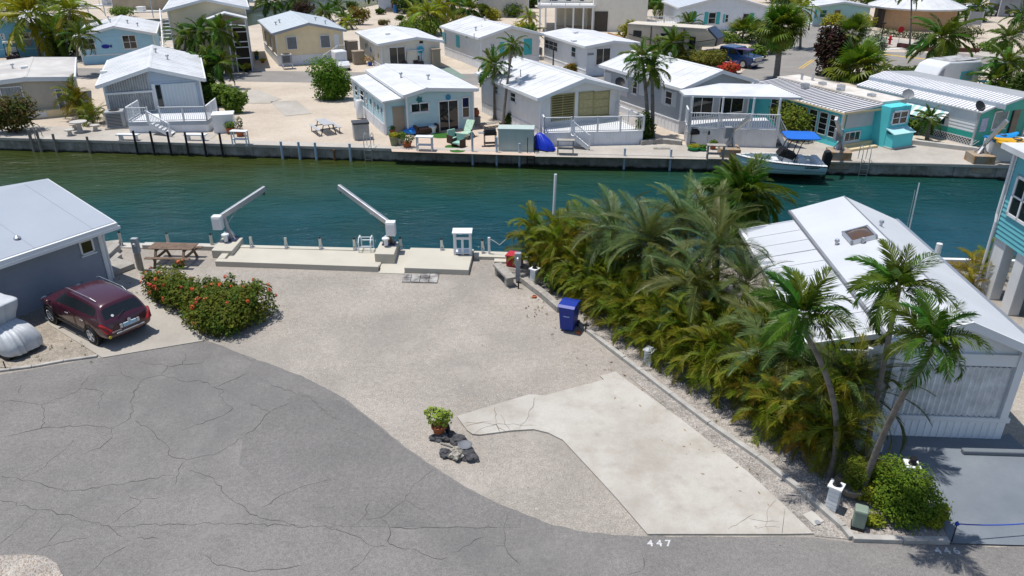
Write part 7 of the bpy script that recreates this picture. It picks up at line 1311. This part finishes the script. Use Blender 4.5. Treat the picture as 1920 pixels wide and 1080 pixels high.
for i, q in enumerate(FP): fpalm(*q[:5], q[5], q[6], q[7], seed=i, r=(.1, .07) if 'slim' in q[4] or 'thin' in q[4] else (.14, .1))
fpalm(1455, 150, 1466, 50, 'shaggy tall fan palm with grey trunk beside the road', 'bigfan', 90, 36, (.28, .22), (88, -88), 90, .05, 16, TRUNK); fpalm(1612, 150, 1608, 128, 'low broad fan palm at the road junction', 'bigfan', 34, 44, (.18, .15), (80, -40), 91); fpalm(1600, 100, 1598, 62, 'tall green fan palm behind the burgundy tree', 'bigfan', 30, 30, (.15, .12), (85, -50), 92); fpalm(1390, 78, 1394, 62, 'fan palm in front of the bungalow shutters', 'bigfan', 26, 26, (.14, .12), (85, -20), 93); fpalm(1420, 82, 1422, 62, 'second fan palm in front of the bungalow, beside the shaggy palm', 'bigfan', 24, 22, (.14, .12), (85, -20), 94)
def fshrub(x, y, wpx, hpx, label, m, n=900, leaf=.11, seed=0, k=5, name='shrub', cat='shrub', dep=.8):
    p = gp(x, y); s_ = ppm(p); shrub(label, p, rndlobes(wpx/s_*1.1, wpx/s_*dep, hpx/s_*1.25, k, seed), m, int(n*1.35), leaf*1.4, 600+seed, name, cat)
BURG = leafmat('burgundy', (.05, .018, .022), (.03, .035, .012)); SILV = leafmat('silver', (.2, .24, .19), (.14, .18, .12))
FS = [(20, 248, 70, 58, 'green shrub with reddish tips at the left quay edge', leafmat('reddish', (.05, .08, .015), (.11, .06, .02)), 2600, .08), (622, 188, 62, 66, 'large upright green bush beside the sand lot', leafmat('tallbush', (.06, .14, .012), (.1, .17, .015)), 6500, .07), (112, 107, 40, 34, 'dark shrub below the palm between the blue houses', LD, 1200), (410, 198, 60, 34, 'leafy shrub under the cottage palms', LG, 1800), (385, 186, 30, 40, 'dark shrub against the cottage wall', LD, 1200), (447, 212, 30, 34, 'white flowering bush beside the white storage chest', LG, 1200), (375, 143, 80, 40, 'dense greenery at the foot of the tall cream house', LD, 1800),
 (576, 28, 34, 24, 'dark olive shrub on the far canal edge', BURG, 800), (675, 46, 28, 28, 'yellow green tree with red tips behind the patio door house', leafmat('croton', (.14, .16, .02), (.2, .08, .02)), 1000), (660, 18, 18, 14, 'round green shrub by the far cabin, left', LD, 400), (712, 27, 16, 10, 'small square shrub in front of the far cabin', LD, 400), (720, 47, 16, 9, 'tan tuft on the sand behind the patio door house', leafmat('tuft', (.14, .12, .05)), 300), (752, 38, 14, 9, 'low shrub left of the centre palms', LD, 300), (762, 53, 18, 12, 'round shrub at the foot of the centre palms', LD, 500), (765, 25, 50, 36, 'dark trees behind the centre palms', LD, 1500, .16), (795, 68, 56, 30, 'lush greenery under the centre palms', LG, 1800), (866, 55, 50, 22, 'flowering shrubs behind the turquoise shuttered roof', leafmat('mixedfar', (.13, .14, .03), (.18, .1, .03)), 1000), (925, 38, 22, 20, 'round yellow green shrub behind the roof', LY, 700), (945, 30, 28, 26, 'dark shrub left of the blue barrel', LD, 800), (966, 32, 30, 26, 'bushy tree left of the stilt house', LG, 1000), (905, 34, 12, 22, 'narrow dark cypress shrub behind the white roof', LD, 500), (980, 60, 34, 16, 'bright yellow hedge behind the slim palms', LY, 900),
 (1128, 53, 18, 14, 'small shrub at the stilt house corner', LG, 500), (1152, 50, 20, 20, 'yellow green shrub right of the stilt house', LY, 600), (1176, 72, 26, 26, 'golden shrub behind the trailer tail', LY, 900), (1072, 136, 20, 14, 'spiky plant beside the low grey house', leafmat('spiky', (.12, .14, .03), (.2, .1, .02)), 500), (1290, 118, 40, 22, 'silvery shrub in front of the trailer', SILV, 1000), (1325, 126, 62, 26, 'olive green hedge in front of the blue truck', leafmat('olive', (.09, .11, .02), (.14, .12, .02)), 1800), (1370, 138, 30, 20, 'red flowering plants by the truck wheel', leafmat('redfl', (.35, .02, .03), (.3, .1, .02)), 700), (1350, 80, 60, 20, 'mixed shrubs below the bungalow', LG, 1400), (1435, 100, 40, 50, 'tall dark shrubs beside the shaggy palm', LD, 1500), (1422, 112, 30, 22, 'bright green big leaved plant beside the golf cart', LG, 800, .16),
 (1562, 140, 52, 72, 'burgundy leaved small tree at the road junction', BURG, 3200, .14), (1626, 112, 36, 40, 'silvery grey shrub behind the fan palms', SILV, 1600), (1563, 53, 34, 22, 'bright yellow green round shrub at the mint house', LY, 1200), (1612, 56, 30, 24, 'yellow green clipped shrub near the clubhouse', LY, 1000), (1640, 8, 60, 20, 'trees behind the mint house roof', LG, 900, .2), (1700, 146, 70, 16, 'low dark hedge between the road and the trailer roof', LD, 1600), (1748, 142, 16, 24, 'dark bromeliad on a yellow stand by the avenue', BURG, 400), (1682, 264, 16, 20, 'brown red bromeliad at the turquoise house corner', leafmat('brn', (.14, .05, .03), (.08, .03, .02)), 600, .08), (1697, 250, 14, 26, 'thin green shrub against the lattice, left', LG, 500, .08), (1712, 252, 14, 22, 'thin green shrub against the lattice, right', LG, 500, .08), (1860, 95, 40, 14, 'low shrubs in front of the pergola building', LG, 800), (1905, 190, 40, 50, 'dark shrubs at the right edge behind the trailer', LD, 1600), (1800, 70, 60, 20, 'clipped hedge beyond the avenue', leafmat('hedgefar', (.06, .08, .03), (.1, .1, .04)), 1200), (955, 236, 14, 22, 'spiky potted plant beside the teal dock box', LD, 500, .08), (1207, 268, 26, 52, 'green vine at the foot of the double palm', LD, 1200, .07), (560, -4, 80, 24, 'trees across the far canal', LD, 1200, .2), (90, 6, 120, 40, 'dark trees behind the blue house', LD, 2200, .2), (235, 32, 40, 16, 'green shrubs on the far canal bank behind the roof', LG, 900)]
for i, q in enumerate(FS): fshrub(*q[:6], q[6] if len(q) > 6 else 900, q[7] if len(q) > 7 else .11, seed=i)
BT = [(700, -8, 60, 26), (845, 2, 60, 22), (925, 6, 50, 22), (990, 14, 40, 20), (1225, 16, 36, 18), (1470, 6, 70, 22), (1600, -2, 60, 22), (1800, 2, 60, 22), (1900, 18, 40, 26), (380, -10, 60, 20), (30, 20, 90, 40), (1040, -6, 40, 18), (1330, -12, 90, 22), (640, -6, 60, 18), (470, -14, 70, 20)]
BL = ['beyond the far canal cabin', 'behind the broad centre palm', 'behind the blue barrel', 'left of the stilt house veranda', 'behind the bungalow deck', 'beside the mint house', 'behind the mint house roof', 'behind the dense clubhouse palm', 'at the top right corner', 'behind the tall cream roof', 'at the top left corner', 'behind the stilt house', 'behind the bungalow roof', 'across the far water', 'behind the orange buoy']
for i, (q, s_) in enumerate(zip(BT, BL)): fshrub(*q, 'leafy background tree '+s_, (LD, LG, LG)[i % 3], 1500, .2, seed=60+i, k=7, name='background_tree', cat='tree')
for i, (x, y, s_) in enumerate(((868, 10, 'behind the centre palms'), (940, 14, 'near the blue barrel'), (1060, 4, 'beside the stilt house roof'), (1475, 20, 'left of the mint house'), (1830, 40, 'on the avenue behind the big palm'), (700, 2, 'beside the far cabin'))): fpalm(x, y, x+3, y-26, 'background palm '+s_, 'cocofar', 13, 26, seed=70+i)
clump('golden areca palm clump beside the cottage on the far quay', gp(150, 222), 8, 1.8, 'areca', 7, 1.1, 900, mixk='arecy'); clump('low areca palm clump at the cottage corner on the far quay', gp(178, 232), 6, .8, 'areca', 6, .9, 901)
# clipped hedges: boxes of leaves
def hedge(label, p0, p1, w, h, m, n, leaf, seed):
    a, c = gp(*p0), gp(*p1); d = c-a; k = max(3, int(d.length/(w*.7))); lob = [(d.x*i/k, d.y*i/k, h*.5, w*.62, w*.62, h*.52) for i in range(k+1)]; lob += [(d.x*(i+.5)/k, d.y*(i+.5)/k, h*.62, w*.6, w*.6, h*.4) for i in range(k)]
    t = thing('clipped_hedge', label, 'hedge', a); foliage(t, m, lob, n, leaf, seed, skin=.75); b = MB(); [b.tube([(d.x*i/k, d.y*i/k, 0), (d.x*i/k, d.y*i/k, h*.7)], .03, 5) for i in range(k+1)]; b.build('stem', TRUNKD, t)
hedge('tall clipped green hedge between the porch and the turquoise house', (1494, 264), (1428, 210), 1.3, 2.0, leafmat('clip', (.08, .13, .015), (.14, .15, .02)), 9500, .1, 950); hedge('low clipped hedge in front of the round clubhouse', (1652, 66), (1745, 76), 1.0, .9, MATS['leaf_hedgefar'], 1600, .11, 951)
# ================================================================ NEAR VEGETATION
# palm hedge along the kerb: individual areca clumps
a, c = gp(990, 506), gp(1540, 884); dv = (c-a); nr = Vector((dv.y, -dv.x, 0)).normalized()*-1
nr = Vector((-dv.y, dv.x, 0)).normalized()   # to the right of the kerb, away from the lot
N = 26; pos = ['nearest the dock', 'beside the lamp pillar at the far end', 'third from the dock end']
def ordinal(i): return ['first','second','third','fourth','fifth','sixth','seventh','eighth','ninth','tenth','eleventh','twelfth','thirteenth','fourteenth','fifteenth','sixteenth','seventeenth','eighteenth','nineteenth','twentieth','twenty first','twenty second','twenty third','twenty fourth','twenty fifth','twenty sixth'][i]
for i in range(N):
    p = a.lerp(c, i/(N-1))+nr*random.uniform(.12, .4); hh = random.uniform(1.2, 1.75)*(1.25 if i < 4 else 1); yl = i in (1, 2, 3, 20, 21, 23, 24)
    clump('%s areca palm %s, front row of the hedge, %s from the dock' % ('golden' if yl else 'green', 'clump', ordinal(i)), (p.x, p.y, .03), 9, hh, 'arecy' if yl and i in (21, 24) else 'areca', 7, .78, 100+i, 'areca palms of the front hedge row', mixk='arecy' if yl else None, dead=2 if i % 3 == 2 else 0)
for i in range(13):
    p = a.lerp(c, (i+.4)/13)+nr*random.uniform(1.3, 1.7); yl = i in (0, 1, 11)
    clump('%s areca palm clump, back row of the hedge, %s from the dock' % ('golden' if yl else 'green', ordinal(i)), (p.x, p.y, .03), 8, random.uniform(1.7, 2.3), 'areca', 8, .95, 200+i, 'areca palms of the back hedge row', mixk='arecy' if yl else None, dead=2 if i % 3 == 1 else 0)
# feathery grey green date palms behind the hedge
DP = [((1310, 520), (1310, 650), 'shaggy date palm in the centre of the hedge'), ((1235, 470), (1235, 580), 'dense date palm above the white pillar stub'), ((1330, 410), (1345, 550), 'date palm nearest the roof corner'), ((1480, 650), (1490, 770), 'date palm just left of the curved trunk'), ((1600, 715), (1605, 820), 'date palm fronds over the entry steps'), ((1150, 420), (1140, 560), 'leftmost grey green date palm above the hedge'), ((1215, 440), (1200, 590), 'second grey green date palm above the hedge, near the bin'), ((1280, 400), (1290, 560), 'tall grey green date palm with upright frond, middle of the hedge'), ((1345, 450), (1340, 620), 'grey green date palm left of the pale metal roof'), ((1400, 520), (1390, 660), 'grey green date palm drooping over the edge of the metal roof'), ((1430, 600), (1430, 720), 'grey green date palm left of the tall leaning palm'), ((1545, 690), (1560, 815), 'grey green date palm behind the leaning trunk by the entry steps')]
for i, (tp, bs, s_) in enumerate(DP):
    b0 = gp(*bs); b0.z = .02; tp_ = up(tp[0], tp[1]+14, b0); palm(s_, b0, tp_, 'date', 30, .72 if i > 8 else .92, (.1, .085), (80, -28), TRUNKD, 300+i, .1, 'date palms behind the hedge', 'date_palm', dead=3)
# three leaning palms at the front corner
for i, (bs, tp, s_, sc) in enumerate((((1556, 893), (1503, 614), 'curved slim palm with crown against the metal roof, leftmost of three', .76), ((1622, 852), (1680, 563), 'straight slim palm with crown in front of the ridge, middle of three', .76), ((1614, 928), (1742, 664), 'strongly leaning palm arching over the painted driveway', .66))):
    b0 = gp(*bs); b0.z = .02; palm(s_, b0, up(*tp, b0-Vector((0, (0, 0, 1.4)[i], 0))), 'coco', 20, sc*1.06, (.085, .06), (82, -25), TRUNK, 400+i, (.75, .15, .45)[i], 'leaning palms at the front corner', shaft=True)
b0 = gp(1398, 470); palm('broad bushy palm at the canal edge behind the hedge', b0, up(1388, 374, b0), 'coco', 60, 1.3, (.12, .09), (86, -60), TRUNKD, 410, .1)
# flowering bush by the car
lob = [(-1.95, 1.55, .5, .75, .7, .55), (-1.3, .9, .55, .75, .75, .6), (-.6, .35, .55, .8, .75, .6), (.1, -.1, .5, .75, .75, .6), (.75, -.5, .55, .8, .8, .62), (1.35, -.75, .55, .75, .85, .65), (.3, -.9, .4, .6, .6, .45), (1.6, .0, .5, .55, .6, .55), (-1.6, 1.0, .4, .6, .6, .45), (.8, .2, .5, .7, .6, .55), (1.75, -1.1, .65, .85, .8, .72), (1.1, -1.5, .55, .8, .7, .62), (2.2, -.5, .65, .75, .75, .7), (1.6, -1.7, .5, .7, .6, .55), (2.0, -.9, .9, .5, .5, .45)]
rq = random.Random(3)
for k in range(22):
    l_ = rq.choice(lob[:10]); lob.append((l_[0]+rq.uniform(-.6, .6), l_[1]+rq.uniform(-.6, .6), l_[2]+rq.uniform(.25, .5), .2, .2, rq.uniform(.18, .3)))
t = shrub('long dark green bush dotted with orange red flowers beside the car pad', (-11.55, 24.95, 0), lob, leafmat('ixora', (.05, .09, .012), (.12, .12, .015)), 22000, .064, 11, 'flowering_bush', 'bush', stems=10)
FLM = [mat('flower_orange', (.55, .08, .02), .6, var=.25, vs=9), mat('flower_red', (.5, .05, .035), .6, var=.25, vs=9), mat('flower_peach', (.6, .16, .06), .6, var=.25, vs=9)]
fm = []
for k in range(3):
    b = MB(); rd = random.Random(k)
    for i in range(26):
        v = Vector((rd.gauss(0, 1), rd.gauss(0, 1), abs(rd.gauss(0, 1)))).normalized(); p = v*.075; x = v.orthogonal().normalized()*.026; y = v.cross(x); b.face([p-x, p-y, p+x, p+y])
    fm.append(b.mesh('flower_head', FLM[k], fix=False))
rd = random.Random(5)
for k in range(120):
    l = rd.choice(lob); v = Vector((rd.gauss(0, 1), rd.gauss(-.5, 1), abs(rd.gauss(.3, .8)))).normalized(); p = Vector(l[:3])+Vector((v.x*l[3], v.y*l[4], v.z*l[5]))*1.08
    if any(((p.x-q[0])/q[3])**2+((p.y-q[1])/q[4])**2+((p.z-q[2])/q[5])**2 < .92 for q in lob) or p.z < .2: continue
    inst('flower_head', fm[k % 3], t, Matrix.Translation(p) @ Vector((0, 0, 1)).rotation_difference(v).to_matrix().to_4x4() @ Matrix.Scale(rd.uniform(.7, 1.15), 4))
shrub('rounded dark green shrub with yellow tips around the right lamp pillar', gp(1690, 965), [(-.2, .1, .5, .55, .5, .5), (.25, .3, .65, .58, .5, .52), (.0, .75, .6, .55, .45, .5), (.38, -.1, .45, .5, .5, .45), (-.1, -.3, .38, .55, .4, .42), (.1, .1, .85, .4, .4, .35)], leafmat('corner', (.07, .13, .012), (.12, .17, .015)), 10000, .04, 12, 'round_shrub', 'shrub')
for i, (x, y, w_, h_, s_) in enumerate(((1640, 945, .55, .45, 'yellow green variegated shrub at the foot of the leaning palm'), (1752, 985, .32, .42, 'yellow tipped sprig at the driveway edge of the round shrub'), (1655, 905, .4, .4, 'yellow variegated shrub behind the topiary'), (1632, 985, .3, .25, 'low yellow leaved plant beside the green pedestal'))):
    shrub(s_, gp(x, y), rndlobes(w_*1.6, w_*1.4, h_*1.4, 4, i+3), leafmat('varieg', (.2, .22, .02), (.1, .13, .015)), 1300, .04, 20+i, 'variegated_shrub', 'shrub')
t = clump('yellowing potted areca palm beneath the turquoise house', gp(1806, 548), 4, 1.0, 'arecy', 7, .8, 77, name='potted_palm', cat='potted palm'); MB().lathe([(.2, 0), (.28, .4), (.3, .42), (.26, .42)], 14).build('pot', BLACK, t)
clump('pale green bamboo palm by the canal under the turquoise house', gp(1855, 520), 4, .8, 'areca', 6, .75, 78)
shrub('small bromeliad with pink flower between the date palms', gp(1490, 740), rndlobes(.7, .6, .9, 3, 8), leafmat('brom', (.3, .03, .05), (.12, .1, .02)), 500, .07, 31, 'bromeliad', 'plant')
shrub('bright green ground shrub behind the first lamp pillar', gp(1045, 545), rndlobes(.9, .8, 1.2, 5, 9), leafmat('ground', (.07, .14, .02), (.12, .17, .02)), 2600, .05, 32, 'leafy_shrub', 'shrub')

# fallen leaves and litter by the hedge
rd = random.Random(77); b = MB()
for k in range(110):
    u = rd.random(); p = gp(1000, 560).lerp(gp(1480, 985), u)+Vector((rd.gauss(0, .5)-.3, rd.gauss(0, .4), 0)); p.z = .058 if k % 2 else .03; a = rd.uniform(0, 6.3); s_ = rd.uniform(.012, .04); b.cm = k % 2
    x, y = Vector((cos(a), sin(a), rd.uniform(-.2, .4)))*s_*2, Vector((-sin(a), cos(a), rd.uniform(-.1, .3)))*s_*.6; b.face([p-x, p+y, p+x, p-y])
o = b.build('fallen_leaves', [mat('litter_brown', (.14, .08, .045), .9, var=.3), mat('litter_tan', (.26, .19, .11), .9, var=.3)], fix=False); tag(o, 'dry brown leaf litter along the foot of the palm hedge', 'leaf litter', kind='stuff')

# weeds along the edges, a few bigger stones on the lot
rd = random.Random(9); b = MB()
for k in range(70):
    x, y = rd.choice(((rd.uniform(20, 180), rd.uniform(640, 680)), (rd.uniform(1050, 1500), 0), (rd.uniform(980, 1060), rd.uniform(530, 600)), (rd.uniform(190, 260), rd.uniform(500, 560))))
    if y == 0: y = 585+(x-1050)*.73-rd.uniform(0, 14)
    p = gp(x, y, .02)
    for j in range(9):
        a = rd.uniform(0, 6.3); h_ = rd.uniform(.03, .11); s_ = Vector((cos(a), sin(a), 0)); w_ = Vector((-sin(a), cos(a), 0))*.008; q = p+s_*rd.uniform(0, .05); b.face([q-w_, q+w_, q+s_*h_*.6+Vector((0, 0, h_))])
tag(b.build('weeds', mat('weed', (.12, .13, .03), .8, var=.4, vs=4), fix=False), 'sparse small weeds along the kerbs and verge', 'weeds', kind='stuff')
tag(pebbles('gravel_stones', px([(440, 655), (640, 738), (818, 880), (1105, 1000), (1210, 1003), (1050, 832), (900, 824), (860, 787), (1130, 702), (1080, 642), (960, 532), (400, 507), (520, 602)]), 420, .018, .036, 0, PB, 5), 'scattered larger pale stones on the open gravel lot', 'gravel')
